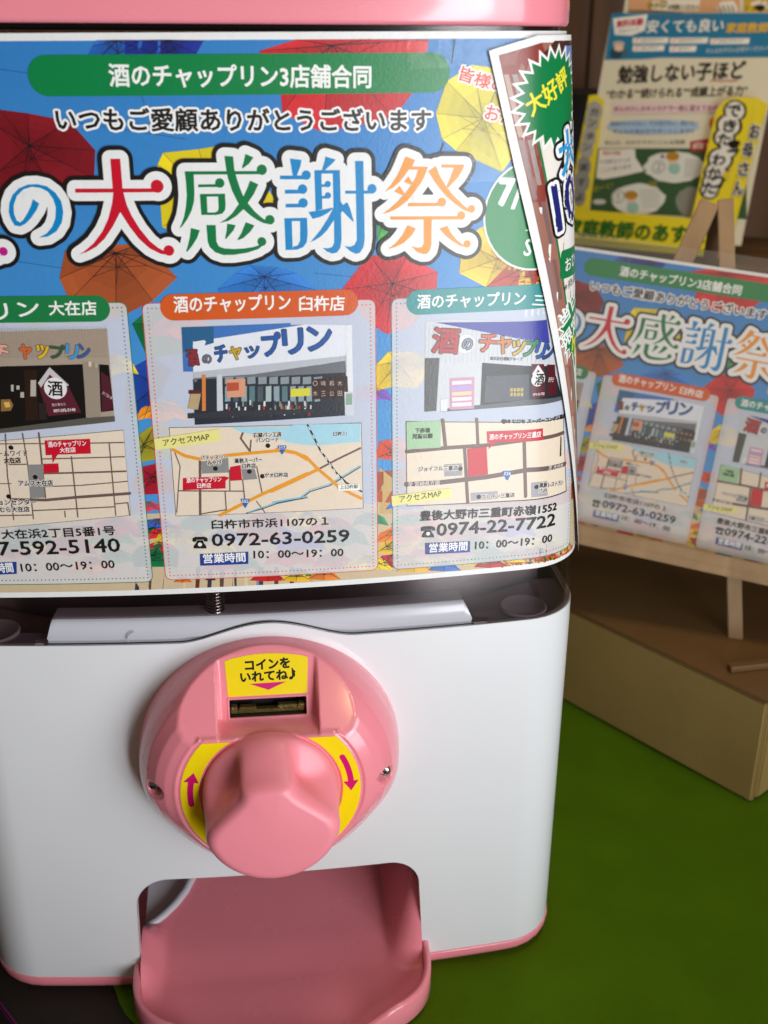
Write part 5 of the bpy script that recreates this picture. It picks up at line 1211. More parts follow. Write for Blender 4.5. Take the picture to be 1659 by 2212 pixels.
['L', 1, '2a3a58', 0.12, [[-32.7, 192.8], [-30.4, 183.9]]],
['L', 1, '1a2038', 0.5, [[75.4, 207.4], [74.6, 200]]],
['L', 1, '1a2038', 0.7, [[72.1, 173.3], [70.5, 168.9]]],
['U', 1, 'c83a7a', '5a4040', [-16.5, 14.7], [[-24.4, 10.2], [-21.9, 13.5], [-18.7, 15], [-14.2, 14.8], [-11.3, 12.9], [-9.2, 9.4], [-13, 10.3], [-16.8, 9.6], [-20.5, 10.7]]],
['U', 1, 'f0d018', '5a4040', [19.2, 33.5], [[9.4, 28], [12.5, 32], [16.3, 33.9], [22, 33.5], [25.8, 31.2], [28.6, 26.8], [23.8, 28], [19, 27.2], [14.2, 28.5]]],
['U', 1, 'f0d018', '5a4040', [71.1, 18.8], [[63.3, 14.5], [65.7, 17.7], [68.8, 19.2], [73.5, 18.7], [76.7, 16.8], [79.1, 13.1], [75.1, 14.2], [71.2, 13.7], [67.3, 14.9]]],
['U', 1, 'd82a2a', '5a4040', [30.9, 41.2], [[20.5, 35.4], [23.7, 39.7], [27.9, 41.7], [34, 41.3], [38.1, 38.8], [41.1, 34.1], [36, 35.4], [30.8, 34.6], [25.7, 36]]],
['U', 1, 'd84a1a', '5a4040', [-98, 22.2], [[-105.7, 17.7], [-103.1, 20.8], [-100.1, 22.4], [-95.9, 22.3], [-93.3, 20.7], [-91.6, 17.6], [-95, 18.3], [-98.6, 17.5], [-102, 18.3]]],
['U', 1, 'e8c020', '5a4040', [69.4, 19], [[59.8, 13.8], [62.7, 17.7], [66.5, 19.5], [72.3, 19], [76.2, 16.6], [79.2, 12.1], [74.3, 13.4], [69.5, 12.8], [64.6, 14.2]]],
['U', 1, '2a6ad0', '5a4040', [-13.7, 27.4], [[-21.9, 22.7], [-19.3, 26.1], [-16.1, 27.7], [-11.4, 27.5], [-8.3, 25.6], [-6.2, 22], [-10.1, 22.9], [-14.1, 22.2], [-17.9, 23.3]]],
['U', 1, 'd82a2a', '5a4040', [12.2, 17.9], [[1.3, 11.7], [4.7, 16.3], [9, 18.4], [15.4, 18], [19.5, 15.3], [22.6, 10.4], [17.3, 11.7], [11.9, 10.9], [6.7, 12.4]]],
['U', 1, 'c83a7a', '5a4040', [83.4, 14.3], [[75.2, 9.8], [77.6, 13.2], [80.9, 14.7], [85.9, 14.2], [89.4, 12.1], [92, 8.2], [87.7, 9.4], [83.6, 8.9], [79.3, 10.2]]],
['U', 1, '18a050', '5a4040', [-86, 32.6], [[-94.5, 27.7], [-91.7, 31.1], [-88.4, 32.8], [-83.7, 32.8], [-80.8, 31], [-78.9, 27.5], [-82.7, 28.2], [-86.7, 27.4], [-90.5, 28.4]]],
['U', 1, '18a050', '5a4040', [-98.2, 23.9], [[-107.5, 18.5], [-104.4, 22.2], [-100.8, 24.1], [-95.7, 24.1], [-92.5, 22.1], [-90.5, 18.3], [-94.6, 19.1], [-99, 18.2], [-103.2, 19.2]]],
['U', 1, '18a050', '5a4040', [-57.5, 20.3], [[-66.6, 15], [-63.6, 18.7], [-60, 20.5], [-54.9, 20.4], [-51.7, 18.4], [-49.5, 14.5], [-53.7, 15.4], [-58, 14.5], [-62.2, 15.6]]],
['U', 1, 'c83a7a', '5a4040', [93, 23.4], [[84.2, 18.7], [86.7, 22.2], [90.3, 23.8], [95.7, 23.3], [99.4, 21.1], [102.3, 16.9], [97.7, 18.2], [93.2, 17.6], [88.6, 19]]],
['U', 1, 'd84a1a', '5a4040', [3.6, 34.7], [[-7.1, 28.7], [-3.7, 33.1], [0.5, 35.1], [6.7, 34.8], [10.7, 32.3], [13.6, 27.5], [8.5, 28.8], [3.2, 27.9], [-1.9, 29.3]]],
['U', 1, '18a050', '5a4040', [-90.5, 43.9], [[-99.3, 38.9], [-96.4, 42.4], [-92.9, 44.1], [-88.1, 44.1], [-85.1, 42.3], [-83.1, 38.7], [-87, 39.5], [-91.2, 38.6], [-95.1, 39.6]]],
['U', 1, 'd84a1a', '5a4040', [67.3, 23.8], [[58.6, 19.1], [61.2, 22.6], [64.7, 24.2], [69.9, 23.8], [73.5, 21.6], [76.2, 17.6], [71.7, 18.7], [67.3, 18.1], [62.9, 19.5]]],
['U', 1, '18a050', '5a4040', [60.1, 29.8], [[52.6, 25.7], [54.8, 28.8], [57.8, 30.1], [62.3, 29.8], [65.4, 27.9], [67.7, 24.5], [63.9, 25.5], [60.1, 25], [56.3, 26.1]]],
['U', 1, 'c83a7a', '5a4040', [-90.8, 42.7], [[-97.5, 38.9], [-95.3, 41.6], [-92.6, 42.9], [-89, 42.9], [-86.7, 41.5], [-85.2, 38.8], [-88.2, 39.4], [-91.4, 38.7], [-94.3, 39.4]]],
['U', 1, 'e8c020', '5a4040', [14.1, 38.1], [[6.2, 33.7], [8.7, 36.9], [11.8, 38.4], [16.4, 38.2], [19.4, 36.3], [21.6, 32.8], [17.7, 33.7], [13.9, 33.1], [10.1, 34.2]]],
['U', 1, '18a050', '5a4040', [87.4, 17.3], [[76.7, 11.5], [79.9, 15.9], [84.2, 17.8], [90.7, 17.2], [95.2, 14.4], [98.7, 9.4], [93.1, 10.9], [87.6, 10.3], [82.1, 12]]],
['U', 1, '18a050', '5a4040', [-58.9, 29.4], [[-69.7, 23.2], [-66.1, 27.6], [-61.9, 29.7], [-55.8, 29.6], [-52, 27.2], [-49.4, 22.6], [-54.4, 23.7], [-59.6, 22.7], [-64.5, 24]]],
['U', 1, 'd82a2a', '5a4040', [-39.6, 23.6], [[-47.1, 19.2], [-44.7, 22.4], [-41.7, 23.9], [-37.5, 23.7], [-34.7, 22], [-32.8, 18.7], [-36.4, 19.5], [-40, 18.8], [-43.5, 19.8]]],
['U', 1, '2a6ad0', '5a4040', [5.3, 28.3], [[-5.6, 22], [-2.2, 26.5], [2.2, 28.7], [8.5, 28.3], [12.7, 25.7], [15.8, 20.8], [10.4, 22.1], [5, 21.2], [-0.3, 22.7]]],
['U', 1, 'f0d018', '5a4040', [-24.4, 26.9], [[-32.4, 22.4], [-29.8, 25.6], [-26.7, 27.2], [-22.2, 27], [-19.2, 25.2], [-17.2, 21.7], [-20.9, 22.6], [-24.8, 21.9], [-28.5, 22.9]]],
['U', 1, 'e8781a', '5a4040', [102.5, 28.6], [[94.1, 24.2], [96.5, 27.6], [99.9, 29], [105, 28.6], [108.6, 26.4], [111.3, 22.5], [107, 23.7], [102.7, 23.2], [98.3, 24.5]]],
['U', 1, 'd84a1a', '5a4040', [71.8, 22.6], [[64.9, 18.8], [67, 21.7], [69.7, 22.9], [74, 22.6], [76.8, 20.8], [79, 17.6], [75.4, 18.5], [71.9, 18.1], [68.4, 19.1]]],
['U', 1, 'e8c020', '5a4040', [-79.4, 30.9], [[-87.8, 26], [-85, 29.4], [-81.7, 31.1], [-77.1, 31], [-74.2, 29.2], [-72.3, 25.8], [-76, 26.5], [-80, 25.7], [-83.8, 26.7]]],
['U', 1, 'd82a2a', '5a4040', [-35.3, 30.7], [[-45.7, 24.7], [-42.4, 29], [-38.3, 31], [-32.4, 30.8], [-28.6, 28.5], [-25.9, 24], [-30.8, 25.1], [-35.9, 24.1], [-40.7, 25.4]]],
['U', 1, 'd84a1a', '5a4040', [-70.9, 31.4], [[-79.8, 26.2], [-76.9, 29.8], [-73.4, 31.6], [-68.4, 31.5], [-65.3, 29.6], [-63.2, 25.9], [-67.3, 26.7], [-71.5, 25.9], [-75.6, 26.9]]],
['U', 1, 'd84a1a', '5a4040', [4.7, 40.7], [[-5.9, 34.7], [-2.6, 39], [1.7, 41.1], [7.9, 40.8], [11.9, 38.3], [14.9, 33.6], [9.7, 34.8], [4.4, 33.9], [-0.7, 35.3]]],
['U', 1, 'e8781a', '5a4040', [55.8, 24.1], [[45.1, 18.2], [48.3, 22.6], [52.6, 24.6], [59, 24.1], [63.4, 21.4], [66.7, 16.5], [61.2, 17.9], [55.8, 17.1], [50.4, 18.7]]],
['U', 1, '2a6ad0', '5a4040', [-39.7, 33.6], [[-46.4, 29.7], [-44.3, 32.4], [-41.6, 33.8], [-37.8, 33.6], [-35.4, 32.1], [-33.7, 29.2], [-36.8, 29.9], [-40.1, 29.3], [-43.2, 30.1]]],
['U', 1, '2a6ad0', '5a4040', [58.5, 37.3], [[50.6, 32.9], [53, 36.1], [56.1, 37.6], [60.9, 37.3], [64.1, 35.3], [66.5, 31.7], [62.5, 32.7], [58.5, 32.2], [54.6, 33.3]]],
['U', 1, 'd82a2a', '5a4040', [116.7, 9.1], [[109.1, 5.3], [111.4, 8.4], [114.3, 9.7], [119.2, 8.7], [123, 6], [126.3, 1.6], [121.3, 3.8], [117, 4], [113, 5.5]]],
['U', 1, 'f0d018', '5a4040', [-86.3, 25.8], [[-95.4, 20.5], [-92.4, 24.2], [-88.8, 26], [-83.8, 25.9], [-80.7, 24], [-78.6, 20.2], [-82.7, 21.1], [-87.1, 20.2], [-91.1, 21.2]]],
['U', 1, 'd82a2a', '5a4040', [28.7, 30.5], [[18.3, 24.7], [21.5, 29], [25.6, 31], [31.7, 30.6], [35.8, 28], [38.9, 23.3], [33.7, 24.6], [28.5, 23.8], [23.4, 25.3]]],
['U', 1, 'f0d018', '5a4040', [43.1, 12.7], [[32.6, 6.7], [35.8, 11.1], [40, 13.1], [46.3, 12.7], [50.5, 10], [53.7, 5.1], [48.4, 6.4], [43.1, 5.7], [37.8, 7.3]]],
['U', 1, 'c83a7a', '5a4040', [-92.6, 40.4], [[-102.6, 34.6], [-99.3, 38.7], [-95.3, 40.6], [-89.8, 40.6], [-86.4, 38.5], [-84.2, 34.4], [-88.7, 35.3], [-93.4, 34.4], [-97.9, 35.4]]],
['R', 2, '087f43', [-69.2, 190.3], [74, 203.3], 6.4],
['T', 4, 'f4f4f0', '酒のチャップリン3店舗合同', [-42.25, 193.29], [46.1, 192.07], 7.24, 0.036, None],
['T', 4, '1c1818', 'いつもご愛顧ありがとうございます', [-61.51, 179.37], [67.32, 177.6], 7.44, 0.038, [['f2f2f0', 0.75]]],
['T', 4, 'd8452a', '皆様の', [76.96, 194.46], [93.61, 189.27], 4.68, 0.035, [['f4f2ee', 0.6]]],
['T', 4, 'd8452a', 'おか', [86.74, 181.47], [98.12, 178.77], 4.95, 0.035, [['f4f2ee', 0.6]]],
['D', 2, 'f0f0ee', 20.6, [108.2, 147.2]],
['D', 3, '0a8446', 19.9, [108.2, 147.2]],
['T', 4, 'f6f6f4', '7', [93.13, 151.49], [98.25, 151.13], 9.06, 0.09, None],
['T', 4, 'f6f6f4', '/', [98.37, 149.99], [101.48, 149.68], 9.9, 0.05, None],
['T', 4, 'f6f6f4', '2', [103.92, 141.7], [109.92, 140.91], 4.06, 0.04, None],
['T', 4, 'f6f6f4', 'S', [103.54, 132.51], [106.17, 132.19], 6.18, 0.03, None],
['V', 2, '1f7a48', [-129.8, 119.9], [-43.9, 119.9], [-44.2, 6], [-129.8, 6]],
['V', 2, 'd8552a', [-38.4, 119.4], [47.1, 118.4], [47.3, 6], [-39, 6.6]],
['V', 2, '2a8a92', [53.2, 118.4], [138, 118.4], [134.5, 5], [53.6, 5.6]],
['R', 4, '1b7a42', [-122, 113], [-50, 122.7], 4.8],
['R', 4, 'd2591f', [-31.9, 112.8], [40.6, 122.6], 4.8],
['R', 4, '2a8c8c', [58.8, 111.9], [137, 121.4], 4.8],
['T', 5, 'f4f2ee', '酒のチャップリン', [-152.73, 107.58], [-75.22, 115.51], 6.24, 0.03, None],
['T', 5, 'f4f2ee', '大在店', [-72, 115.61], [-54.91, 115.49], 5.15, 0.03, None],
['T', 5, 'f4f2ee', '酒のチャップリン', [-26.85, 115.75], [15.53, 115.53], 5.99, 0.03, None],
['T', 5, 'f4f2ee', '臼杵店', [18.74, 115.16], [35.44, 114.71], 5.45, 0.03, None],
['T', 5, 'f4f2ee', '酒のチャップリン', [63.02, 114.2], [105.13, 113.68], 5.32, 0.03, None],
['T', 5, 'f4f2ee', '三重店', [107.82, 113.15], [132.17, 109.36], 4.53, 0.03, None],
['P', 9, '1c1818', [[-27, 23.8], [-26.8, 24.8], [-25.7, 25.3], [-22.1, 25.2], [-21.1, 24.7], [-21, 23.7], [-21.2, 23.2], [-22.4, 23.2], [-22.6, 24], [-25.4, 24.1], [-25.7, 23.3], [-26.9, 23.2]]],
['P', 9, '1c1818', [[-25.2, 23.8], [-22.8, 23.7], [-22.7, 22.7], [-21.8, 21.2], [-21.7, 20.1], [-26.8, 20.4], [-26.6, 21.4], [-25.5, 22.8]]],
['D', 10, 'e8e4e2', 0.85, [-24.2, 22]],
['P', 9, '1c1818', [[65.2, 22.8], [65.3, 23.8], [66.4, 24.2], [70, 24], [71, 23.4], [71.2, 22.4], [71, 22], [69.9, 22.1], [69.6, 22.9], [66.7, 23], [66.5, 22.2], [65.3, 22.2]]],
['P', 9, '1c1818', [[67, 22.8], [69.4, 22.6], [69.6, 21.6], [70.6, 20], [70.8, 19], [65.7, 19.4], [65.8, 20.4], [66.7, 21.8]]],
['D', 10, 'e8e4e2', 0.85, [68.2, 20.9]],
['P', 4, 'a89888', [[-129.4, 108.9], [-51.8, 110.4], [-52.6, 74.6], [-138.2, 66.8]]],
['P', 5, '14110f', [[-131.9, 96.1], [-62, 97.1], [-63.2, 76.2], [-138.2, 67.2]]],
['P', 6, '2a1c14', [[-97.3, 92.6], [-93.2, 92.5], [-95.8, 74.4], [-100, 74.4]]],
['P', 6, '2c1b12', [[-83.9, 95.3], [-79.2, 95.2], [-81.3, 75.7], [-85.9, 75.4]]],
['P', 5, '120f0e', [[-56.5, 97], [-52.6, 96.6], [-52.5, 78.9], [-57.4, 78.3]]],
['P', 5, '9a8c7c', [[-62.1, 98.2], [-56.1, 97.3], [-57.7, 76.1], [-63, 76]]],
['P', 6, '5a5650', [[-138.2, 67.2], [-63.2, 76.2], [-52.4, 76.7], [-52.5, 74.5], [-138.2, 66.7]]],
['P', 7, '5a1f2c', [[-74.3, 96], [-79.5, 89.9], [-77.2, 77.1], [-64.7, 78.4], [-68.6, 89.4]]],
['P', 8, 'c8c2c4', [[-74.4, 96.2], [-79.4, 90.2], [-78.5, 88.4], [-74.7, 93.4], [-69.7, 88.3], [-68.1, 89.2]]],
['D', 9, 'e8e4e4', 4.2, [-73.2, 88]],
['T', 10, '1a1214', '酒', [-76.15, 85.3], [-70.83, 84.92], 5.74, 0.03, None],
['T', 9, 'e8e0e0', '097-592-5140', [-74.91, 78.58], [-66.82, 79.03], 1.17, 0.04, None],
['T', 9, 'd8c8cc', '酒の事なら', [-75.31, 80.92], [-70.16, 81.28], 1.17, 0, None],
['P', 7, '521c28', [[-55.7, 94.1], [-52.9, 91.9], [-52.6, 79.6], [-56.9, 78.6]]],
['T', 9, 'e0d4d4', '安くて旨い酒', [-56.31, 85.53], [-53.1, 83.28], 1.3, 0, None],
['T', 8, 'e8a898', 'チ', [-94.77, 100.69], [-89.66, 99.24], 5.23, 0.05, [['6a5a50', 0.25]]],
['T', 8, 'd8632c', 'ャ', [-85.01, 99.89], [-80.9, 99.14], 5.24, 0.05, [['6a5a50', 0.25]]],
['T', 8, 'e0b81c', 'ッ', [-78.9, 99.82], [-74.79, 99.06], 5.24, 0.05, [['6a5a50', 0.25]]],
['T', 8, '2f5a3c', 'プ', [-73.82, 99.75], [-68.62, 98.97], 5.25, 0.05, [['6a5a50', 0.25]]],
['T', 8, '3f9ad8', 'リ', [-68.06, 99.67], [-63.94, 98.9], 5.25, 0.05, [['6a5a50', 0.25]]],
['T', 8, '2f5a98', 'ン', [-63.79, 99.6], [-59.67, 98.82], 5.25, 0.05, [['6a5a50', 0.25]]],
['P', 8, 'b8b0a8', [[-89.5, 89.6], [-88.5, 89.6], [-88.9, 87], [-89.8, 87.1]]],
['P', 8, 'b8b0a8', [[-87.5, 89.3], [-86.4, 89.2], [-86.6, 87.7], [-87.7, 87.7]]],
['P', 8, 'b8b0a8', [[-86.4, 86.7], [-85.1, 86.7], [-85.3, 84.5], [-86.7, 84.6]]],
['P', 8, 'b8b0a8', [[-82, 91.3], [-80, 91.3], [-80.8, 85], [-82.9, 85]]],
['P', 8, '8a6a3a', [[-94.1, 83.9], [-90.6, 84], [-89.7, 81.7], [-90.9, 79.5], [-94.7, 79.2]]],
['P', 8, '2a2220', [[-80.3, 82.3], [-77.3, 82.4], [-77.8, 75.8], [-80.8, 75.7]]],
['L', 4.6, '94826f', 0.08, [[-110.8, 111.1], [-51.9, 110.1]]],
['L', 4.6, '94826f', 0.08, [[-110.9, 110.6], [-51.9, 109.6]]],
['L', 4.6, '94826f', 0.08, [[-111, 110.1], [-52, 109.1]]],
['L', 4.6, '94826f', 0.08, [[-111.1, 109.6], [-52, 108.6]]],
['L', 4.6, '94826f', 0.08, [[-111.2, 109.1], [-52.1, 108.1]]],
['L', 4.6, '94826f', 0.08, [[-111.2, 108.6], [-52.1, 107.6]]],
['L', 4.6, '94826f', 0.08, [[-111.3, 108.1], [-52.2, 107.1]]],
['L', 4.6, '94826f', 0.08, [[-111.4, 107.6], [-52.2, 106.6]]],
['L', 4.6, '94826f', 0.08, [[-111.5, 107.1], [-52.3, 106.1]]],
['L', 4.6, '94826f', 0.08, [[-111.6, 106.6], [-52.3, 105.6]]],
['L', 4.6, '94826f', 0.08, [[-111.7, 106.1], [-52.4, 105.1]]],
['L', 4.6, '94826f', 0.08, [[-111.8, 105.6], [-52.4, 104.6]]],
['L', 4.6, '94826f', 0.08, [[-111.8, 105.1], [-52.5, 104.1]]],
['L', 4.6, '94826f', 0.08, [[-111.9, 104.6], [-52.5, 103.6]]],
['L', 4.6, '94826f', 0.08, [[-112, 104.1], [-52.6, 103.1]]],
['L', 4.6, '94826f', 0.08, [[-112.1, 103.6], [-52.6, 102.6]]],
['L', 4.6, '94826f', 0.08, [[-112.2, 103.1], [-52.7, 102.1]]],
['L', 4.6, '94826f', 0.08, [[-112.3, 102.6], [-52.7, 101.6]]],
['L', 4.6, '94826f', 0.08, [[-112.4, 102.1], [-52.8, 101.1]]],
['L', 4.6, '94826f', 0.08, [[-112.4, 101.5], [-52.8, 100.5]]],
['L', 4.6, '94826f', 0.08, [[-112.5, 101], [-52.9, 100]]],
['L', 4.6, '94826f', 0.08, [[-112.6, 100.5], [-52.9, 100.1]]],
['L', 4.6, '94826f', 0.08, [[-112.7, 100], [-52.9, 99.6]]],
['L', 4.6, '94826f', 0.07, [[-103.8, 111.8], [-105, 100.2]]],
['L', 4.6, '94826f', 0.07, [[-102.7, 111.8], [-104, 100.2]]],
['L', 4.6, '94826f', 0.07, [[-101.7, 111.8], [-103, 100.3]]],
['L', 4.6, '94826f', 0.07, [[-100.7, 111.8], [-101.9, 100.2]]],
['L', 4.6, '94826f', 0.07, [[-99.6, 111.8], [-100.8, 100.2]]],
['L', 4.6, '94826f', 0.07, [[-98.5, 111.8], [-99.7, 100.2]]],
['L', 4.6, '94826f', 0.07, [[-97.5, 111.8], [-98.6, 100.2]]],
['L', 4.6, '94826f', 0.07, [[-96.4, 111.8], [-97.6, 100.2]]],
['L', 4.6, '94826f', 0.07, [[-95.3, 111.8], [-96.5, 100.2]]],
['L', 4.6, '94826f', 0.07, [[-94.2, 111.8], [-95.4, 100.2]]],
['L', 4.6, '94826f', 0.07, [[-93.2, 111.8], [-94.3, 100.2]]],
['L', 4.6, '94826f', 0.07, [[-92.1, 111.8], [-93.2, 100.2]]],
['L', 4.6, '94826f', 0.07, [[-91, 111.8], [-92.1, 100.2]]],
['L', 4.6, '94826f', 0.07, [[-89.9, 111.8], [-91, 100.2]]],
['L', 4.6, '94826f', 0.07, [[-88.9, 111.8], [-89.9, 100.2]]],
['L', 4.6, '94826f', 0.07, [[-87.8, 111.7], [-88.9, 100.1]]],
['L', 4.6, '94826f', 0.07, [[-86.7, 111.7], [-87.8, 100.1]]],
['L', 4.6, '94826f', 0.07, [[-85.6, 111.7], [-86.7, 100.1]]],
['L', 4.6, '94826f', 0.07, [[-84.6, 111.7], [-85.6, 100.1]]],
['L', 4.6, '94826f', 0.07, [[-83.5, 111.7], [-84.5, 100.1]]],
['L', 4.6, '94826f', 0.07, [[-82.4, 111.7], [-83.4, 100.1]]],
['L', 4.6, '94826f', 0.07, [[-81.3, 111.7], [-82.3, 100.1]]],
['L', 4.6, '94826f', 0.07, [[-80.3, 111.7], [-81.3, 100.1]]],
['L', 4.6, '94826f', 0.07, [[-79.2, 111.7], [-80.2, 100]]],
['L', 4.6, '94826f', 0.07, [[-78.1, 111.6], [-79.1, 100]]],
['L', 4.6, '94826f', 0.07, [[-77.1, 111.6], [-78, 100]]],
['L', 4.6, '94826f', 0.07, [[-76, 111.6], [-76.9, 100]]],
['L', 4.6, '94826f', 0.07, [[-74.9, 111.6], [-75.8, 100]]],
['L', 4.6, '94826f', 0.07, [[-73.8, 111.6], [-74.7, 100]]],
['L', 4.6, '94826f', 0.07, [[-72.8, 111.6], [-73.7, 100]]],
['L', 4.6, '94826f', 0.07, [[-71.7, 111.6], [-72.6, 99.9]]],
['L', 4.6, '94826f', 0.07, [[-70.6, 111.5], [-71.5, 99.9]]],
['L', 4.6, '94826f', 0.07, [[-69.5, 111.5], [-70.4, 99.9]]],
['L', 4.6, '94826f', 0.07, [[-68.5, 111.5], [-69.3, 99.9]]],
['L', 4.6, '94826f', 0.07, [[-67.4, 111.5], [-68.2, 99.9]]],
['L', 4.6, '94826f', 0.07, [[-66.3, 111.5], [-67.2, 99.9]]],
['L', 4.6, '94826f', 0.07, [[-65.3, 111.5], [-66.1, 99.8]]],
['L', 4.6, '94826f', 0.07, [[-64.2, 111.5], [-65, 99.8]]],
['L', 4.6, '94826f', 0.07, [[-63.1, 111.4], [-63.9, 99.8]]],
['L', 4.6, '94826f', 0.07, [[-62.1, 111.4], [-62.8, 99.8]]],
['L', 4.6, '94826f', 0.07, [[-61, 111.4], [-61.7, 99.8]]],
['L', 4.6, '94826f', 0.07, [[-59.9, 111.4], [-60.7, 99.8]]],
['L', 4.6, '94826f', 0.07, [[-58.8, 111.4], [-59.6, 99.7]]],
['L', 4.6, '94826f', 0.07, [[-57.8, 111.3], [-58.5, 99.7]]],
['L', 4.6, '94826f', 0.07, [[-56.7, 111.3], [-57.4, 99.7]]],
['L', 4.6, '94826f', 0.07, [[-55.6, 111.3], [-56.3, 99.7]]],
['L', 4.6, '94826f', 0.07, [[-54.6, 111.3], [-55.2, 99.7]]],
['L', 4.6, '94826f', 0.07, [[-53.5, 111.3], [-54.2, 99.6]]],
['L', 4.6, '94826f', 0.07, [[-52.4, 111.3], [-53.1, 99.6]]],
['P', 8, 'd8c8a8', [[-59.9, 98.1], [-58.9, 98.1], [-59, 96.2], [-60, 96.2]]],
['P', 8, 'b0a890', [[-57.6, 97.7], [-56.7, 97.7], [-56.7, 95.7], [-57.7, 95.7]]],
['P', 9, 'e0b060', [[-93.2, 82.8], [-91, 82.9], [-90.8, 81], [-92.8, 80.7]]],
['P', 8, '6a3a20', [[-96.6, 92.6], [-94.6, 92.5], [-95.4, 86.1], [-97.6, 86.1]]],
['P', 4, '3f72b8', [[-24.8, 110.3], [15.3, 110.7], [14.9, 100], [-25.1, 101.2]]],
['P', 4, '3f72b8', [[-24.8, 110.3], [23, 109.9], [23.7, 91.7], [-25.4, 93.4]]],
['P', 5, '2a5f8a', [[-24.8, 110.3], [-13, 110.3], [-13.4, 104.1], [-24.8, 100.9]]],
['P', 5, 'e2e4ec', [[-21, 104.7], [20.7, 110], [37.9, 109.1], [35.5, 97.4], [0.8, 94.2], [-21.7, 93.1]]],
['P', 6, 'b9bcc4', [[-21.5, 93.1], [0.8, 95], [35.5, 97.4], [35.6, 95.5], [26.5, 94.4], [0.6, 91.6], [-21.7, 90.8]]],
['P', 6, '6d7078', [[-21.7, 90.8], [0.6, 91.6], [35.4, 95.5], [35.7, 90.9], [-21.8, 89.3]]],
['P', 6, '2b2f38', [[-22, 90.4], [0.6, 90.4], [35.4, 90.9], [36.9, 73.7], [-22.6, 72.3]]],
['P', 7, 'e4e6ea', [[35.9, 109.2], [38.1, 109.3], [38.2, 73.6], [35.6, 73.7]]],
['P', 8, 'd88040', [[-18.6, 92.1], [-17.2, 92.1], [-18.1, 77.9], [-19.5, 77.8]]],
['P', 8, 'c8ccd4', [[-13.1, 92], [-11.1, 91.9], [-11.6, 77.3], [-13.9, 77.4]]],
['P', 8, '5a2a28', [[-23.9, 86.2], [-19.4, 86], [-19.5, 84.6], [-24, 84.7]]],
['P', 8, 'b8a078', [[-23.3, 84.7], [-19.5, 84.6], [-21, 78.4], [-24.8, 78.9]]],
['P', 7, '8aa0a8', [[-10.3, 87.2], [-8.2, 87.3], [-8.6, 81.3], [-10.7, 81.2]]],
['P', 7, '4a5a60', [[-7.3, 87.1], [-5.2, 87.2], [-5.5, 81.2], [-7.6, 81.1]]],
['P', 7, '8aa0a8', [[-4.2, 87], [-2.1, 87.1], [-2.4, 81], [-4.5, 81]]],
['P', 7, '5a7a80', [[-1.2, 86.9], [0.9, 87], [0.6, 80.9], [-1.5, 80.9]]],
['P', 7, '4a5a60', [[1.9, 86.7], [4, 86.9], [3.7, 80.8], [1.6, 80.7]]],
['P', 7, 'a8b8b8', [[5, 86.6], [7.1, 86.8], [6.8, 80.7], [4.7, 80.6]]],
['P', 7, '8aa0a8', [[8, 86.5], [10.1, 86.6], [9.9, 80.6], [7.8, 80.5]]],
['P', 7, '5a7a80', [[11.1, 86.4], [13.2, 86.5], [13, 80.4], [10.9, 80.4]]],
['P', 7, '8aa0a8', [[14.2, 86.3], [16.3, 86.4], [16.1, 80.3], [14, 80.2]]],
['P', 7, '8aa0a8', [[17.3, 86.1], [19.4, 86.3], [19.2, 80.2], [17.1, 80.1]]],
['P', 7, '8aa0a8', [[20.4, 86], [22.5, 86.1], [22.3, 80], [20.2, 80]]],
['P', 7, '8aa0a8', [[23.5, 85.9], [25.6, 86], [25.4, 79.9], [23.3, 79.8]]],
['P', 7, '8c949c', [[-10.1, 90.8], [-7, 91], [-7.1, 88.2], [-10.3, 88.1]]],
['P', 7, '8c949c', [[-5.9, 90.7], [-2.8, 90.8], [-3, 88], [-6.1, 87.9]]],
['P', 7, '8c949c', [[-1.8, 90.5], [1.3, 90.7], [1.2, 87.9], [-1.9, 87.8]]],
['P', 7, '8c949c', [[2.4, 90.4], [5.5, 90.5], [5.4, 87.7], [2.2, 87.6]]],
['P', 7, '8c949c', [[6.5, 90.2], [9.7, 90.4], [9.6, 87.5], [6.4, 87.5]]],
['P', 7, '8c949c', [[10.7, 90], [13.9, 90.2], [13.8, 87.4], [10.6, 87.3]]],
['P', 7, '8c949c', [[14.9, 89.9], [18.1, 90], [18, 87.2], [14.8, 87.1]]],
['P', 7, '8c949c', [[19.1, 89.7], [22.3, 89.9], [22.2, 87], [19, 86.9]]],
['P', 7, '8c949c', [[23.3, 89.5], [26.5, 89.7], [26.4, 86.8], [23.2, 86.8]]],
['P', 8, 'd89a78', [[-9.7, 89.9], [-2.5, 90], [-2.9, 82.9], [-9.7, 82.8]]],
['P', 9, 'b8503a', [[-9.5, 88.6], [-5, 88.6], [-5.2, 85.5], [-9.7, 85.3]]],
['P', 8, '3a2420', [[22.3, 88.8], [36.1, 89.4], [36.3, 81.2], [22.4, 80.7]]],
['T', 9, 'c8b8a8', '○', [22.93, 86.1], [24.64, 86.18], 2, 0, None],
['T', 9, 'c8b8a8', '木', [22.8, 82.06], [24.53, 82.14], 2.02, 0, None],
['T', 9, 'c8b8a8', '味', [26.05, 85.96], [27.78, 86.04], 2.01, 0, None],
['T', 9, 'c8b8a8', '三', [25.94, 81.92], [27.67, 82], 2.02, 0, None],
['T', 9, 'c8b8a8', '和', [29.19, 85.82], [30.91, 85.9], 2.01, 0, None],
['T', 9, 'c8b8a8', '公', [29.09, 81.77], [30.82, 81.85], 2.03, 0, None],
['T', 9, 'c8b8a8', '木', [32.33, 85.67], [34.06, 85.75], 2.02, 0, None],
['T', 9, 'c8b8a8', '田', [32.25, 81.63], [33.98, 81.7], 2.02, 0, None],
['P', 9, 'd8d040', [[14.3, 85.3], [21.8, 85.4], [21.7, 82.3], [14.2, 82.2]]],
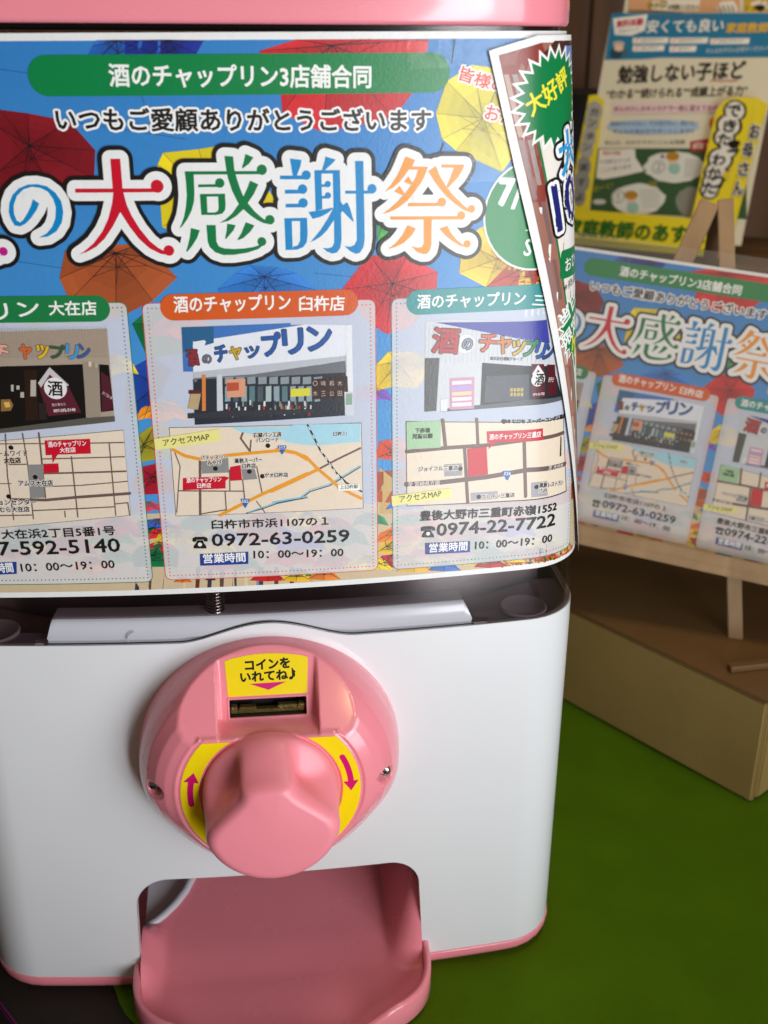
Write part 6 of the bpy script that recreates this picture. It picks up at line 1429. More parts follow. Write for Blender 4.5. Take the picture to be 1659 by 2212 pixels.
['P', 9, '8a8a80', [[10.3, 79.6], [10.9, 79.6], [10.8, 77.5], [10.2, 77.5]]],
['P', 9, '5a6a4a', [[-0.7, 80.9], [-0.1, 80.9], [-0.2, 78.8], [-0.8, 78.8]]],
['P', 9, 'b03a28', [[17, 78.6], [17.7, 78.5], [17.6, 76.4], [17, 76.5]]],
['P', 9, 'c8ccd0', [[-1.4, 81.6], [-0.8, 81.5], [-0.9, 79.5], [-1.5, 79.5]]],
['P', 9, 'c8ccd0', [[15, 77.3], [15.7, 77.3], [15.6, 75.2], [15, 75.2]]],
['P', 9, 'e0e0e0', [[-3.4, 78.9], [-2.8, 78.8], [-2.9, 76.8], [-3.5, 76.8]]],
['P', 9, '3a4a60', [[6.3, 76.7], [6.9, 76.6], [6.8, 74.5], [6.2, 74.6]]],
['P', 9, '8a8a80', [[-4.2, 81.2], [-3.5, 81.1], [-3.6, 79.1], [-4.3, 79.1]]],
['P', 9, '3a4a60', [[-5, 78.3], [-4.3, 78.2], [-4.5, 76.2], [-5.1, 76.2]]],
['P', 9, 'b03a28', [[3.6, 78.5], [4.2, 78.5], [4.1, 76.4], [3.5, 76.4]]],
['P', 9, '2a2622', [[7.3, 76.2], [8, 76.2], [7.9, 74.1], [7.2, 74.2]]],
['P', 9, '3a4a60', [[6.4, 77], [7.1, 77], [7, 74.9], [6.3, 74.9]]],
['P', 9, 'e0e0e0', [[-5, 77.6], [-4.4, 77.5], [-4.5, 75.5], [-5.2, 75.5]]],
['P', 9, '8a8a80', [[12, 78], [12.6, 77.9], [12.5, 75.9], [11.9, 75.9]]],
['P', 9, '8a8a80', [[9.8, 80.5], [10.5, 80.5], [10.4, 78.4], [9.7, 78.5]]],
['P', 9, 'e0e0e0', [[13.2, 80.6], [13.9, 80.6], [13.8, 78.5], [13.2, 78.6]]],
['P', 9, '3a4a60', [[7.7, 81], [8.4, 80.9], [8.3, 78.9], [7.6, 78.9]]],
['P', 9, '3a4a60', [[-7.8, 78.7], [-7.1, 78.7], [-7.2, 76.7], [-7.9, 76.7]]],
['P', 9, 'e0e0e0', [[19.2, 77.5], [19.9, 77.5], [19.8, 75.4], [19.2, 75.4]]],
['P', 9, 'e0e0e0', [[12.7, 78.5], [13.3, 78.5], [13.2, 76.4], [12.6, 76.4]]],
['P', 9, 'c8ccd0', [[13, 79.2], [13.6, 79.2], [13.6, 77.1], [12.9, 77.1]]],
['P', 9, '3a4a60', [[-9.8, 80.7], [-9.1, 80.6], [-9.3, 78.6], [-9.9, 78.6]]],
['P', 9, '8a8a80', [[16, 78], [16.7, 78], [16.6, 75.9], [16, 75.9]]],
['P', 9, 'c8ccd0', [[2.6, 77.3], [3.2, 77.3], [3.1, 75.2], [2.5, 75.2]]],
['P', 9, 'b03a28', [[6.4, 76.9], [7, 76.8], [6.9, 74.8], [6.3, 74.8]]],
['P', 9, '2a2622', [[21.2, 79.7], [21.8, 79.6], [21.8, 77.5], [21.1, 77.6]]],
['P', 9, 'b03a28', [[3.7, 80.3], [4.3, 80.3], [4.2, 78.3], [3.6, 78.3]]],
['P', 9, '2a2622', [[6.8, 80.7], [7.4, 80.7], [7.3, 78.6], [6.7, 78.6]]],
['P', 9, 'c8ccd0', [[13.2, 78.2], [13.8, 78.2], [13.8, 76.1], [13.1, 76.1]]],
['P', 9, '3a4a60', [[13.8, 80.9], [14.4, 80.8], [14.3, 78.8], [13.7, 78.8]]],
['P', 9, '8a8a80', [[7.9, 79.1], [8.6, 79.1], [8.5, 77], [7.9, 77]]],
['P', 9, '8a8a80', [[19.6, 79.7], [20.3, 79.6], [20.2, 77.5], [19.6, 77.6]]],
['P', 9, '5a6a4a', [[16, 79.1], [16.6, 79.1], [16.6, 77], [15.9, 77]]],
['P', 9, 'e0e0e0', [[1.9, 79.1], [2.5, 79.1], [2.4, 77], [1.8, 77.1]]],
['P', 9, '8a8a80', [[15.6, 81], [16.3, 81], [16.2, 78.9], [15.6, 79]]],
['P', 9, 'b03a28', [[14.1, 78.9], [14.7, 78.8], [14.6, 76.8], [14, 76.8]]],
['P', 9, 'b03a28', [[-9.4, 78.9], [-8.8, 78.8], [-8.9, 76.8], [-9.6, 76.8]]],
['P', 9, '8a8a80', [[12, 78.9], [12.7, 78.9], [12.6, 76.8], [11.9, 76.8]]],
['P', 9, '3a4a60', [[0, 77], [0.7, 77], [0.6, 74.9], [-0.1, 74.9]]],
['P', 9, '2a2622', [[-1.6, 77.8], [-1, 77.8], [-1.1, 75.7], [-1.8, 75.7]]],
['P', 9, '2a2622', [[-8.7, 78], [-8.1, 78], [-8.2, 75.9], [-8.8, 75.9]]],
['P', 9, 'e0e0e0', [[3.9, 80.9], [4.6, 80.9], [4.5, 78.8], [3.8, 78.9]]],
['P', 9, 'c8ccd0', [[12.9, 77.7], [13.5, 77.7], [13.4, 75.6], [12.8, 75.6]]],
['P', 9, 'b03a28', [[-10, 77.3], [-9.4, 77.3], [-9.5, 75.2], [-10.2, 75.2]]],
['P', 9, '8a8a80', [[6.1, 78], [6.7, 77.9], [6.6, 75.9], [6, 75.9]]],
['P', 9, 'b03a28', [[20.8, 76.5], [21.4, 76.4], [21.4, 74.3], [20.7, 74.4]]],
['P', 9, 'c8ccd0', [[11.4, 76.9], [12, 76.9], [11.9, 74.8], [11.3, 74.8]]],
['P', 9, '8a8a80', [[13.5, 77.8], [14.1, 77.8], [14.1, 75.7], [13.4, 75.7]]],
['P', 9, 'c8ccd0', [[-6.7, 80.8], [-6.1, 80.8], [-6.2, 78.7], [-6.8, 78.7]]],
['P', 9, 'b03a28', [[10.9, 78.6], [11.6, 78.6], [11.5, 76.5], [10.9, 76.6]]],
['P', 9, 'c8ccd0', [[21.5, 78.6], [22.1, 78.5], [22, 76.5], [21.4, 76.5]]],
['P', 9, 'c8ccd0', [[1.8, 79.4], [2.5, 79.4], [2.4, 77.3], [1.7, 77.3]]],
['P', 9, '8a8a80', [[-8.3, 76.9], [-7.7, 76.8], [-7.8, 74.8], [-8.4, 74.8]]],
['P', 9, 'c8ccd0', [[-10.5, 80.3], [-9.8, 80.3], [-9.9, 78.2], [-10.6, 78.3]]],
['P', 9, 'e0e0e0', [[-6.7, 77.2], [-6, 77.2], [-6.1, 75.1], [-6.8, 75.2]]],
['P', 9, 'c8ccd0', [[19.2, 80.3], [19.9, 80.3], [19.8, 78.2], [19.2, 78.2]]],
['P', 9, 'c8ccd0', [[-5.8, 79.1], [-5.2, 79.1], [-5.3, 77], [-5.9, 77]]],
['P', 9, '3a4a60', [[-3.1, 81], [-2.4, 81], [-2.5, 78.9], [-3.2, 78.9]]],
['P', 9, '3a4a60', [[12.3, 79.4], [13, 79.4], [12.9, 77.3], [12.2, 77.3]]],
['P', 9, 'e0e0e0', [[-3.6, 78.1], [-2.9, 78.1], [-3.1, 76.1], [-3.7, 76.1]]],
['P', 10, '34363c', [[-24.9, 77], [-11.9, 77.7], [23.3, 77], [23.2, 75.4], [-25, 75]]],
['P', 10, 'cfd4dc', [[34.8, 83.2], [38.2, 83.2], [38.1, 73.6], [34.9, 73.8]]],
['P', 11, '88a890', [[35.4, 82.4], [37.8, 82.5], [37.7, 78], [35.3, 78]]],
['T', 8, '8a3034', '酒', [-23.04, 95.5], [-19.24, 95.96], 6.02, 0.05, [['1f3048', 0.22]]],
['T', 8, '70747c', 'の', [-17.65, 96.2], [-14.53, 96.68], 3.19, 0.05, [['1f3048', 0.22]]],
['T', 8, '2a5a9c', 'チ', [-12.81, 96.77], [-8.52, 97.2], 6.01, 0.05, [['1f3048', 0.22]]],
['T', 8, 'c8a020', 'ャ', [-7.42, 97.31], [-3.13, 97.74], 4.96, 0.05, [['1f3048', 0.22]]],
['T', 8, '2a5a9c', 'ッ', [-1.75, 97.84], [3.44, 98.23], 4.25, 0.05, [['1f3048', 0.22]]],
['T', 8, '2858a0', 'プ', [4.84, 98.47], [11.42, 98.8], 8.48, 0.05, [['1f3048', 0.22]]],
['T', 8, '2858a0', 'リ', [12.47, 98.98], [19.77, 99.28], 9.19, 0.05, [['1f3048', 0.22]]],
['T', 8, '2858a0', 'ン', [21.87, 99.89], [30.73, 100.67], 8.81, 0.05, [['1f3048', 0.22]]],
['P', 4, 'c9ccd0', [[66.2, 108.9], [75.3, 109.6], [118.6, 106.3], [125.3, 72.4], [66.2, 73.4]]],
['P', 5, '3a3f9a', [[70, 108.7], [114.5, 106.9], [116.5, 97.4]]],
['L', 5, 'aeb2b8', 0.12, [[67.7, 108.1], [67.5, 93.2]]],
['L', 5, 'aeb2b8', 0.12, [[69.4, 108], [69.2, 93.1]]],
['L', 5, 'aeb2b8', 0.12, [[71.1, 107.8], [70.9, 93]]],
['L', 5, 'aeb2b8', 0.12, [[72.8, 107.4], [72.6, 92.9]]],
['L', 5, 'aeb2b8', 0.12, [[74.4, 107.1], [74.3, 92.9]]],
['L', 5, 'aeb2b8', 0.12, [[76.1, 106.8], [76, 92.8]]],
['L', 5, 'aeb2b8', 0.12, [[77.8, 106.4], [77.7, 92.7]]],
['L', 5, 'aeb2b8', 0.12, [[79.5, 106.1], [79.4, 92.6]]],
['L', 5, 'aeb2b8', 0.12, [[81.2, 105.8], [81.1, 92.5]]],
['L', 5, 'aeb2b8', 0.12, [[82.9, 105.4], [82.9, 92.4]]],
['L', 5, 'aeb2b8', 0.12, [[84.6, 105.1], [84.6, 92.3]]],
['L', 5, 'aeb2b8', 0.12, [[86.3, 104.8], [86.3, 92.2]]],
['L', 5, 'aeb2b8', 0.12, [[88, 104.4], [88, 92.1]]],
['L', 5, 'aeb2b8', 0.12, [[89.8, 104.1], [89.8, 92]]],
['L', 5, 'aeb2b8', 0.12, [[91.5, 103.7], [91.5, 91.9]]],
['L', 5, 'aeb2b8', 0.12, [[93.2, 103.4], [93.2, 91.8]]],
['L', 5, 'aeb2b8', 0.12, [[94.9, 103], [95, 91.7]]],
['L', 5, 'aeb2b8', 0.12, [[96.7, 102.7], [96.7, 91.6]]],
['L', 5, 'aeb2b8', 0.12, [[98.4, 102.3], [98.5, 91.5]]],
['L', 5, 'aeb2b8', 0.12, [[100.2, 102], [100.2, 91.3]]],
['L', 5, 'aeb2b8', 0.12, [[101.9, 101.6], [102, 91.2]]],
['L', 5, 'aeb2b8', 0.12, [[103.7, 101.3], [103.7, 91.1]]],
['L', 5, 'aeb2b8', 0.12, [[105.3, 100.9], [105.4, 91]]],
['L', 5, 'aeb2b8', 0.12, [[107, 100.5], [107.1, 90.9]]],
['L', 5, 'aeb2b8', 0.12, [[108.7, 100.1], [108.8, 90.7]]],
['L', 5, 'aeb2b8', 0.12, [[110.5, 99.6], [110.6, 90.5]]],
['L', 5, 'aeb2b8', 0.12, [[112.4, 99.1], [112.4, 90.3]]],
['L', 5, 'aeb2b8', 0.12, [[114.4, 98.6], [114.4, 90]]],
['L', 5, 'aeb2b8', 0.12, [[116.5, 98], [116.5, 89.6]]],
['P', 6, '4a4a4c', [[66.1, 95], [71.9, 94.8], [70.9, 73.5], [66.2, 73.4]]],
['P', 6, '23262a', [[88.9, 91.9], [118.5, 88], [124.6, 73.8], [88.7, 73.8]]],
['P', 7, '4a5058', [[90.6, 86.4], [108, 86.1], [108.6, 75.6], [90.2, 75.7]]],
['P', 7, '5a5c60', [[72.8, 74], [107.8, 75.7], [125.2, 74], [125.3, 72.4], [107.9, 73.2], [72.9, 73]]],
['P', 7, 'c890b0', [[76.1, 86.4], [85.9, 86.3], [86.1, 73.5], [76.4, 73.6]]],
['P', 8, 'e8d8d8', [[76.9, 85.3], [84.8, 85.2], [84.8, 83.8], [77, 83.7]]],
['P', 8, 'a8a0d8', [[77, 83.1], [84.8, 83], [84.9, 81.6], [77, 81.5]]],
['P', 8, 'e8c8a0', [[77, 80.8], [84.9, 80.8], [84.9, 79.3], [77.1, 79.3]]],
['P', 8, 'e8d8d8', [[77.1, 78.6], [85, 78.5], [85, 77.1], [77.1, 77]]],
['P', 8, 'e8d8d8', [[77.1, 76.4], [85, 76.3], [85.1, 74.8], [77.2, 74.8]]],
['P', 8, 'b8a050', [[100.6, 81], [101.7, 81], [101.8, 79.6], [100.6, 79.5]]],
['P', 8, 'b8a050', [[100.7, 79.1], [101.8, 79.1], [101.8, 77.6], [100.7, 77.6]]],
['P', 8, 'b8a050', [[102, 80.9], [103.2, 80.9], [103.2, 79.5], [102.1, 79.4]]],
['P', 8, 'b8a050', [[102.1, 79], [103.2, 79], [103.3, 77.5], [102.2, 77.5]]],
['P', 8, 'b8a050', [[103.5, 80.8], [104.6, 80.8], [104.7, 79.4], [103.5, 79.3]]],
['P', 8, 'b8a050', [[103.6, 78.9], [104.7, 78.9], [104.8, 77.4], [103.6, 77.4]]],
['P', 8, 'b8a050', [[104.9, 80.7], [106, 80.7], [106.1, 79.3], [105, 79.2]]],
['P', 8, 'b8a050', [[105, 78.8], [106.1, 78.8], [106.2, 77.3], [105.1, 77.3]]],
['P', 7, '5a1826', [[108.8, 90.1], [114.1, 89.4], [115.4, 75.8], [109.5, 75.9]]],
['P', 7, '541622', [[115.5, 89], [119.6, 88.1], [121.3, 75.8], [116.6, 76]]],
['P', 8, 'e8e4e4', [[111.5, 89.6], [109.2, 85.9], [110.1, 85], [111.6, 87.6], [113.9, 84.5], [114.6, 85.2]]],
['D', 9, 'e8e4e4', 2.9, [111.9, 83.6]],
['T', 10, '1a1214', '酒', [110.26, 81.42], [114.07, 80.87], 4.65, 0.03, None],
['T', 9, 'e8e0e0', '0974-22-7722', [109.92, 77.05], [114.83, 76.81], 0.97, 0.04, None],
['T', 9, 'e8dcdc', '乾杯を!', [116.33, 81.68], [119.06, 81.15], 2.1, 0, None],
['D', 6, 'd8dade', 3.6, [82, 99.8]],
['P', 8, 'd8dade', [[72.4, 78], [75.5, 78.2], [75.2, 73.2], [72.7, 73.2]]],
['T', 8, 'b02a2c', '酒', [68.79, 97.16], [78.81, 96.17], 9.53, 0.05, [['40383a', 0.3]]],
['T', 8, '8890a0', 'の', [80.55, 97.93], [84.28, 97.26], 4.22, 0.05, [['40383a', 0.3]]],
['T', 8, 'c85a3a', 'チ', [87.18, 96.64], [93.87, 95.79], 6.93, 0.05, [['40383a', 0.3]]],
['T', 8, 'c87838', 'ャ', [94.27, 95.61], [99.67, 94.82], 6.58, 0.05, [['40383a', 0.3]]],
['T', 8, 'c8a828', 'ッ', [100.24, 94.48], [105.16, 93.71], 5.84, 0.05, [['40383a', 0.3]]],
['T', 8, '2f8a5a', 'プ', [105.01, 93.79], [109.82, 92.87], 6.64, 0.05, [['40383a', 0.3]]],
['T', 8, '2a5ab0', 'リ', [109.68, 92.58], [113.51, 91.59], 6.27, 0.05, [['40383a', 0.3]]],
['T', 8, '2a4a90', 'ン', [113.32, 91.69], [117.63, 90.49], 5.91, 0.05, [['40383a', 0.3]]],
['T', 8, '5a5a5c', '株式会社酒販グループ', [92.01, 92.78], [105.12, 91.67], 1.41, 0.02, None],
['P', 4, '3c3230', [[-138.3, 64.3], [-49.7, 71.1], [-50.2, 35.5], [-138.3, 28.1]]],
['P', 5, 'e6d5c0', [[-138.2, 64.2], [-49.8, 70.9], [-50.3, 35.7], [-138.2, 28.3]]],
['L', 6, '6d5650', 0.5, [[-94.3, 70.1], [-95.9, 53.3], [-96, 34.6]]],
['L', 6, '6d5650', 0.5, [[-87.8, 70.3], [-87.5, 57.8], [-88.3, 34.9]]],
['L', 6, '6d5650', 0.7, [[-81.6, 70.4], [-82.5, 43.9]]],
['L', 6, '6d5650', 0.45, [[-96.9, 66.2], [-81.8, 66.2]]],
['L', 6, '6d5650', 0.5, [[-81.8, 66.1], [-50.1, 66]]],
['L', 6, '6d5650', 0.5, [[-81.6, 59.9], [-50.4, 60.2]]],
['L', 6, '6d5650', 0.5, [[-94.6, 57.8], [-87.5, 57.8]]],
['L', 6, '6d5650', 0.7, [[-82, 53.9], [-50.4, 54.2]]],
['L', 6, '6d5650', 0.55, [[-70.5, 60.6], [-70.9, 35.4]]],
['L', 6, '6d5650', 0.5, [[-55.6, 66], [-56.1, 35.8]]],
['L', 6, '6d5650', 0.45, [[-82.3, 48.5], [-68.7, 48.7], [-50.1, 50]]],
['L', 6, '6d5650', 1.2, [[-95.9, 43.2], [-82.3, 42.8], [-70, 43.8], [-49.8, 44.9]]],
['L', 6, '6d5650', 0.5, [[-87.9, 38.4], [-56.1, 39.4]]],
['L', 6, '6d5650', 0.5, [[-101.2, 36.4], [-88.8, 36.5]]],
['L', 6, '6d5650', 0.5, [[-75.7, 37.9], [-75.8, 35.5]]],
['L', 6, '6d5650', 0.5, [[-55.9, 40.6], [-50.9, 41], [-50.7, 35.7]]],
['L', 6, '6d5650', 0.4, [[-99.2, 49.9], [-95, 49.9]]],
['P', 7, '8c8a88', [[-87.5, 57.6], [-81.7, 57.7], [-82.7, 43.9], [-88.4, 43.6]]],
['P', 8, 'c8102a', [[-81.5, 57.9], [-75.7, 58], [-75.9, 54.4], [-81.7, 54.1]]],
['P', 8, 'c8102a', [[-79.8, 67.4], [-62.6, 67.8], [-62.9, 61.8], [-75.6, 61.6], [-77.9, 58.1], [-77.8, 61.5], [-80.1, 61.4]]],
['T', 9, 'f8f0f0', '酒のチャップリン', [-78.71, 64.67], [-64.28, 65.02], 2.25, 0.03, None],
['T', 9, 'f8f0f0', '大在店', [-74.5, 62.34], [-68.56, 62.54], 2.11, 0.03, None],
['D', 8, '1a1616', 0.95, [-92.9, 64.7]],
['D', 8, '1a1616', 0.95, [-85.3, 52.5]],
['D', 8, '1a1616', 0.95, [-96.6, 44.5]],
['T', 9, '241c1c', 'ホームワイド', [-100.83, 61.15], [-86.89, 61.24], 2.26, 0, None],
['T', 9, '241c1c', '大在店', [-96.28, 58.3], [-89.88, 58.46], 2.28, 0.045, None],
['T', 9, '241c1c', 'アムス大在店', [-91.89, 48.81], [-78.82, 48.87], 2.32, 0.045, [['e8e0d8', 0.25]]],
['T', 9, '241c1c', 'ファッションセンター', [-111.17, 40.94], [-86.25, 40.94], 2.2, 0.045, [['e8e0d8', 0.25]]],
['T', 9, '241c1c', 'しまむら大在店', [-105.3, 37.82], [-89.23, 37.98], 2.21, 0.045, [['e8e0d8', 0.25]]],
['T', 9, '1c1818', '大分市大在浜2丁目5番1号', [-117.52, 25.86], [-56.97, 27.27], 4.06, 0.02, None],
['T', 9, '1c1818', '097-592-5140', [-114.49, 18.91], [-55.73, 19.93], 5.88, 0.03, None],
['P', 7, '1f3f8c', [[-112.1, 15.7], [-97.4, 16.2], [-98, 10.9], [-112.9, 10.3]]],
['T', 9, 'f4f4f4', '営業時間', [-111.78, 11.13], [-99.11, 11.72], 4.3, 0.03, None],
['T', 9, '1c1818', '10：00～19：00', [-95.9, 11.85], [-58.64, 12.77], 3.47, 0.02, None],
['P', 4, '3c3230', [[-32.5, 71.6], [41.3, 70.4], [41.6, 34.1], [-32.8, 34.6]]],
['P', 5, 'e6d5c0', [[-32.3, 71.4], [41.1, 70.2], [41.4, 34.3], [-32.6, 34.8]]],
['P', 6, 'a6d3e2', [[-9.5, 70.9], [-5.4, 68.9], [1.5, 66.7], [8.6, 65.3], [19.9, 62.4], [20.1, 70]]],
['P', 6, 'a6d3e2', [[15.3, 70.9], [40.9, 70.2], [40.8, 62.6], [23.3, 61.9], [18, 62.6], [11.3, 64.1], [11.5, 70.1]]],
['L', 7, 'e89a20', 1.3, [[-31.6, 62.5], [-27.2, 59.8], [-21.7, 58.3], [-13.1, 59.3], [-2.4, 60], [9.8, 60.6], [15.5, 59.2], [19.7, 56.3]]],
['L', 7, 'e89a20', 1.3, [[8.1, 61.1], [14.9, 59.5], [19.4, 57.3], [23.8, 52.1], [28.3, 47.7], [32.1, 43.7], [40.7, 38.5]]],
['L', 7, 'e89a20', 1.3, [[-15.4, 34.4], [0.3, 42], [19.5, 50.4]]],
['L', 7, 'e89a20', 1.3, [[5.1, 43.6], [14.4, 47.6], [23.8, 51.9]]],
['L', 6, '6d5650', 0.8, [[24.2, 52.1], [31.6, 55.8], [40.7, 59.9]]],
['L', 6, '6d5650', 0.8, [[-4.3, 69.2], [-5.6, 66.2], [-2.3, 60.8]]],
['L', 6, '6d5650', 0.6, [[-2.3, 60.8], [-1.7, 65.2]]],
['L', 6, '6d5650', 0.45, [[-31, 61.1], [-29.5, 55.7], [-31, 45.7], [-32.3, 36.3]]],
['L', 6, '6d5650', 1, [[-21.7, 58.1], [-23.2, 35.1]]],
['L', 6, '6d5650', 0.5, [[-30.8, 45.4], [-5.4, 44.2]]],
['L', 6, '6d5650', 0.5, [[-10.6, 53.4], [-11, 44.5]]],
['L', 6, '6d5650', 0.5, [[-12.9, 44.6], [-12.9, 36.6], [-22.9, 35.2]]],
['L', 6, '6d5650', 0.5, [[-5.8, 49], [-5.4, 39.9]]],
['L', 6, '6d5650', 0.5, [[-0.1, 54.5], [1.5, 43.1]]],
['L', 6, '6d5650', 0.45, [[-0.9, 39.7], [2.2, 34.7]]],
['L', 6, '3a4a58', 0.45, [[-5.1, 34.7], [1.5, 36.4], [7.5, 38.4], [19.2, 40.2]]],
['L', 7, '7cc4e0', 0.4, [[-4.4, 35.1], [1.5, 37], [7.5, 39], [19.2, 40.8]]],
['L', 6, '3a4a58', 0.45, [[5.6, 38.5], [16.5, 39.8], [20.5, 42.7], [28.3, 44.8], [40.6, 52]]],
['L', 7, '7cc4e0', 0.4, [[5.6, 39.1], [16.5, 40.4], [20.5, 43.4], [28.3, 45.5], [40.6, 52.6]]],
['L', 8, '1c1c1c', 0.7, [[20.4, 70.5], [24.8, 60.2], [30.7, 50.5], [34.9, 45.6], [40.9, 41.5]]],
['L', 9, 'f4f4f0', 0.35, [[20.7, 69.7], [21.3, 68.5]]],
['L', 9, 'f4f4f0', 0.35, [[22.2, 66.2], [22.8, 65]]],
['L', 9, 'f4f4f0', 0.35, [[23.7, 62.9], [24.3, 61.7]]],
['L', 9, 'f4f4f0', 0.35, [[25.2, 59.8], [25.9, 58.6]]],
['L', 9, 'f4f4f0', 0.35, [[26.8, 57], [27.4, 55.7]]],
['L', 9, 'f4f4f0', 0.35, [[28.3, 54.3], [29, 53]]],
['L', 9, 'f4f4f0', 0.35, [[29.9, 51.8], [30.5, 50.5]]],
['L', 9, 'f4f4f0', 0.35, [[31.5, 49.5], [32.1, 48.3]]],
['L', 9, 'f4f4f0', 0.35, [[33.1, 47.5], [33.7, 46.2]]],
['P', 7, '8c8a88', [[-21.2, 57.3], [-10.8, 58.5], [-10.9, 52.3], [-21.4, 52.3]]],
['P', 7, '8c8a88', [[-6.2, 55], [-1.2, 55], [-0, 49.1], [-5.7, 48.9]]],
['P', 8, 'c8102a', [[-10.3, 54.6], [-6.3, 55.2], [-6, 48.9], [-10.6, 48.8]]],
['P', 8, 'c8102a', [[-28.8, 50.7], [-12.6, 50.8], [-10.8, 50.2], [-12.4, 48.9], [-12.6, 45.7], [-29.2, 45.6]]],
['T', 9, 'f8f0f0', '酒のチャップリン', [-27.5, 48.67], [-14.04, 48.61], 2.17, 0.03, None],
['T', 9, 'f8f0f0', '臼杵店', [-23.52, 46.34], [-18.21, 46.28], 2.02, 0.03, None],
['D', 8, '1a1616', 0.95, [4.7, 62.8]],
['D', 8, '1a1616', 0.95, [-16, 54.2]],
['D', 8, '1a1616', 0.95, [-3, 52.4]],
['D', 8, '1a1616', 0.95, [2, 50.2]],
['T', 9, '241c1c', '石窯パン工房', [-0.74, 66.35], [10.08, 66.33], 1.96, 0.045, [['ece2d6', 0.25]]],
['T', 9, '241c1c', 'パンロード', [0.36, 64.33], [8.92, 64.25], 1.82, 0.045, [['ece2d6', 0.25]]],
['T', 9, '241c1c', 'パティスリー', [-21.35, 57.95], [-11.03, 57.93], 1.83, 0.045, [['ece2d6', 0.25]]],
['T', 9, '241c1c', 'みやび', [-18.87, 55.71], [-13.59, 55.73], 1.99, 0.045, [['ece2d6', 0.25]]],
['T', 9, '241c1c', '業務スーパー', [-8.43, 56.06], [2.17, 56.13], 1.99, 0.045, [['ece2d6', 0.25]]],
['T', 9, '241c1c', '臼杵店', [-5.7, 53.78], [-0.38, 53.77], 2, 0.045, [['ece2d6', 0.25]]],
['T', 9, '241c1c', 'ゲオ臼杵店', [2.87, 49.57], [11.91, 49.44], 1.87, 0.045, [['ece2d6', 0.25]]],
['T', 9, '241c1c', '臼杵川', [30.15, 65.53], [35.34, 65.42], 1.77, 0.045, [['d8ecf2', 0.2]]],
['P', 10, 'f4f4ee', [[31.5, 45], [40, 44.9], [40.2, 42.2], [31.6, 42.4]]],
['T', 11, '241c1c', '上臼杵駅', [32.28, 43.04], [39.63, 43], 1.67, 0.02, None],
['P', 9, '2f62ac', [[8.3, 62.3], [8.7, 62.7], [11.6, 62.6], [12, 62.1], [10.2, 59], [9.8, 59]]],
['T', 10, 'f4f4f4', '217', [8.78, 61.05], [11.36, 61.01], 1.3, 0.02, None],
['P', 9, '2f62ac', [[-7.1, 40.6], [-6.7, 41.1], [-3.8, 40.9], [-3.4, 40.4], [-5.2, 37.2], [-5.7, 37.2]]],
['T', 10, 'f4f4f4', '502', [-6.64, 39.31], [-4.03, 39.26], 1.34, 0.02, None],
['P', 9, '2f62ac', [[98.7, 45.6], [99.2, 46.1], [102.5, 45.8], [103, 45.3], [101.2, 41.8], [100.7, 41.9]]],
['T', 10, 'f4f4f4', '326', [99.39, 44.22], [102.39, 44.05], 1.46, 0.02, None],
['P', 10, 'e9e28c', [[-38.5, 67.2], [-13.2, 70.5], [-13.7, 68.1], [-12.7, 65.6], [-38.4, 62.6]]],
['T', 11, '2a2420', 'アクセスMAP', [-35.08, 64.12], [-17.31, 66.24], 2.71, 0.01, None],
['T', 9, '1c1818', '臼杵市市浜1107の１', [-18.92, 28.49], [27.38, 27.69], 3.91, 0.02, None],
['T', 9, '1c1818', '0972-63-0259', [-19.34, 20.95], [35.62, 19.83], 5.32, 0.03, None],
['P', 7, '1f3f8c', [[-24.5, 17.7], [-5.2, 17.8], [-5.5, 12.4], [-24.7, 12.5]]],
['T', 9, 'f4f4f4', '営業時間', [-23.33, 13.61], [-6.58, 13.52], 4.12, 0.03, None],
['T', 9, '1c1818', '10：00～19：00', [-3.16, 14.73], [33.11, 13.49], 3.32, 0.02, None],
['P', 4, '3c3230', [[58.7, 70], [126.3, 64.9], [130.5, 31.2], [59.3, 33.7]]],
['P', 5, 'e6d5c0', [[59, 69.7], [125.9, 64.7], [129.8, 31.8], [59.5, 34]]],
['P', 6, '9fc49a', [[59, 69.7], [72.8, 69.3], [72.9, 58.1], [59.2, 58.2]]],
['L', 6, '6d5650', 1.6, [[59.2, 57.3], [76.3, 57.8], [93.2, 57.7], [108.7, 58.7], [126.6, 58.1]]],
['L', 6, '6d5650', 1.5, [[73.5, 69.5], [74.9, 57.6]]],
['L', 6, '6d5650', 1.3, [[87.4, 69], [88.2, 57.8]]],
['L', 6, '6d5650', 1.5, [[107.5, 58], [109.3, 33.9]]],
['L', 6, '6d5650', 1.4, [[82.7, 57.2], [84.6, 33.4]]],
['L', 6, '6d5650', 2, [[59.2, 43.3], [72.5, 43.1], [92.9, 44], [109.4, 45.6], [128.5, 44]]],
['P', 7, '9a98a0', [[74.4, 50.8], [81.8, 50.7], [82, 45.5], [74.6, 45.6]]],
['P', 7, 'a4a2aa', [[85.7, 37.5], [97.2, 37.4], [97.4, 33.9], [85.9, 34]]],
['P', 7, 'a4a2aa', [[111.2, 39.8], [118.3, 39.4], [118.9, 32.8], [111.7, 33.2]]],
['P', 8, 'c8182a', [[83.8, 56.8], [91.8, 57.2], [92.8, 45.1], [84.5, 44.7]]],
['P', 8, 'c8182a', [[91.6, 63.6], [115, 62.7], [115.3, 57.8], [95.6, 58.7], [92.5, 55.8], [93.6, 58.7], [92.1, 58.6]]],
['T', 9, 'f8f0f0', '酒のチャップリン三重店', [92.82, 59.9], [114.18, 59.23], 2.49, 0.03, None],
['T', 9, '241c1c', '下赤嶺', [62.44, 64.96], [68.41, 64.73], 1.95, 0.045, None],
['T', 9, '241c1c', '児童公園', [61.36, 62.58], [69.39, 62.3], 1.96, 0.045, None],
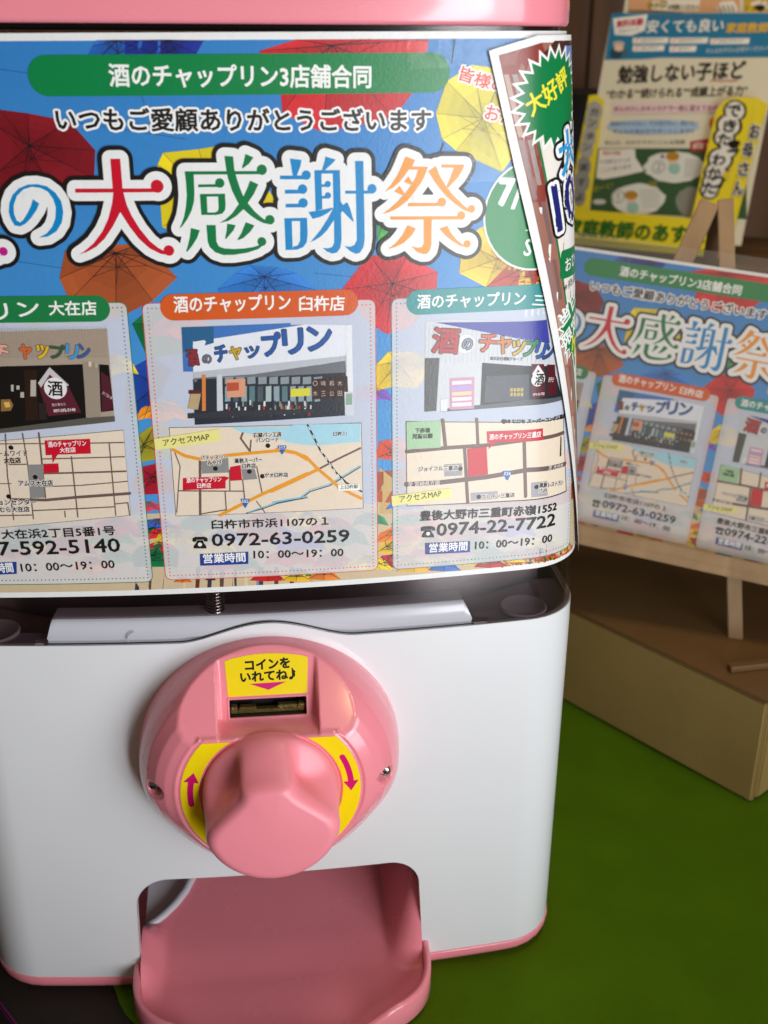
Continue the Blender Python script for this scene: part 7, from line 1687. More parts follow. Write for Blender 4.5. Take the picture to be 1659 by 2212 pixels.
['T', 9, '241c1c', 'ジョイフル三重店', [63.98, 48.5], [80.04, 47.99], 2.01, 0.045, [['ece2d6', 0.25]]],
['T', 9, 'f0ece4', '至 宮崎県方面', [59.71, 42.23], [72.71, 42.11], 2.03, 0.01, None],
['T', 9, 'f0ece4', '至 大分市', [118.44, 44.23], [126.56, 42.88], 2.07, 0.01, None],
['T', 9, '241c1c', 'フレイン三重店', [90.38, 34.49], [104.41, 34.11], 1.91, 0.045, [['ece2d6', 0.25]]],
['T', 9, '241c1c', '黒豚レストラン', [114.68, 37.09], [127.24, 35.25], 2.09, 0.045, [['ece2d6', 0.25]]],
['T', 9, '241c1c', '六白', [114.63, 34.85], [118.03, 34.34], 1.92, 0.045, [['ece2d6', 0.25]]],
['T', 9, '241c1c', 'HI ヒロセ スーパーコンボ三重店', [99.57, 66.33], [127.22, 64.27], 1.81, 0.045, None],
['D', 8, '1a1616', 0.95, [98.6, 67.2]],
['D', 8, '1a1616', 0.95, [81.2, 48.5]],
['D', 8, '1a1616', 0.95, [89.2, 35.5]],
['D', 8, '1a1616', 0.95, [113.6, 37.6]],
['P', 10, 'e9e28c', [[52.9, 38.8], [77.4, 40.4], [77.1, 38.4], [78.3, 36.4], [53.2, 34.3]]],
['T', 11, '2a2420', 'アクセスMAP', [56.37, 35.65], [73.6, 37.09], 2.91, 0.01, None],
['T', 9, '1c1818', '豊後大野市三重町赤嶺1552', [64.8, 26.89], [123.84, 24.77], 4.34, 0.03, None],
['T', 9, '1c1818', '0974-22-7722', [71.91, 19.45], [123.31, 18.36], 5.46, 0.03, None],
['P', 7, '30408c', [[67, 16.6], [86.1, 15.9], [86.2, 10.8], [67.2, 11.5]]],
['T', 9, 'f4f4f4', '営業時間', [68.71, 12.25], [84.86, 11.85], 4.11, 0.03, None],
['T', 9, '1c1818', '10：00～19：00', [88.39, 11.87], [122.13, 11.18], 3.42, 0.02, None]]
FD = {}
FD['fl'] = [
['P', 1, '2a7aa2', [[0.3, 0], [165.5, -1], [172.7, -36.4], [99.8, -37.9], [53.3, -38.2], [38.8, -39.7], [1.2, -40.8]]],
['P', 2, 'f0eee6', [[1.9, -4.6], [33.8, -1.1], [34, -15.2], [22.4, -19.6], [6.5, -18.9]]],
['T', 3, 'c01848', '無料体験', [7, -12.8], [31.3, -10.6], 6.4, 0.04, None],
['T', 3, '8a8a8a', '実施中です', [9.4, -17.3], [27.9, -15.8], 2.6, 0, None],
['T', 3, 'f4f2ea', '安くても良い', [35.7, -17.3], [103.7, -16.3], 11, 0.03, None],
['T', 3, 'e8b83a', '家庭教師のあす', [106.7, -17.2], [168.8, -17], 8.3, 0.04, None],
['P', 3, 'a02a28', [[39.2, -3.7], [39.7, -2.8], [40.7, -3.7], [40.1, -4.6]]],
['P', 3, 'a02a28', [[45.1, -3.7], [45.6, -2.8], [46.5, -3.7], [46, -4.7]]],
['P', 3, 'a02a28', [[50.9, -3.8], [51.5, -2.9], [52.4, -3.8], [51.8, -4.7]]],
['P', 3, 'a02a28', [[56.7, -3.8], [57.3, -2.9], [58.2, -3.8], [57.6, -4.7]]],
['P', 3, 'a02a28', [[62.5, -3.8], [63.1, -2.9], [64, -3.8], [63.4, -4.7]]],
['P', 3, 'a02a28', [[68.3, -3.9], [68.8, -3], [69.7, -3.9], [69.2, -4.8]]],
['P', 3, 'a02a28', [[74, -3.9], [74.5, -3], [75.4, -3.9], [74.9, -4.8]]],
['P', 3, 'a02a28', [[79.7, -3.9], [80.2, -3], [81.1, -3.9], [80.6, -4.8]]],
['P', 3, 'a02a28', [[85.4, -4], [85.9, -3.1], [86.8, -4], [86.2, -4.9]]],
['P', 3, 'a02a28', [[91, -4], [91.5, -3.1], [92.4, -4], [91.9, -4.9]]],
['P', 2, 'f2efe6', [[24.1, -21.6], [57.2, -21.1], [57.2, -26.1], [24.8, -26.6]]],
['T', 3, 'd84a2a', '✓', [26.7, -25.2], [30.3, -24.9], 3.3, 0.05, None],
['T', 3, '6a6a68', '勉強が苦手な子', [32.2, -24.9], [51.8, -24.4], 2.3, 0, None],
['P', 2, 'f2efe6', [[58.5, -21.5], [92.4, -21.1], [92.4, -25.9], [59.2, -26.4]]],
['T', 3, 'd84a2a', '✓', [61, -25], [64.6, -24.8], 3.2, 0.05, None],
['T', 3, '6a6a68', '勉強が苦手な子', [66.4, -24.8], [87.1, -24.2], 2.3, 0, None],
['P', 2, 'f2efe6', [[94.3, -22], [128.1, -21.5], [128.2, -26.3], [95, -26.8]]],
['T', 3, 'd84a2a', '✓', [96.8, -25.4], [100.2, -25.2], 3.1, 0.05, None],
['T', 3, '6a6a68', '勉強が苦手な子', [101.9, -25.2], [123.1, -24.7], 2.3, 0, None],
['P', 2, 'f2efe6', [[25.4, -28.3], [54.7, -27.8], [54.7, -32.7], [26.1, -33.3]]],
['T', 3, 'd84a2a', '✓', [28, -31.9], [31.7, -31.6], 3.2, 0.05, None],
['T', 3, '6a6a68', '勉強が苦手な子', [33.5, -31.6], [49.2, -31.1], 2.3, 0, None],
['P', 2, 'f2efe6', [[59.3, -28.6], [83.5, -28.1], [83.5, -33], [60, -33.5]]],
['T', 3, 'd84a2a', '✓', [61.8, -32.1], [65.4, -31.9], 3.2, 0.05, None],
['T', 3, '6a6a68', '勉強が苦手な子', [67.2, -31.8], [78.2, -31.3], 2.2, 0, None],
['T', 3, 'e6f0f4', 'そんなお子さんお任せください!', [92.7, -34.6], [145.2, -31.7], 4.3, 0, None],
['P', 2, 'bfb6a8', [[17.6, -26.8], [17.4, -27.7], [16.6, -28.5], [15.2, -29.1], [13.4, -29.4], [11.4, -29.4], [9.5, -29.1], [7.8, -28.5], [6.7, -27.8], [6.2, -26.9], [6.3, -26], [7.2, -25.2], [8.6, -24.7], [10.4, -24.3], [12.4, -24.3], [14.3, -24.6], [15.9, -25.2], [17.1, -26]]],
['P', 3, 'e8c8b0', [[17.1, -30.3], [17, -31.4], [16.4, -32.3], [15.4, -33], [13.9, -33.4], [12.4, -33.4], [10.8, -33], [9.5, -32.4], [8.5, -31.4], [8, -30.4], [8.1, -29.4], [8.7, -28.4], [9.8, -27.8], [11.2, -27.4], [12.8, -27.4], [14.3, -27.7], [15.7, -28.4], [16.6, -29.3]]],
['P', 2, '2a4a5a', [[16.6, -35], [16.6, -36.8], [16, -38.4], [14.7, -39.6], [12.9, -40.3], [11, -40.3], [9, -39.7], [7.2, -38.5], [5.9, -36.9], [5.2, -35.1], [5.2, -33.3], [5.9, -31.7], [7.2, -30.5], [8.9, -29.9], [10.9, -29.9], [12.9, -30.5], [14.6, -31.7], [15.9, -33.2]]],
['P', 2, '4a6a7a', [[21.7, -33.8], [21.8, -35.4], [21.6, -36.8], [21.1, -37.9], [20.3, -38.4], [19.3, -38.4], [18.3, -37.9], [17.4, -36.9], [16.6, -35.5], [16.2, -33.9], [16, -32.3], [16.2, -30.9], [16.8, -29.8], [17.6, -29.2], [18.5, -29.2], [19.5, -29.8], [20.5, -30.8], [21.2, -32.2]]],
['T', 3, '2a2420', '勉強しない子ほど', [17.3, -61.5], [129.8, -55.2], 15.3, 0.035, None],
['L', 2, 'd0301c', 0.7, [[101.6, -57.7], [105.9, -56.7], [110.7, -57.8], [115.1, -56.6], [119.9, -57.4], [124.5, -56.4]]],
['T', 3, '2a2622', '“わかる”“続けられる”“成績上がる力”', [9.2, -75.5], [134.8, -69], 8.5, 0.02, None],
['P', 2, 'e8cdd0', [[16.3, -79.2], [124.7, -75.4], [126.2, -83.3], [18.1, -88.7]]],
['T', 3, '7a1838', 'ほんの少しのキッカケで一気に変えてみせます!', [19, -86.4], [123.7, -82.2], 5, 0.02, None],
['P', 2, 'a9c4dc', [[100.2, -96.7], [97.6, -98.4], [94.8, -100], [90, -101.5], [79.7, -103.3], [70.6, -103.9], [59.5, -104.5], [48.4, -105.3], [37, -105], [29.2, -104.1], [22.5, -103.2], [16.3, -101.8], [15.4, -100.1], [14.4, -98.3], [18.6, -96.6], [25.7, -94.9], [36.2, -93.6], [46.2, -92.9], [57.1, -92.1], [67.9, -91.7], [79.4, -92.1], [88.6, -92.5], [95.8, -93.8], [97.5, -95.2]]],
['T', 3, '2a4a9a', '勉強がわからない、やる気がない、続かない', [17.7, -99.4], [98.3, -95.7], 4.5, 0, None],
['T', 3, '2a4a9a', 'そんなお悩みをサポートします!!', [21.5, -105.8], [94.9, -102.5], 4, 0, None],
['T', 3, '4a4a40', '安心の、わかりやすいこんな授業', [15.7, -115.9], [89.6, -111.9], 3.6, 0, None],
['P', 2, 'b01c20', [[93.9, -109.6], [107.6, -106.7], [141.9, -104.6], [144.3, -116.3], [95.5, -117.6]]],
['T', 3, 'e8d8c8', '自信', [97.5, -115.8], [119.6, -114.2], 5.7, 0.03, None],
['P', 1, '3c5c3c', [[7.4, -119.6], [143.6, -113], [155.5, -172.3], [13.1, -176.2]]],
['P', 2, 'e8e6dc', [[11.4, -120.4], [44.8, -118.4], [46.9, -126], [57.3, -137.2], [36.4, -143.2], [20.4, -146.9], [13.1, -145.9]]],
['T', 3, 'c03028', '勉強', [14.9, -125.3], [32.7, -124.1], 3.6, 0, None],
['T', 3, '2a4a9a', 'やる気スイッチ', [14, -133.7], [42.8, -130.4], 4, 0, None],
['T', 3, '4a4a40', 'ここにあります', [15.4, -140.9], [45, -135.6], 3.6, 0, None],
['P', 2, 'dfe0d8', [[109.6, -130.7], [111, -133.5], [110.3, -136.1], [107.5, -138.9], [102.9, -141.2], [100.3, -143.2], [95, -144.2], [89.3, -145.7], [83.9, -146], [77.5, -145.2], [72.9, -145.1], [67.1, -142.8], [64.3, -140.9], [58.8, -139.3], [58.9, -136.5], [55, -133.8], [57.1, -130.9], [59.1, -128.4], [59, -125.5], [63.6, -122.8], [68.1, -120.9], [72.8, -120.5], [78.7, -119.5], [84, -118.7], [89.5, -119.3], [94.4, -119.5], [99.6, -121.5], [104.2, -122.9], [107, -125.2], [109.5, -128]]],
['P', 2, 'dfe0d8', [[81, -160.5], [80.8, -163.2], [78.7, -166.4], [77.1, -168.7], [75.3, -171.1], [70.8, -173.1], [66.8, -174.9], [61.6, -175.6], [56.6, -175.5], [51.1, -175.7], [46.3, -175.3], [40.9, -173.5], [37.6, -171.7], [34.7, -169.5], [32.7, -166.8], [31.5, -164], [30.9, -161], [31.4, -158.5], [34.5, -155.2], [37.3, -153.8], [42.4, -151.4], [46.8, -150.2], [51.4, -148.7], [56.4, -148], [61.2, -148.6], [66.9, -150.2], [71.6, -150.5], [74.1, -152.6], [77.5, -155.2], [81.3, -157.6]]],
['P', 2, '8a8a80', [[116.6, -160.3], [117.3, -163.5], [116.2, -166.6], [115.2, -169], [112.8, -171.6], [109.7, -173], [106.6, -173.9], [103.4, -174.3], [99.7, -173.2], [97, -170.6], [94.6, -168.5], [92.4, -165.3], [91.1, -162.1], [90.5, -158.9], [91.9, -155.4], [93, -152.7], [95.8, -151.2], [98.3, -149.3], [101.5, -148], [105, -148.4], [108.1, -149.5], [111.1, -151.4], [114, -154.2], [116, -156.9]]],
['P', 4, 'e8c8a8', [[85.9, -125.1], [86, -126.7], [85.4, -128.1], [84.4, -129.2], [83.1, -129.8], [81.5, -129.9], [79.9, -129.5], [78.4, -128.5], [77.4, -127.1], [76.8, -125.6], [76.8, -124], [77.3, -122.5], [78.3, -121.5], [79.7, -120.8], [81.3, -120.7], [82.9, -121.2], [84.3, -122.2], [85.3, -123.5]]],
['P', 5, 'b8862c', [[86.9, -122.7], [86.8, -124], [86, -125.2], [84.5, -126.1], [82.7, -126.6], [80.6, -126.7], [78.5, -126.4], [76.8, -125.6], [75.5, -124.6], [74.9, -123.3], [75, -122.1], [75.8, -120.9], [77.3, -120], [79.2, -119.4], [81.2, -119.3], [83.3, -119.7], [85, -120.4], [86.3, -121.5]]],
['P', 3, '9cc4b8', [[89.5, -133], [89.6, -134.8], [88.9, -136.4], [87.7, -137.7], [86.1, -138.4], [84.2, -138.5], [82.3, -138], [80.7, -136.9], [79.4, -135.4], [78.7, -133.7], [78.7, -131.9], [79.4, -130.2], [80.6, -129], [82.2, -128.3], [84.1, -128.2], [86, -128.7], [87.6, -129.8], [88.9, -131.3]]],
['P', 4, 'e8c8a8', [[54.8, -161.2], [54.8, -162.8], [54.3, -164.3], [53.2, -165.4], [51.8, -166.1], [50.2, -166.2], [48.5, -165.7], [47, -164.8], [45.9, -163.4], [45.3, -161.8], [45.3, -160.2], [45.9, -158.7], [46.9, -157.6], [48.4, -156.9], [50, -156.8], [51.6, -157.2], [53.1, -158.2], [54.2, -159.6]]],
['P', 5, 'b8862c', [[55.8, -158.7], [55.7, -160], [54.8, -161.2], [53.4, -162.2], [51.4, -162.8], [49.3, -162.9], [47.1, -162.6], [45.3, -161.9], [44, -160.8], [43.4, -159.6], [43.5, -158.2], [44.4, -157], [45.9, -156.1], [47.8, -155.5], [50, -155.3], [52.1, -155.7], [53.9, -156.4], [55.2, -157.4]]],
['P', 3, '9cc4b8', [[58.5, -169.2], [58.5, -171.1], [57.9, -172.7], [56.6, -174], [54.9, -174.8], [53, -175], [51, -174.5], [49.3, -173.4], [48, -171.9], [47.3, -170.1], [47.3, -168.2], [48, -166.5], [49.2, -165.3], [50.9, -164.5], [52.9, -164.4], [54.8, -164.9], [56.5, -165.9], [57.8, -167.5]]],
['T', 3, '8a8a88', '②', [64.5, -139.2], [76, -138.1], 11.1, 0, None],
['T', 3, '8a8a88', '①', [32.2, -167.6], [44.1, -166.3], 11.3, 0, None],
['L', 3, '8a8a80', 0.5, [[93.3, -124.7], [95.3, -140.8]]],
['L', 3, 'a0a098', 0.5, [[56.4, -155.1], [74.6, -153.3]]],
['L', 3, '8a8a80', 0.5, [[95.5, -124.6], [97.4, -140.7]]],
['L', 3, 'a0a098', 0.5, [[57.3, -157.4], [75.1, -155.6]]],
['L', 3, '8a8a80', 0.5, [[97.6, -124.5], [99.6, -140.6]]],
['L', 3, 'a0a098', 0.5, [[58.3, -159.7], [75.6, -157.9]]],
['L', 3, '8a8a80', 0.5, [[99.7, -124.4], [101.7, -140.4]]],
['L', 3, 'a0a098', 0.5, [[59.2, -162], [76, -160.3]]],
['L', 3, '8a8a80', 0.5, [[101.8, -124.2], [103.8, -140.3]]],
['L', 3, 'a0a098', 0.5, [[60.2, -164.3], [76.5, -162.6]]],
['L', 3, '8a8a80', 0.5, [[103.9, -124.1], [105.9, -140.2]]],
['L', 3, 'a0a098', 0.5, [[61.1, -166.7], [76.9, -164.9]]],
['L', 3, '8a8a80', 0.5, [[106.1, -124], [108.1, -140.1]]],
['L', 3, 'a0a098', 0.5, [[62.1, -169], [77.4, -167.3]]],
['P', 3, '8a2a1c', [[69.7, -124.8], [70.8, -121.2], [74, -125.1]]],
['P', 3, 'd8642a', [[115, -92.7], [115.1, -94.3], [114.7, -95.7], [113.9, -96.7], [112.8, -97.3], [111.5, -97.3], [110.2, -96.9], [109, -95.9], [108.1, -94.5], [107.6, -93], [107.5, -91.5], [107.9, -90.1], [108.7, -89], [109.8, -88.4], [111.1, -88.4], [112.4, -88.9], [113.6, -89.9], [114.5, -91.2]]],
['T', 3, 'd8b83a', 'GO!', [63.7, -151], [71.4, -149.4], 4.6, 0, None],
['T', 3, 'c8b83a', 'わーく!', [13.7, -159.2], [30.9, -154.4], 6, 0, None],
['P', 3, 'c8c8c0', [[26.8, -166.7], [26.6, -167.6], [25.7, -168.4], [24.1, -169], [22, -169.5], [19.8, -169.6], [17.7, -169.5], [15.8, -169.1], [14.6, -168.4], [14, -167.6], [14.3, -166.8], [15.2, -166], [16.9, -165.3], [18.9, -164.9], [21.1, -164.7], [23.3, -164.9], [25.1, -165.3], [26.3, -165.9]]]]
FD['ho'] = [
['T', 3, '2a6a28', '家庭教師のあすなろ', [-3.4, -200.9], [140.9, -197.7], 15.2, 0.05, None]]
FD['hl'] = [
['P', 1, 'a8a8a0', [[11.2, -88.3], [11.3, -91.4], [10.5, -94.1], [8.9, -96.1], [6.7, -97.3], [4.1, -97.4], [1.5, -96.4], [-0.9, -94.5], [-2.7, -91.9], [-3.8, -88.8], [-3.9, -85.7], [-3.1, -83], [-1.5, -81], [0.7, -79.8], [3.3, -79.7], [6, -80.7], [8.3, -82.7], [10.1, -85.3]]],
['P', 2, 'a8a8a0', [[10.3, -97.9], [10.5, -100.9], [9.8, -103.7], [8.3, -105.7], [6.2, -106.9], [3.7, -107], [1.2, -106], [-1.1, -104.1], [-2.9, -101.5], [-3.9, -98.4], [-4, -95.4], [-3.3, -92.6], [-1.8, -90.6], [0.3, -89.4], [2.8, -89.3], [5.3, -90.3], [7.5, -92.2], [9.3, -94.9]]],
['P', 2, 'a8a8a0', [[9.6, -111.1], [9.8, -114.2], [9.2, -116.9], [7.9, -119], [6, -120.1], [3.8, -120.3], [1.4, -119.3], [-0.7, -117.4], [-2.3, -114.7], [-3.3, -111.7], [-3.5, -108.6], [-2.9, -105.8], [-1.5, -103.8], [0.4, -102.6], [2.6, -102.5], [4.9, -103.5], [7, -105.4], [8.6, -108.1]]],
['P', 3, 'a8a8a0', [[9.1, -121.9], [9.3, -124.8], [8.7, -127.4], [7.3, -129.3], [5.4, -130.4], [3.1, -130.6], [0.8, -129.7], [-1.3, -127.9], [-2.9, -125.4], [-3.8, -122.6], [-4, -119.7], [-3.3, -117.1], [-2, -115.2], [-0, -114.1], [2.2, -114], [4.5, -114.9], [6.6, -116.6], [8.2, -119.1]]],
['P', 2, '8f8f88', [[9.8, -137.6], [10, -140.7], [9.4, -143.4], [8, -145.6], [6, -146.8], [3.6, -146.9], [1.2, -146], [-1, -144.1], [-2.7, -141.4], [-3.7, -138.4], [-3.9, -135.2], [-3.2, -132.5], [-1.8, -130.4], [0.2, -129.2], [2.5, -129.1], [5, -130], [7.1, -131.9], [8.8, -134.5]]],
['P', 3, '8f8f88', [[11.2, -150.8], [11.4, -154.3], [10.7, -157.5], [9.1, -159.9], [6.9, -161.3], [4.3, -161.5], [1.6, -160.4], [-0.8, -158.3], [-2.7, -155.3], [-3.9, -151.8], [-4.1, -148.2], [-3.4, -145.1], [-1.8, -142.7], [0.4, -141.3], [3.1, -141.2], [5.7, -142.2], [8.2, -144.4], [10.1, -147.4]]],
['P', 2, '8f8f88', [[9.9, -164.3], [10.1, -167.4], [9.5, -170.2], [8.3, -172.3], [6.4, -173.5], [4.3, -173.7], [2, -172.8], [-0, -170.9], [-1.7, -168.2], [-2.6, -165.2], [-2.8, -162], [-2.3, -159.2], [-1, -157.1], [0.8, -155.9], [3, -155.7], [5.2, -156.7], [7.3, -158.6], [8.9, -161.2]]],
['T', 5, '50504c', 'カ', [0.5, -92.9], [7.7, -92.2], 6.2, 0.03, None],
['T', 5, '50504c', 'ン', [0.7, -102.5], [7.8, -101.8], 6.2, 0.03, None],
['T', 5, '50504c', 'タ', [0.4, -114.5], [7.6, -113.8], 6.2, 0.03, None],
['T', 5, '50504c', 'ン', [-0.4, -124.2], [6.8, -123.5], 6.2, 0.03, None],
['T', 5, '50504c', 'ま', [0.3, -142.4], [7.4, -141.6], 6.3, 0.03, None],
['T', 5, '50504c', 'す', [0.2, -155.8], [7.4, -155], 6.3, 0.03, None],
['T', 5, '50504c', 'よ', [0.8, -169.2], [8, -168.3], 6.3, 0.03, None]]
FD['hr'] = [
['P', 1.2, '1c1a14', [[139.8, -83.9], [139.9, -86.7], [139.3, -89.4], [137.2, -91.2], [134.7, -92.6], [131.7, -93.5], [128.5, -93.2], [125.4, -92], [122.7, -89.8], [121, -87.4], [119.6, -84.6], [119.9, -81.8], [120.6, -79.2], [122.6, -77.3], [125, -75.6], [128.1, -75.3], [131.3, -75.4], [134.3, -77], [137.2, -78.6], [138.9, -81.3]]],
['P', 1.6, '1c1a14', [[138.7, -96.3], [138.8, -99.5], [137.7, -102.2], [135.5, -104.5], [132.6, -106.5], [129.2, -106.7], [125.7, -106.5], [122.1, -105.2], [119.4, -103], [116.9, -100.4], [116.1, -97.2], [115.6, -94.2], [116.6, -91.3], [118.8, -88.8], [121.8, -87.4], [125.2, -86.6], [128.7, -86.9], [132.2, -88.4], [134.9, -90.5], [137.3, -93.3]]],
['P', 1.6, '1c1a14', [[134.9, -106.6], [134.8, -109.2], [133.9, -111.6], [132.1, -113.7], [129.7, -115], [126.9, -115.4], [123.8, -115.2], [120.8, -114.4], [118.3, -112.3], [116.5, -110.1], [115.2, -107.5], [115.2, -104.8], [116.2, -102.3], [118.2, -100.2], [120.5, -98.8], [123.5, -98.7], [126.6, -98.6], [129.3, -100], [132.1, -101.8], [134, -104.1]]],
['P', 1.1, '1c1a14', [[139.2, -116.6], [139.1, -119], [138.2, -121], [136.8, -122.8], [134.6, -123.9], [132.2, -124.7], [129.5, -124.5], [127, -123.4], [124.8, -121.8], [123, -119.7], [122, -117.5], [122.1, -115.1], [123, -112.8], [124.4, -111.3], [126.6, -110.1], [129.2, -109.5], [131.8, -109.7], [134.4, -110.9], [136.7, -112.4], [138.4, -114.4]]],
['P', 1.4, '1c1a14', [[136.8, -124.7], [136.8, -127.9], [135.6, -130.6], [133.4, -133], [130.8, -134.7], [127.4, -135.7], [123.8, -135], [120.2, -133.7], [117.5, -131.7], [115.3, -129], [114.1, -125.9], [113.8, -122.8], [114.8, -119.8], [117.1, -117.1], [120, -116], [123.3, -115], [127, -115.2], [130.4, -116.8], [133, -118.8], [135.5, -121.6]]],
['P', 1.2, '1c1a14', [[135, -136.1], [135.3, -139.2], [133.9, -142.1], [131.9, -144.2], [129.3, -145.6], [126.1, -146.6], [122.7, -146.2], [119.1, -144.9], [116.6, -143.1], [114.4, -140.4], [113, -137.5], [113.3, -134.4], [114.4, -131.5], [116, -129.2], [119, -127.6], [122.2, -127.1], [125.7, -127.4], [128.9, -128.8], [131.6, -130.8], [133.7, -133.2]]],
['P', 1, '1c1a14', [[131.5, -144.3], [131.5, -146.8], [130.6, -149.2], [129, -151.1], [126.6, -152.5], [123.8, -152.9], [120.8, -152.6], [118.2, -151.7], [115.7, -150.3], [113.9, -148], [112.8, -145.5], [113.1, -142.9], [113.8, -140.6], [115.5, -138.5], [117.9, -137.3], [120.6, -136.7], [123.5, -137], [126.3, -138.1], [128.5, -139.7], [130.2, -141.8]]],
['P', 1.1, '1c1a14', [[129.6, -151.3], [129.7, -153.8], [129, -155.8], [127.3, -157.5], [125.4, -159], [122.8, -159.6], [120.1, -159.3], [117.5, -158.5], [115.1, -157], [113.8, -154.8], [112.4, -152.5], [112.8, -150.1], [113.6, -148], [114.9, -146], [117.1, -144.7], [119.8, -144.4], [122.5, -144.7], [125.2, -145.6], [127.2, -147], [128.7, -149.1]]],
['P', 2.2, 'e8e6dc', [[137.8, -84], [137.9, -86.3], [137.4, -88.4], [135.9, -90.2], [133.7, -91.3], [131.4, -91.9], [128.9, -91.6], [126.3, -90.4], [124.1, -88.8], [122.5, -86.8], [122, -84.5], [121.6, -82.2], [122.7, -80.1], [123.9, -78.3], [126, -77.2], [128.3, -76.6], [130.9, -76.9], [133.3, -78.2], [135.6, -79.7], [136.8, -81.7]]],
['P', 2.6, 'e8e6dc', [[135.9, -96.4], [136.4, -99.1], [135.5, -101.4], [133.8, -103.3], [131.6, -104.5], [128.8, -105], [126, -104.8], [123.1, -103.8], [120.9, -102.2], [119.2, -99.7], [118.1, -97.2], [117.9, -94.5], [119, -92.2], [120.6, -90], [122.8, -88.8], [125.5, -88.4], [128.4, -88.7], [131, -89.8], [133.7, -91.6], [135.1, -93.9]]],
['P', 2.6, 'e8e6dc', [[132.9, -106.7], [132.7, -108.9], [132.1, -110.9], [130.8, -112.5], [128.8, -113.6], [126.6, -114.3], [124.3, -114.1], [122, -113], [119.7, -111.6], [118.3, -109.6], [117.7, -107.4], [117.7, -105.2], [118.2, -103.3], [119.6, -101.4], [121.5, -100.4], [123.8, -100], [126.1, -100.2], [128.5, -101.1], [130.7, -102.6], [132, -104.5]]],
['P', 2.1, 'e8e6dc', [[137.2, -116.7], [137.4, -118.7], [136.8, -120.4], [135.6, -121.9], [133.9, -122.8], [131.9, -123.3], [129.8, -123], [127.7, -122.3], [125.9, -120.9], [124.7, -119.3], [123.9, -117.4], [123.9, -115.4], [124.6, -113.6], [125.7, -112.2], [127.4, -111.1], [129.4, -110.8], [131.5, -110.9], [133.7, -111.8], [135.2, -113.1], [136.6, -114.8]]],
['P', 2.4, 'e8e6dc', [[134.4, -124.8], [134.6, -127.4], [133.6, -130], [131.9, -131.9], [129.7, -133.3], [127.1, -134], [124.1, -133.3], [121.4, -132.4], [119.2, -130.6], [117.2, -128.4], [116.3, -125.8], [116.3, -123.1], [116.8, -120.7], [118.7, -118.6], [121, -117.5], [123.6, -116.7], [126.6, -117], [129.3, -118.1], [131.5, -119.8], [133.3, -122.2]]],
['P', 2.2, 'e8e6dc', [[132.9, -136.3], [132.8, -138.7], [132, -141], [130.6, -142.9], [128.3, -144.2], [125.7, -144.7], [123, -144.5], [120.5, -143.7], [118.1, -141.9], [116.5, -139.8], [115.5, -137.3], [115.3, -134.8], [116, -132.4], [117.9, -130.4], [119.8, -129.2], [122.5, -128.6], [125.3, -129.2], [127.7, -129.8], [130.2, -131.7], [131.6, -133.9]]],
['P', 2, 'e8e6dc', [[129.3, -144.5], [129.4, -146.5], [129, -148.6], [127.5, -150.2], [125.8, -151.3], [123.6, -151.8], [121.3, -151.6], [119.2, -150.7], [117.2, -149.3], [115.8, -147.5], [115, -145.4], [115.1, -143.3], [115.6, -141.5], [116.9, -139.9], [118.7, -138.7], [120.9, -138.1], [123.1, -138.3], [125.4, -139.2], [127.3, -140.5], [128.6, -142.4]]],
['P', 2.1, 'e8e6dc', [[128.2, -151.4], [128.1, -153.4], [127.3, -155.3], [126.3, -156.8], [124.6, -157.9], [122.5, -158.2], [120.3, -157.9], [118.3, -157.3], [116.6, -156.1], [115.3, -154.3], [114.5, -152.4], [114.6, -150.4], [115.1, -148.6], [116.2, -147.2], [118, -146.1], [120, -145.7], [122.1, -145.6], [124.2, -146.5], [125.9, -147.9], [127.2, -149.5]]],
['T', 5, '1c1a16', 'で', [124.1, -89.9], [134.8, -89.1], 9.5, 0.05, None],
['T', 5, '1c1a16', 'き', [123.1, -102.4], [133.9, -101.5], 9.6, 0.05, None],
['T', 5, '1c1a16', 'た', [120.7, -113.9], [131.6, -112.9], 9.6, 0.05, None],
['T', 5, '1c1a16', '!', [129.9, -119.1], [140.6, -118.1], 9.5, 0.05, None],
['T', 5, '1c1a16', 'わ', [119.5, -131.1], [130.3, -130], 9.6, 0.05, None],
['T', 5, '1c1a16', 'か', [117.7, -142.7], [128.6, -141.6], 9.7, 0.05, None],
['T', 5, '1c1a16', 'っ', [122, -149.9], [132.9, -148.7], 9.7, 0.05, None],
['T', 5, '1c1a16', 'た', [116.1, -155.5], [127, -154.3], 9.7, 0.05, None],
['P', 4, 'd8c83a', [[136.4, -138.3], [136.4, -139.5], [136.1, -140.5], [135.4, -141.4], [134.4, -141.8], [133.3, -141.9], [132.2, -141.6], [131.2, -140.9], [130.4, -139.9], [130, -138.7], [130, -137.5], [130.3, -136.5], [131, -135.7], [132, -135.2], [133.1, -135.2], [134.2, -135.5], [135.2, -136.2], [136, -137.2]]],
['T', 5, 'c84a8a', 'ひらめき', [130.8, -135.2], [137.6, -134.4], 2.2, 0, None]]
FD['hs'] = [
['T', 3, '1c1a16', 'お', [146.6, -106.7], [154.3, -105.8], 11.2, 0.05, [['e8e6dc', 0.8]]],
['T', 3, '1c1a16', '母', [144, -122.6], [151.8, -121.6], 11.2, 0.05, [['e8e6dc', 0.8]]],
['T', 3, '1c1a16', 'さ', [143.8, -138.4], [151.6, -137.4], 11.2, 0.05, [['e8e6dc', 0.8]]],
['T', 3, '1c1a16', 'ん', [142.4, -154.5], [150.2, -153.4], 11.3, 0.05, [['e8e6dc', 0.8]]]]
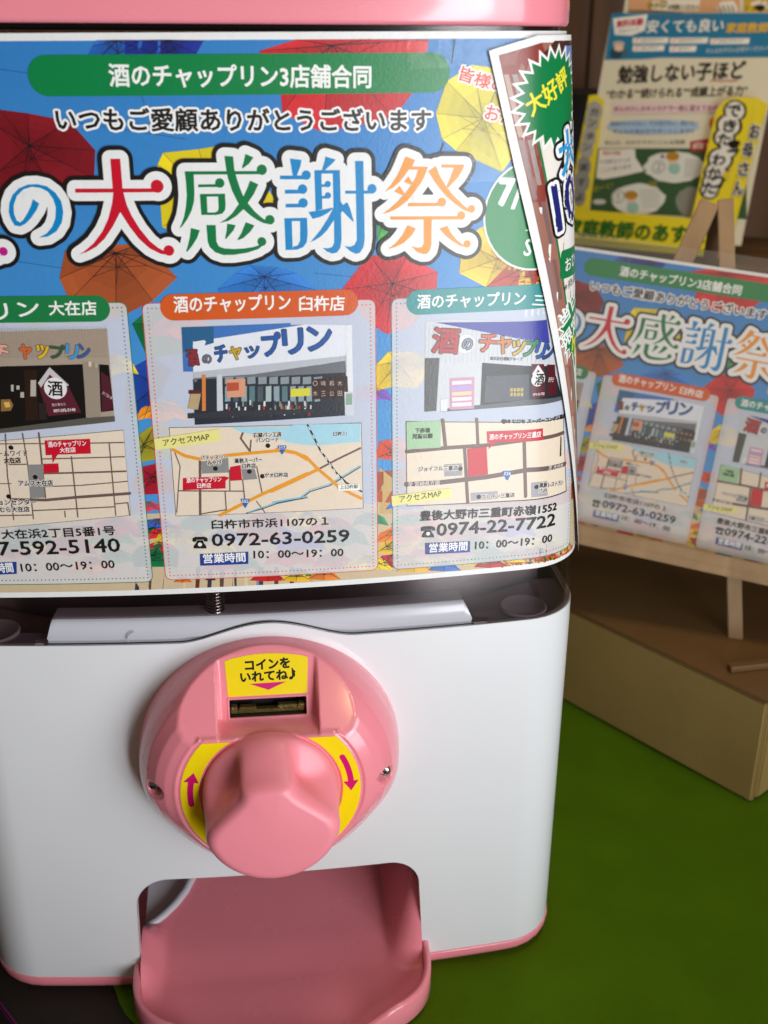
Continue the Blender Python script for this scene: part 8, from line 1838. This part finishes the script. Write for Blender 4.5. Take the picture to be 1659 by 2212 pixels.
FD['f2'] = [
['P', 1, 'd9a67c', [[6.9, 27.8], [107.9, 25.7], [111.9, 5.8], [109.6, 0.1], [97, -0.5], [59.5, 4.1], [11.3, 5.2]]],
['P', 1, '1c1814', [[7.9, 3.5], [59.8, 2.8], [86.6, -0.6], [6.1, -0.5]]],
['L', 2, '1c1814', 0.9, [[11.2, 5.8], [35, 5.3], [59.6, 3.9], [69.6, 1.5], [97, -0.5]]],
['P', 2, 'e8e2d0', [[27.8, 13.6], [47.6, 15.6], [75.2, 15.2], [75.7, 5.3], [49.7, 5.1], [32.2, 6.7]]],
['T', 3, 'c8b018', 'もっと!', [28.9, 7.9], [45.2, 9.1], 5.7, 0.06, [['1c1814', 0.4]]],
['T', 3, '2a2622', 'お気軽にください!', [47.6, 6.5], [74.6, 6], 4.6, 0.03, None],
['P', 2, 'e8e4d8', [[90.6, 8.3], [94.4, 12.7], [104.6, 13.7], [110.5, 6.9], [109.4, 0.9], [101.6, -0.2]]],
['L', 3, '1c1814', 0.8, [[92.2, 9.4], [96, 4.9], [100.2, 0.9]]],
['L', 3, '1c1814', 0.8, [[96.2, 9.3], [99.4, 4.9], [102.8, 0.9]]],
['L', 3, '1c1814', 0.8, [[100.3, 9.3], [102.9, 4.8], [105.3, 0.9]]],
['L', 3, '1c1814', 0.8, [[104.3, 9.2], [106.4, 4.8], [107.8, 0.9]]],
['P', 1, 'c8a838', [[111.3, 25.7], [160.3, 24.6], [165.3, -0.1], [116.5, 0]]],
['P', 2, '6a3a20', [[122.4, 9.2], [126.8, 9.7], [127, 5.9], [122.4, 6.2]]],
['P', 2.3, '1c1814', [[117.5, 7.9], [122, 8.4], [122.2, 4.5], [117.6, 4.8]]],
['P', 2.6, '1c1814', [[126.1, 8.2], [130.5, 8.7], [130.7, 4.9], [126.2, 5.1]]],
['P', 2, 'e8e0d0', [[130.9, 9.1], [135.2, 9.6], [135.4, 5.8], [130.9, 6.1]]],
['P', 2.3, 'e8e0d0', [[124.2, 13.2], [128.6, 13.7], [128.8, 9.9], [124.2, 10.2]]],
['P', 2.6, 'd8c020', [[128.8, 3.5], [133.1, 4], [133.4, 0.2], [128.8, 0.4]]],
['P', 2, '1c1814', [[125.5, 9.3], [129.9, 9.8], [130.1, 5.9], [125.5, 6.2]]],
['P', 2.3, 'd8c020', [[118.5, 8.8], [122.9, 9.3], [123.1, 5.4], [118.5, 5.7]]],
['P', 2.6, '1c1814', [[128.2, 9.1], [132.6, 9.6], [132.8, 5.8], [128.3, 6]]],
['P', 2, '1c1814', [[128.7, 12.1], [133, 12.6], [133.2, 8.8], [128.7, 9]]],
['P', 2.3, 'e8e0d0', [[120.2, 12.2], [124.7, 12.7], [124.9, 8.9], [120.3, 9.2]]],
['P', 2.6, 'd8c020', [[117.8, 6.3], [122.2, 6.8], [122.4, 3], [117.8, 3.3]]],
['P', 2, '1c1814', [[125.7, 6], [130.1, 6.5], [130.3, 2.7], [125.7, 2.9]]],
['P', 2.3, 'd8c020', [[124.2, 6], [128.6, 6.5], [128.8, 2.7], [124.2, 2.9]]],
['P', 2.6, 'e8e0d0', [[129.4, 12.5], [133.8, 12.9], [134, 9.1], [129.5, 9.4]]],
['P', 2, '6a3a20', [[126.2, 4.1], [130.6, 4.6], [130.8, 0.8], [126.3, 1.1]]]]
# ------------------------------------------------------------------ posters
def artwork():
    a = Art()
    a.poly([(-142, 0), (145.3, 0), (145.3, 210), (-142, 210)], 'e9e9e8', 0, h=-.12)
    W0 = [(-139, 2.4), (142.3, 2.4), (142.3, 207.6), (-139, 207.6)]
    nb = 14
    for i in range(nb):
        y0, y1 = 2.4+205.2*i/nb, 2.4+205.2*(i+1)/nb; t = i/(nb-1)
        c = tuple(p*(1-t)+q*t for p, q in zip((.065, .31, .66), (.035, .21, .54)))
        a.f.append(([(-139, y0), (142.3, y0), (142.3, y1), (-139, y1)], -.08, c, 0))
    def clipc(p): return (max(-139., min(142.3, p[0])), max(2.4, min(207.6, p[1])))
    cm = []
    for c in PRINT:
        c = list(c)
        if c[0] == 'P': c[3] = [clipc(p) for p in c[3]]
        elif c[0] == 'U': c[4] = clipc(c[4]); c[5] = [clipc(p) for p in c[5]]
        elif c[0] == 'D': c[4] = clipc(c[4])
        cm.append(c)
    a.run(cm)
    for L, grow, col in ((12, 4.3, '1a1514'), (13, 2.85, 'ebebea'), (14, 0, None)):
        for col0, polys, balls in TITLE:
            for p in polys:
                p = [tuple(q) for q in p]; a.poly(p, col or col0, L+(.3 if not grow else .35))
                if grow: a.fat(list(zip(p, p[1:]+p[:1])), grow, col, L)
            for c, r in balls: a.disc(c, r+grow, col or col0, L+(.6 if not grow else .4), n=32)
    return a
ART = artwork()
ROT, ZPB = .0094, 216.5
pre = lambda p: (p[0]-ROT*p[1], ZPB+p[1]+ROT*p[0])
post = tag(empty('sale_poster', (0, -.003, .216)), 'large colourful umbrella sale poster wrapped round the front of the capsule machine', 'poster')
bpy.context.view_layer.update()
xs = [x*1000 for x in SL]; ys = [200+k*20. for k in range(14)]
s_ = .04
for name, lo, hi in (('paper_sheet', -9, -.10), ('printed_sky', -.10, 1.9*s_), ('shop_panels', 1.9*s_, 3.9*s_), ('shop_pictures', 3.9*s_, 11.9*s_), ('title_lettering', 11.9*s_, 99)):
    local(ART.build(name, surf(.0023), [m_print, m_veil], post, xs, ys, pre, lambda h: lo <= h < hi), post)
# second sheet laid aslant over the right corner
sd = Art(.04); K = .2835
def gl(v, d=0): return 105.5+K*(174.7-v)+d
TLs, BLs = (87.4, 203.7), (145.3, -2.8)
sd.poly([TLs, (104.5, 208.6), (176, 210.5), (195, 140), (200, -2), (196, -5), (176, -4), BLs], 'ecebea', 0)
sd.poly([(90.9, 202.2), (106, 206.2), (176, 207), (190, 140), (196, 2), (148, 1)], 'a0695a', 1)
sd.poly([(90.9, 202.2), (106, 206.2), (112, 196), (gl(150)-2, 150), (gl(150)-6.4, 150)], '8c3628', 1.3)
sd.poly([(112, 206.8), (176, 207), (176, 190), (118, 196), (106, 202)], '4a2a22', 1.5); sd.poly([(118, 205), (176, 206), (176, 160), (122, 168), (116, 190)], '6a8ac0', 1.7)
for i in range(9):
    v0 = 196-i*22; sd.poly([(gl(v0)-6.4, v0), (gl(v0)-4.6, v0), (gl(v0-21)-4.4, v0-21), (gl(v0-21)-6.2, v0-21)], random.choice(['b89a8a', '9a6a5a', '8f7370', 'a87868']), 1.6)
    sd.poly([(gl(v0)-3.4, v0), (gl(v0)-1.6, v0), (gl(v0-16)-1.6, v0-16), (gl(v0-16)-3.4, v0-16)], random.choice(['a0908c', '8a5a4c', '7a605c']), 1.8)
sd.poly([(gl(188), 188), (176, 188), (190, 120), (194, 2), (gl(2), 2)], '0a7a40', 2); sd.poly([(gl(188, 1), 188), (176, 187), (190, 120), (193, 3), (gl(3, 1), 3)], 'eae2da', 2.2)
sd.poly([(gl(150, 5), 150), (190, 152), (192, 60), (gl(60, 6), 60)], 'efe9ea', 2.4)
def star(c, ro, ri, n, col, L):
    sd.poly([(c[0]+(ro if k % 2 else ri)*cos(pi*k/n+.1), c[1]+(ro if k % 2 else ri)*sin(pi*k/n+.1)) for k in range(2*n)], col, L)
star((113.8, 187.6), 18.6, 14.6, 24, 'f4f4f2', 3); star((113.8, 187.6), 16.6, 13.2, 24, '0a7a42', 4)
sd.text('大好評', (103.6, 181.6), (121.6, 192.4), 7.4, 'f0e63c', 5, .035)
star((133.2, 102), 14.6, 11.2, 22, 'f4f4f2', 3); star((133.2, 102), 13, 10.3, 22, '0a7a42', 4)
sd.text('当日', (121.9, 102.6), (134.5, 110.4), 6.6, 'f2f2ee', 5, .045); sd.text('限定', (124.4, 93.6), (137, 101.4), 6.6, 'f2f2ee', 5, .045)
sd.text('ケーキ', (130.8, 88), (150, 94), 9, 'e8d820', 5, .05, [('2a8a4a', .5)])
sd.text('大感謝', (118.6, 160), (160, 172), 15, '2a9ad8', 7.4, .04, [('18141c', 2.6), ('f4f4f2', 1.5)])
sd.text('10%', (117.4, 140.2), (146, 148), 17.5, '1f2470', 7.4, .04, [('18141c', 2.4), ('f4f4f2', 1.4)])
sd.rrect((119.2, 121.8), (160, 132.8), 1.6, '0a7a42', 4); sd.text('おひとり様', (122.6, 124), (150, 127.6), 5.4, 'f2f2ee', 5, .02)
sd.text('※商品券', (121.8, 116.4), (140, 120.4), 3.4, '2a2422', 4)
for v, t, c in ((70, '缶チューハイ', '2a2422'), (63.5, 'おつまみ', 'd0302a'), (45, '当日ご来店', '2a2422'), (37, 'ご来店のお客様', '2a2422'), (26, 'はずれなし!', 'd0302a')):
    sd.text(t, (gl(v, 4), v), (gl(v, 4)+19, v+4.6), 4.6, c, 4, .02)
for k in range(14): sd.disc((gl(55, 4)+k*1.6, 55+k*.42), .35, '2a2422', 4, n=6)
sd.disc((gl(16, 5), 14), 4.5, '9ad0e8', 3); sd.disc((gl(16, 10), 12), 4.5, '6ab0d8', 3.2)
side = tag(empty('coupon_poster', (.13, .01, .22)), 'narrow coupon poster with green starburst taped aslant round the right corner of the machine', 'poster')
bpy.context.view_layer.update()
def bow(off):
    def f(x, y, h):
        v = y-ZPB; e = (x-(87.4+K*(203.7-v))); lift = .0009+.0018*sst(30, 0, e)*sst(150, 60, v)*.0+.0006
        X, Y, n = plan(x/1000, y/1000, off+lift+h/1000); return (X, Y, y/1000), (n[0], n[1], 0)
    return f
local(sd.build('paper_sheet', bow(.0023), m_print, side, xs, ys, lambda p: (p[0]-ROT*p[1], min(427.2, ZPB+p[1]+ROT*p[0])), lambda h: h < .037), side)
local(sd.build('printed_artwork', bow(.0023), m_print, side, xs, ys, lambda p: (p[0]-ROT*p[1], min(426.9, ZPB+p[1]+ROT*p[0])), lambda h: h >= .037), side)
# clear tape over the joint
for pts, e in (([(58, 198), (97, 199), (99, 213), (59, 212)], 0), ([(80, 160), (108, 160), (110, 176), (82, 178)], 0)):
    t = Art(.01); t.poly(pts, 'ffffff', 0)
    t.build('clear_tape', surf(.0023+.0022), m_film, None, [k*3. for k in range(0, 50)], [200+k*4. for k in range(60)], lambda p: (p[0]-ROT*p[1], min(427.3, ZPB+p[1]+ROT*p[0])))
tp = [o for o in COL.objects if o.name.startswith('clear_tape')]
tag(tp[0], 'strip of shiny clear tape across the top edge of the umbrella poster', 'tape'); tag(tp[1], 'piece of wrinkled clear tape beside the green date circle on the poster', 'tape')

# ------------------------------------------------------------------ table, cloth, box
TB = box('tabletop', (.35, .35, -.0125), (1.3, 1.5, .022), m_table, None, None, .002); tag(TB, kind='structure')
def cloth():
    vs, fs = [], []; nx, ny = 150, 150
    for j in range(ny+1):
        for i in range(nx+1):
            u, v = i/nx, j/ny; y = -.30+1.2*v**1.3; x0 = -.079+.55*(-.0-y)*-1. if False else -.0795-.555*(y-.001) if y < .16 else -.168
            x = x0+(1.0-x0)*u**1.5
            z = -.0006+.00045*sin(x*60+y*31)*sin(y*47-x*13)*(1 if abs(x) > .15 or y < -.05 else .2)
            e = sst(.012, 0, x-x0); z += .0012*e*(0.5+.5*sin(y*160)); x += .0009*sin(y*210)+.0006*random.uniform(-1, 1)*e
            vs.append((x, y, z))
    for j in range(ny):
        for i in range(nx): a_ = j*(nx+1)+i; fs.append((a_, a_+1, a_+nx+2, a_+nx+1))
    o = mesh('green_cloth', vs, fs, m_cloth, None, smooth=True); return o
cl = tag(cloth(), 'green felt cloth spread over the table under the machine', 'cloth')
# brown box to the right rear
bd = Vector((.565, -.825, 0)).normalized(); bn = Vector((.825, .565, 0)).normalized()   # along the front, into the box
A_ = Vector((.2864, .1087, 0))
ctn = tag(empty('brown_box', A_), 'long low brown cardboard box on the green cloth behind the machine', 'box'); bpy.context.view_layer.update()
def prism(name, P, z0, z1, m, parent):
    bm = bmesh.new(); lo = [bm.verts.new((p[0], p[1], z0)) for p in P]; hi = [bm.verts.new((p[0], p[1], z1)) for p in P]
    bm.faces.new(lo[::-1]); bm.faces.new(hi)
    for i in range(len(P)): bm.faces.new((lo[i], lo[(i+1) % len(P)], hi[(i+1) % len(P)], hi[i]))
    bmesh.ops.recalc_face_normals(bm, faces=bm.faces); bmesh.ops.bevel(bm, geom=bm.edges[:], offset=.0012, segments=3, affect='EDGES')
    me = bpy.data.meshes.new(name); bm.to_mesh(me); bm.free(); o = link(name, me, m, parent); return local(o, parent) if parent else o
B0 = A_-bd*.44
prism('box_front', [A_, B0, B0+bn*.004, A_+bn*.004], .0005, .0705, m_card, ctn)
prism('box_side', [A_+bn*.0055+bd*.0005, A_+bn*.40+bd*.0005, A_+bn*.40-bd*.004, A_+bn*.0055-bd*.004], .0005, .0705, m_card, ctn)
prism('box_top', [A_+bd*.0008-bn*.0008, A_+bd*.0008+bn*.41, B0+bn*.41, B0-bn*.0008], .0708, .0722, m_cardtop, ctn)

# ------------------------------------------------------------------ easel with the second poster
EO = Vector((.2312, .2266, .1238)); EM = Matrix(((.8962, .3929, .2060), (-.4365, .8641, .2506), (-.0795, -.3145, .9459)))
def E(x, y, z): return EO+EM @ Vector((x/1000, y/1000, z/1000))
easel = tag(empty('wooden_easel', E(15, 5, -48)), 'small pale wooden easel holding the second poster on the brown box', 'easel'); bpy.context.view_layer.update()
def bar(name, p, q, w_, d, m, parent, wq=None):
    p, q = Vector(p), Vector(q); ax = (q-p).normalized(); nrm = EM.col[1].normalized(); sd_ = ax.cross(nrm).normalized(); nn = sd_.cross(ax)
    bm = bmesh.new(); V = []
    for c, ww in ((p, w_), (q, wq or w_)):
        for a1, b1 in ((-1, -1), (1, -1), (1, 1), (-1, 1)): V.append(bm.verts.new(c+sd_*a1*ww/2+nn*b1*d/2))
    for f in ((3, 2, 1, 0), (4, 5, 6, 7), (0, 1, 5, 4), (1, 2, 6, 5), (2, 3, 7, 6), (3, 0, 4, 7)): bm.faces.new([V[i] for i in f])
    bmesh.ops.recalc_face_normals(bm, faces=bm.faces); bmesh.ops.bevel(bm, geom=bm.edges[:], offset=.0006, segments=2, affect='EDGES')
    me = bpy.data.meshes.new(name); bm.to_mesh(me); bm.free(); return local(link(name, me, m, parent), parent)
bar('leg', E(18.5, 6.5, 225), E(84, 6.5, -50), .010, .006, m_wood, easel, .009)
bar('leg', E(9.5, 6.4, 222), E(-52, 6.4, -50), .0125, .006, m_wood, easel, .010)
bar('rear_leg', E(15, 12.8, 221), E(24, 125, -10), .009, .006, m_wood, easel)
bar('crosspiece', E(5, 12.2, 150), E(28, 12.2, 150), .009, .004, m_wood, easel)
bar('ledge', E(-62, -5, -3.6), E(104, -5, -3.6), .006, .018, m_wood, easel)
bar('ledge_lip', E(-62, -12, -.2), E(104, -12, -.2), .012, .003, m_wood, easel)
p2 = tag(empty('laminated_poster', E(4, 0, 0)), 'smaller laminated copy of the umbrella sale poster standing on the easel', 'poster'); bpy.context.view_layer.update()
ne = -Vector(EM.col[1]).normalized(); sc2 = .866
def flat2(x, y, h): return tuple(E(x*sc2, 2.2-h*1.3, y*sc2+.8)), tuple(ne)
for name, lo, hi in (('paper_sheet', -9, -.10), ('printed_artwork', -.10, 99)):
    local(ART.build(name, flat2, [m_print, m_veil], p2, sel=lambda h: lo <= h < hi), p2)
L = Art(.01); L.rrect((-149, -4), (152, 217), 4, 'ffffff', 0); local(L.build('laminate_film', lambda x, y, h: (tuple(E(x*sc2, .6, y*sc2+3.8)), tuple(ne)), m_lam, p2), p2)

# ------------------------------------------------------------------ leaflet holder
TLF = Vector((.32924, .66202, .44846)); th, ln = math.radians(37), .3
FX = Vector((cos(th), -sin(th), 0)); FY = Vector((sin(th)*sin(ln), cos(th)*sin(ln), cos(ln))); FN = FX.cross(FY).normalized()   # FN points away from the viewer's side?
if FN.y > 0: FN = -FN
def Fp(x, y, d=0): return TLF+FX*x/1000+FY*y/1000+FN*d/1000
def fl(d0, k=1.): return lambda x, y, h: (tuple(Fp(x, y, d0+h*4*k)), tuple(FN))
def sheet(name, P, d, m, parent, th_=.8):
    bm = bmesh.new(); f = [bm.verts.new(Fp(x, y, d)) for x, y in P]; b = [bm.verts.new(Fp(x, y, d-th_)) for x, y in P]
    bm.faces.new(f); bm.faces.new(b[::-1])
    for i in range(len(P)): bm.faces.new((f[i], b[i], b[(i+1) % len(P)], f[(i+1) % len(P)]))
    bmesh.ops.recalc_face_normals(bm, faces=bm.faces); me = bpy.data.meshes.new(name); bm.to_mesh(me); bm.free(); return local(link(name, me, m, parent), parent)
m_cream = mat('cream_paper', (.72, .68, .52), .5, bump=.05)
f1 = tag(empty('tutor_leaflet', Fp(70, -190)), 'cream leaflet with blue header standing in the yellow holder', 'leaflet'); bpy.context.view_layer.update()
sheet('paper_sheet', [(0, 0), (155, 0), (155, -195), (0, -195)], 0, m_cream, f1, 1.2)
def art(k): a = Art(.04); a.run(FD[k]); return a
local(art('fl').build('printed_artwork', fl(.3), m_print, f1), f1)
f3 = tag(empty('cartoon_leaflet', Fp(70, 0, -12)), 'tan leaflet with hand drawing behind the cream leaflet at the top', 'leaflet'); bpy.context.view_layer.update()
sheet('paper_sheet', [(6, -60), (200, -60), (200, 70), (6, 70)], -12, m_cream, f3, 1.2)
local(art('f2').build('printed_artwork', fl(-11.4), m_print, f3), f3)
hd = tag(empty('leaflet_holder', Fp(70, -200)), 'bright yellow card holder with black lettering around the cream leaflet', 'leaflet holder'); bpy.context.view_layer.update()
sheet('left_flap', [(-4.5, -75), (2, -74), (11, -79), (15, -176.6), (-6, -176.6)], 9, m_yellow, hd)
sheet('front_band', [(-6, -176.8), (13, -176.8), (119, -176.8), (120, -203), (-6, -202)], 9, m_yellow, hd)
sheet('right_flap', [(110, -176.6), (113.5, -84), (119, -76), (128, -73), (147, -73), (140, -156), (138, -202), (120.2, -202), (119.2, -176.6)], 9, m_yellow, hd)
sheet('side_panel', [(147.2, -73), (156, -78), (154, -95), (149, -176), (146, -202), (138.3, -202), (140.3, -156)], 8.2, m_yellow, hd)
sheet('back_panel', [(-6, -20), (150, -20), (146, -205), (-6, -205)], -16, m_yellow, hd)
for k, n_ in (('ho', 'band_lettering'), ('hl', 'bubble_lettering'), ('hr', 'bubble_lettering'), ('hs', 'side_lettering')):
    local(art(k).build(n_, fl(9.3), m_print, hd), hd)
# wooden stand that carries the holder
st = tag(empty('wooden_crate', (.42, .60, .072)), 'brown wooden crate behind the easel carrying the yellow leaflet holder', 'crate'); bpy.context.view_layer.update()
cbase = Fp(70, -203, -30)
def cb(name, x0, x1, y0, y1, z0, z1):
    P = [cbase+FX*a_/1000+Vector((-FX.y, FX.x, 0))*b_/1000 for a_, b_ in ((x0, y0), (x1, y0), (x1, y1), (x0, y1))]
    return prism(name, P, z0, z1, m_cardtop, st)
zt = cbase.z-.011
for i in range(4): cb('plank', -120, 260, -24+i*42, 16+i*42, zt, zt+.010)
for i in range(4): cb('plank', -120, 260, -30, -25, zt-.006-i*.046-.042, zt-.006-i*.046)
cb('post', -118, -104, -24, -8, .0, zt-.0005); cb('post', 244, 258, -24, -8, .0, zt-.0005)

# ------------------------------------------------------------------ wall of planks and things in the shade
wall = tag(empty('plank_wall', (.5, 1., 0)), 'dark brown wall of upright wooden planks behind the leaflets', 'wall'); bpy.context.view_layer.update()
x = -.75; k = 0
while x < 1.6:
    wd = random.uniform(.070, .11)
    b = box('plank', (x+wd/2, 1.0+random.uniform(-.003, .003), .45), (wd-.004, .02, 1.7), m_plank, wall, None, .002); local(b, wall); x += wd; k += 1
bb = box('black_case', (.335, .88, .19), (.17, .06, .372), m_black, None, None, .004)
tag(bb, 'black case standing in the gap between the machine and the leaflets', 'case')
def blob(name, c, size, m, lab, cat, R=None): return tag(box(name, c, size, m, None, R, .003), lab, cat)
blob('green_packet', (.345, .80, .19), (.06, .03, .09), mat('green_packet', (.05, .13, .05), .5), 'small green packet half hidden behind the corner of the machine', 'packet', Matrix.Rotation(-.3, 3, 'Z'))
# left edge: purple mesh basket below the table edge
m_pur = mat('dark_purple_plastic', (.02, .008, .022), .4); m_mag = mat('magenta_plastic', (.12, .012, .09), .35)
bk = tag(empty('purple_basket', (-.20, .0, -.02)), 'dark purple basket with magenta mesh bars at the left of the machine', 'basket'); bpy.context.view_layer.update()
d_ = Vector((.60, -.80, 0)).normalized(); nb_ = Vector((-.80, -.60, 0)).normalized()
P0 = Vector((-.176, .043, .0))
def bx2(name, a0, a1, n0, n1, z0, z1, m):
    P = [P0+d_*a0+nb_*n0, P0+d_*a1+nb_*n0, P0+d_*a1+nb_*n1, P0+d_*a0+nb_*n1]; return prism(name, P, z0, z1, m, bk)
bx2('side_panel', -.05, .25, .012, .05, -.01, .018, m_pur)
bx2('rim', -.05, .25, .006, .0115, .0005, .006, m_mag)
for i in range(9): bx2('mesh_bar', -.02+i*.016, -.0178+i*.016, -.006, .0055, .0005, .003, m_mag)
bx2('mesh_rail', -.05, .25, -.0085, -.0065, .0005, .003, m_mag)
# small pale wooden clip lying on the box
cp = box('wooden_clip', (.302, .146, .0745), (.05, .006, .004), m_cardtop, None, Matrix.Rotation(.10, 3, 'Z'), .0008); tag(cp, 'small brown wooden stick lying on the brown box', 'stick')
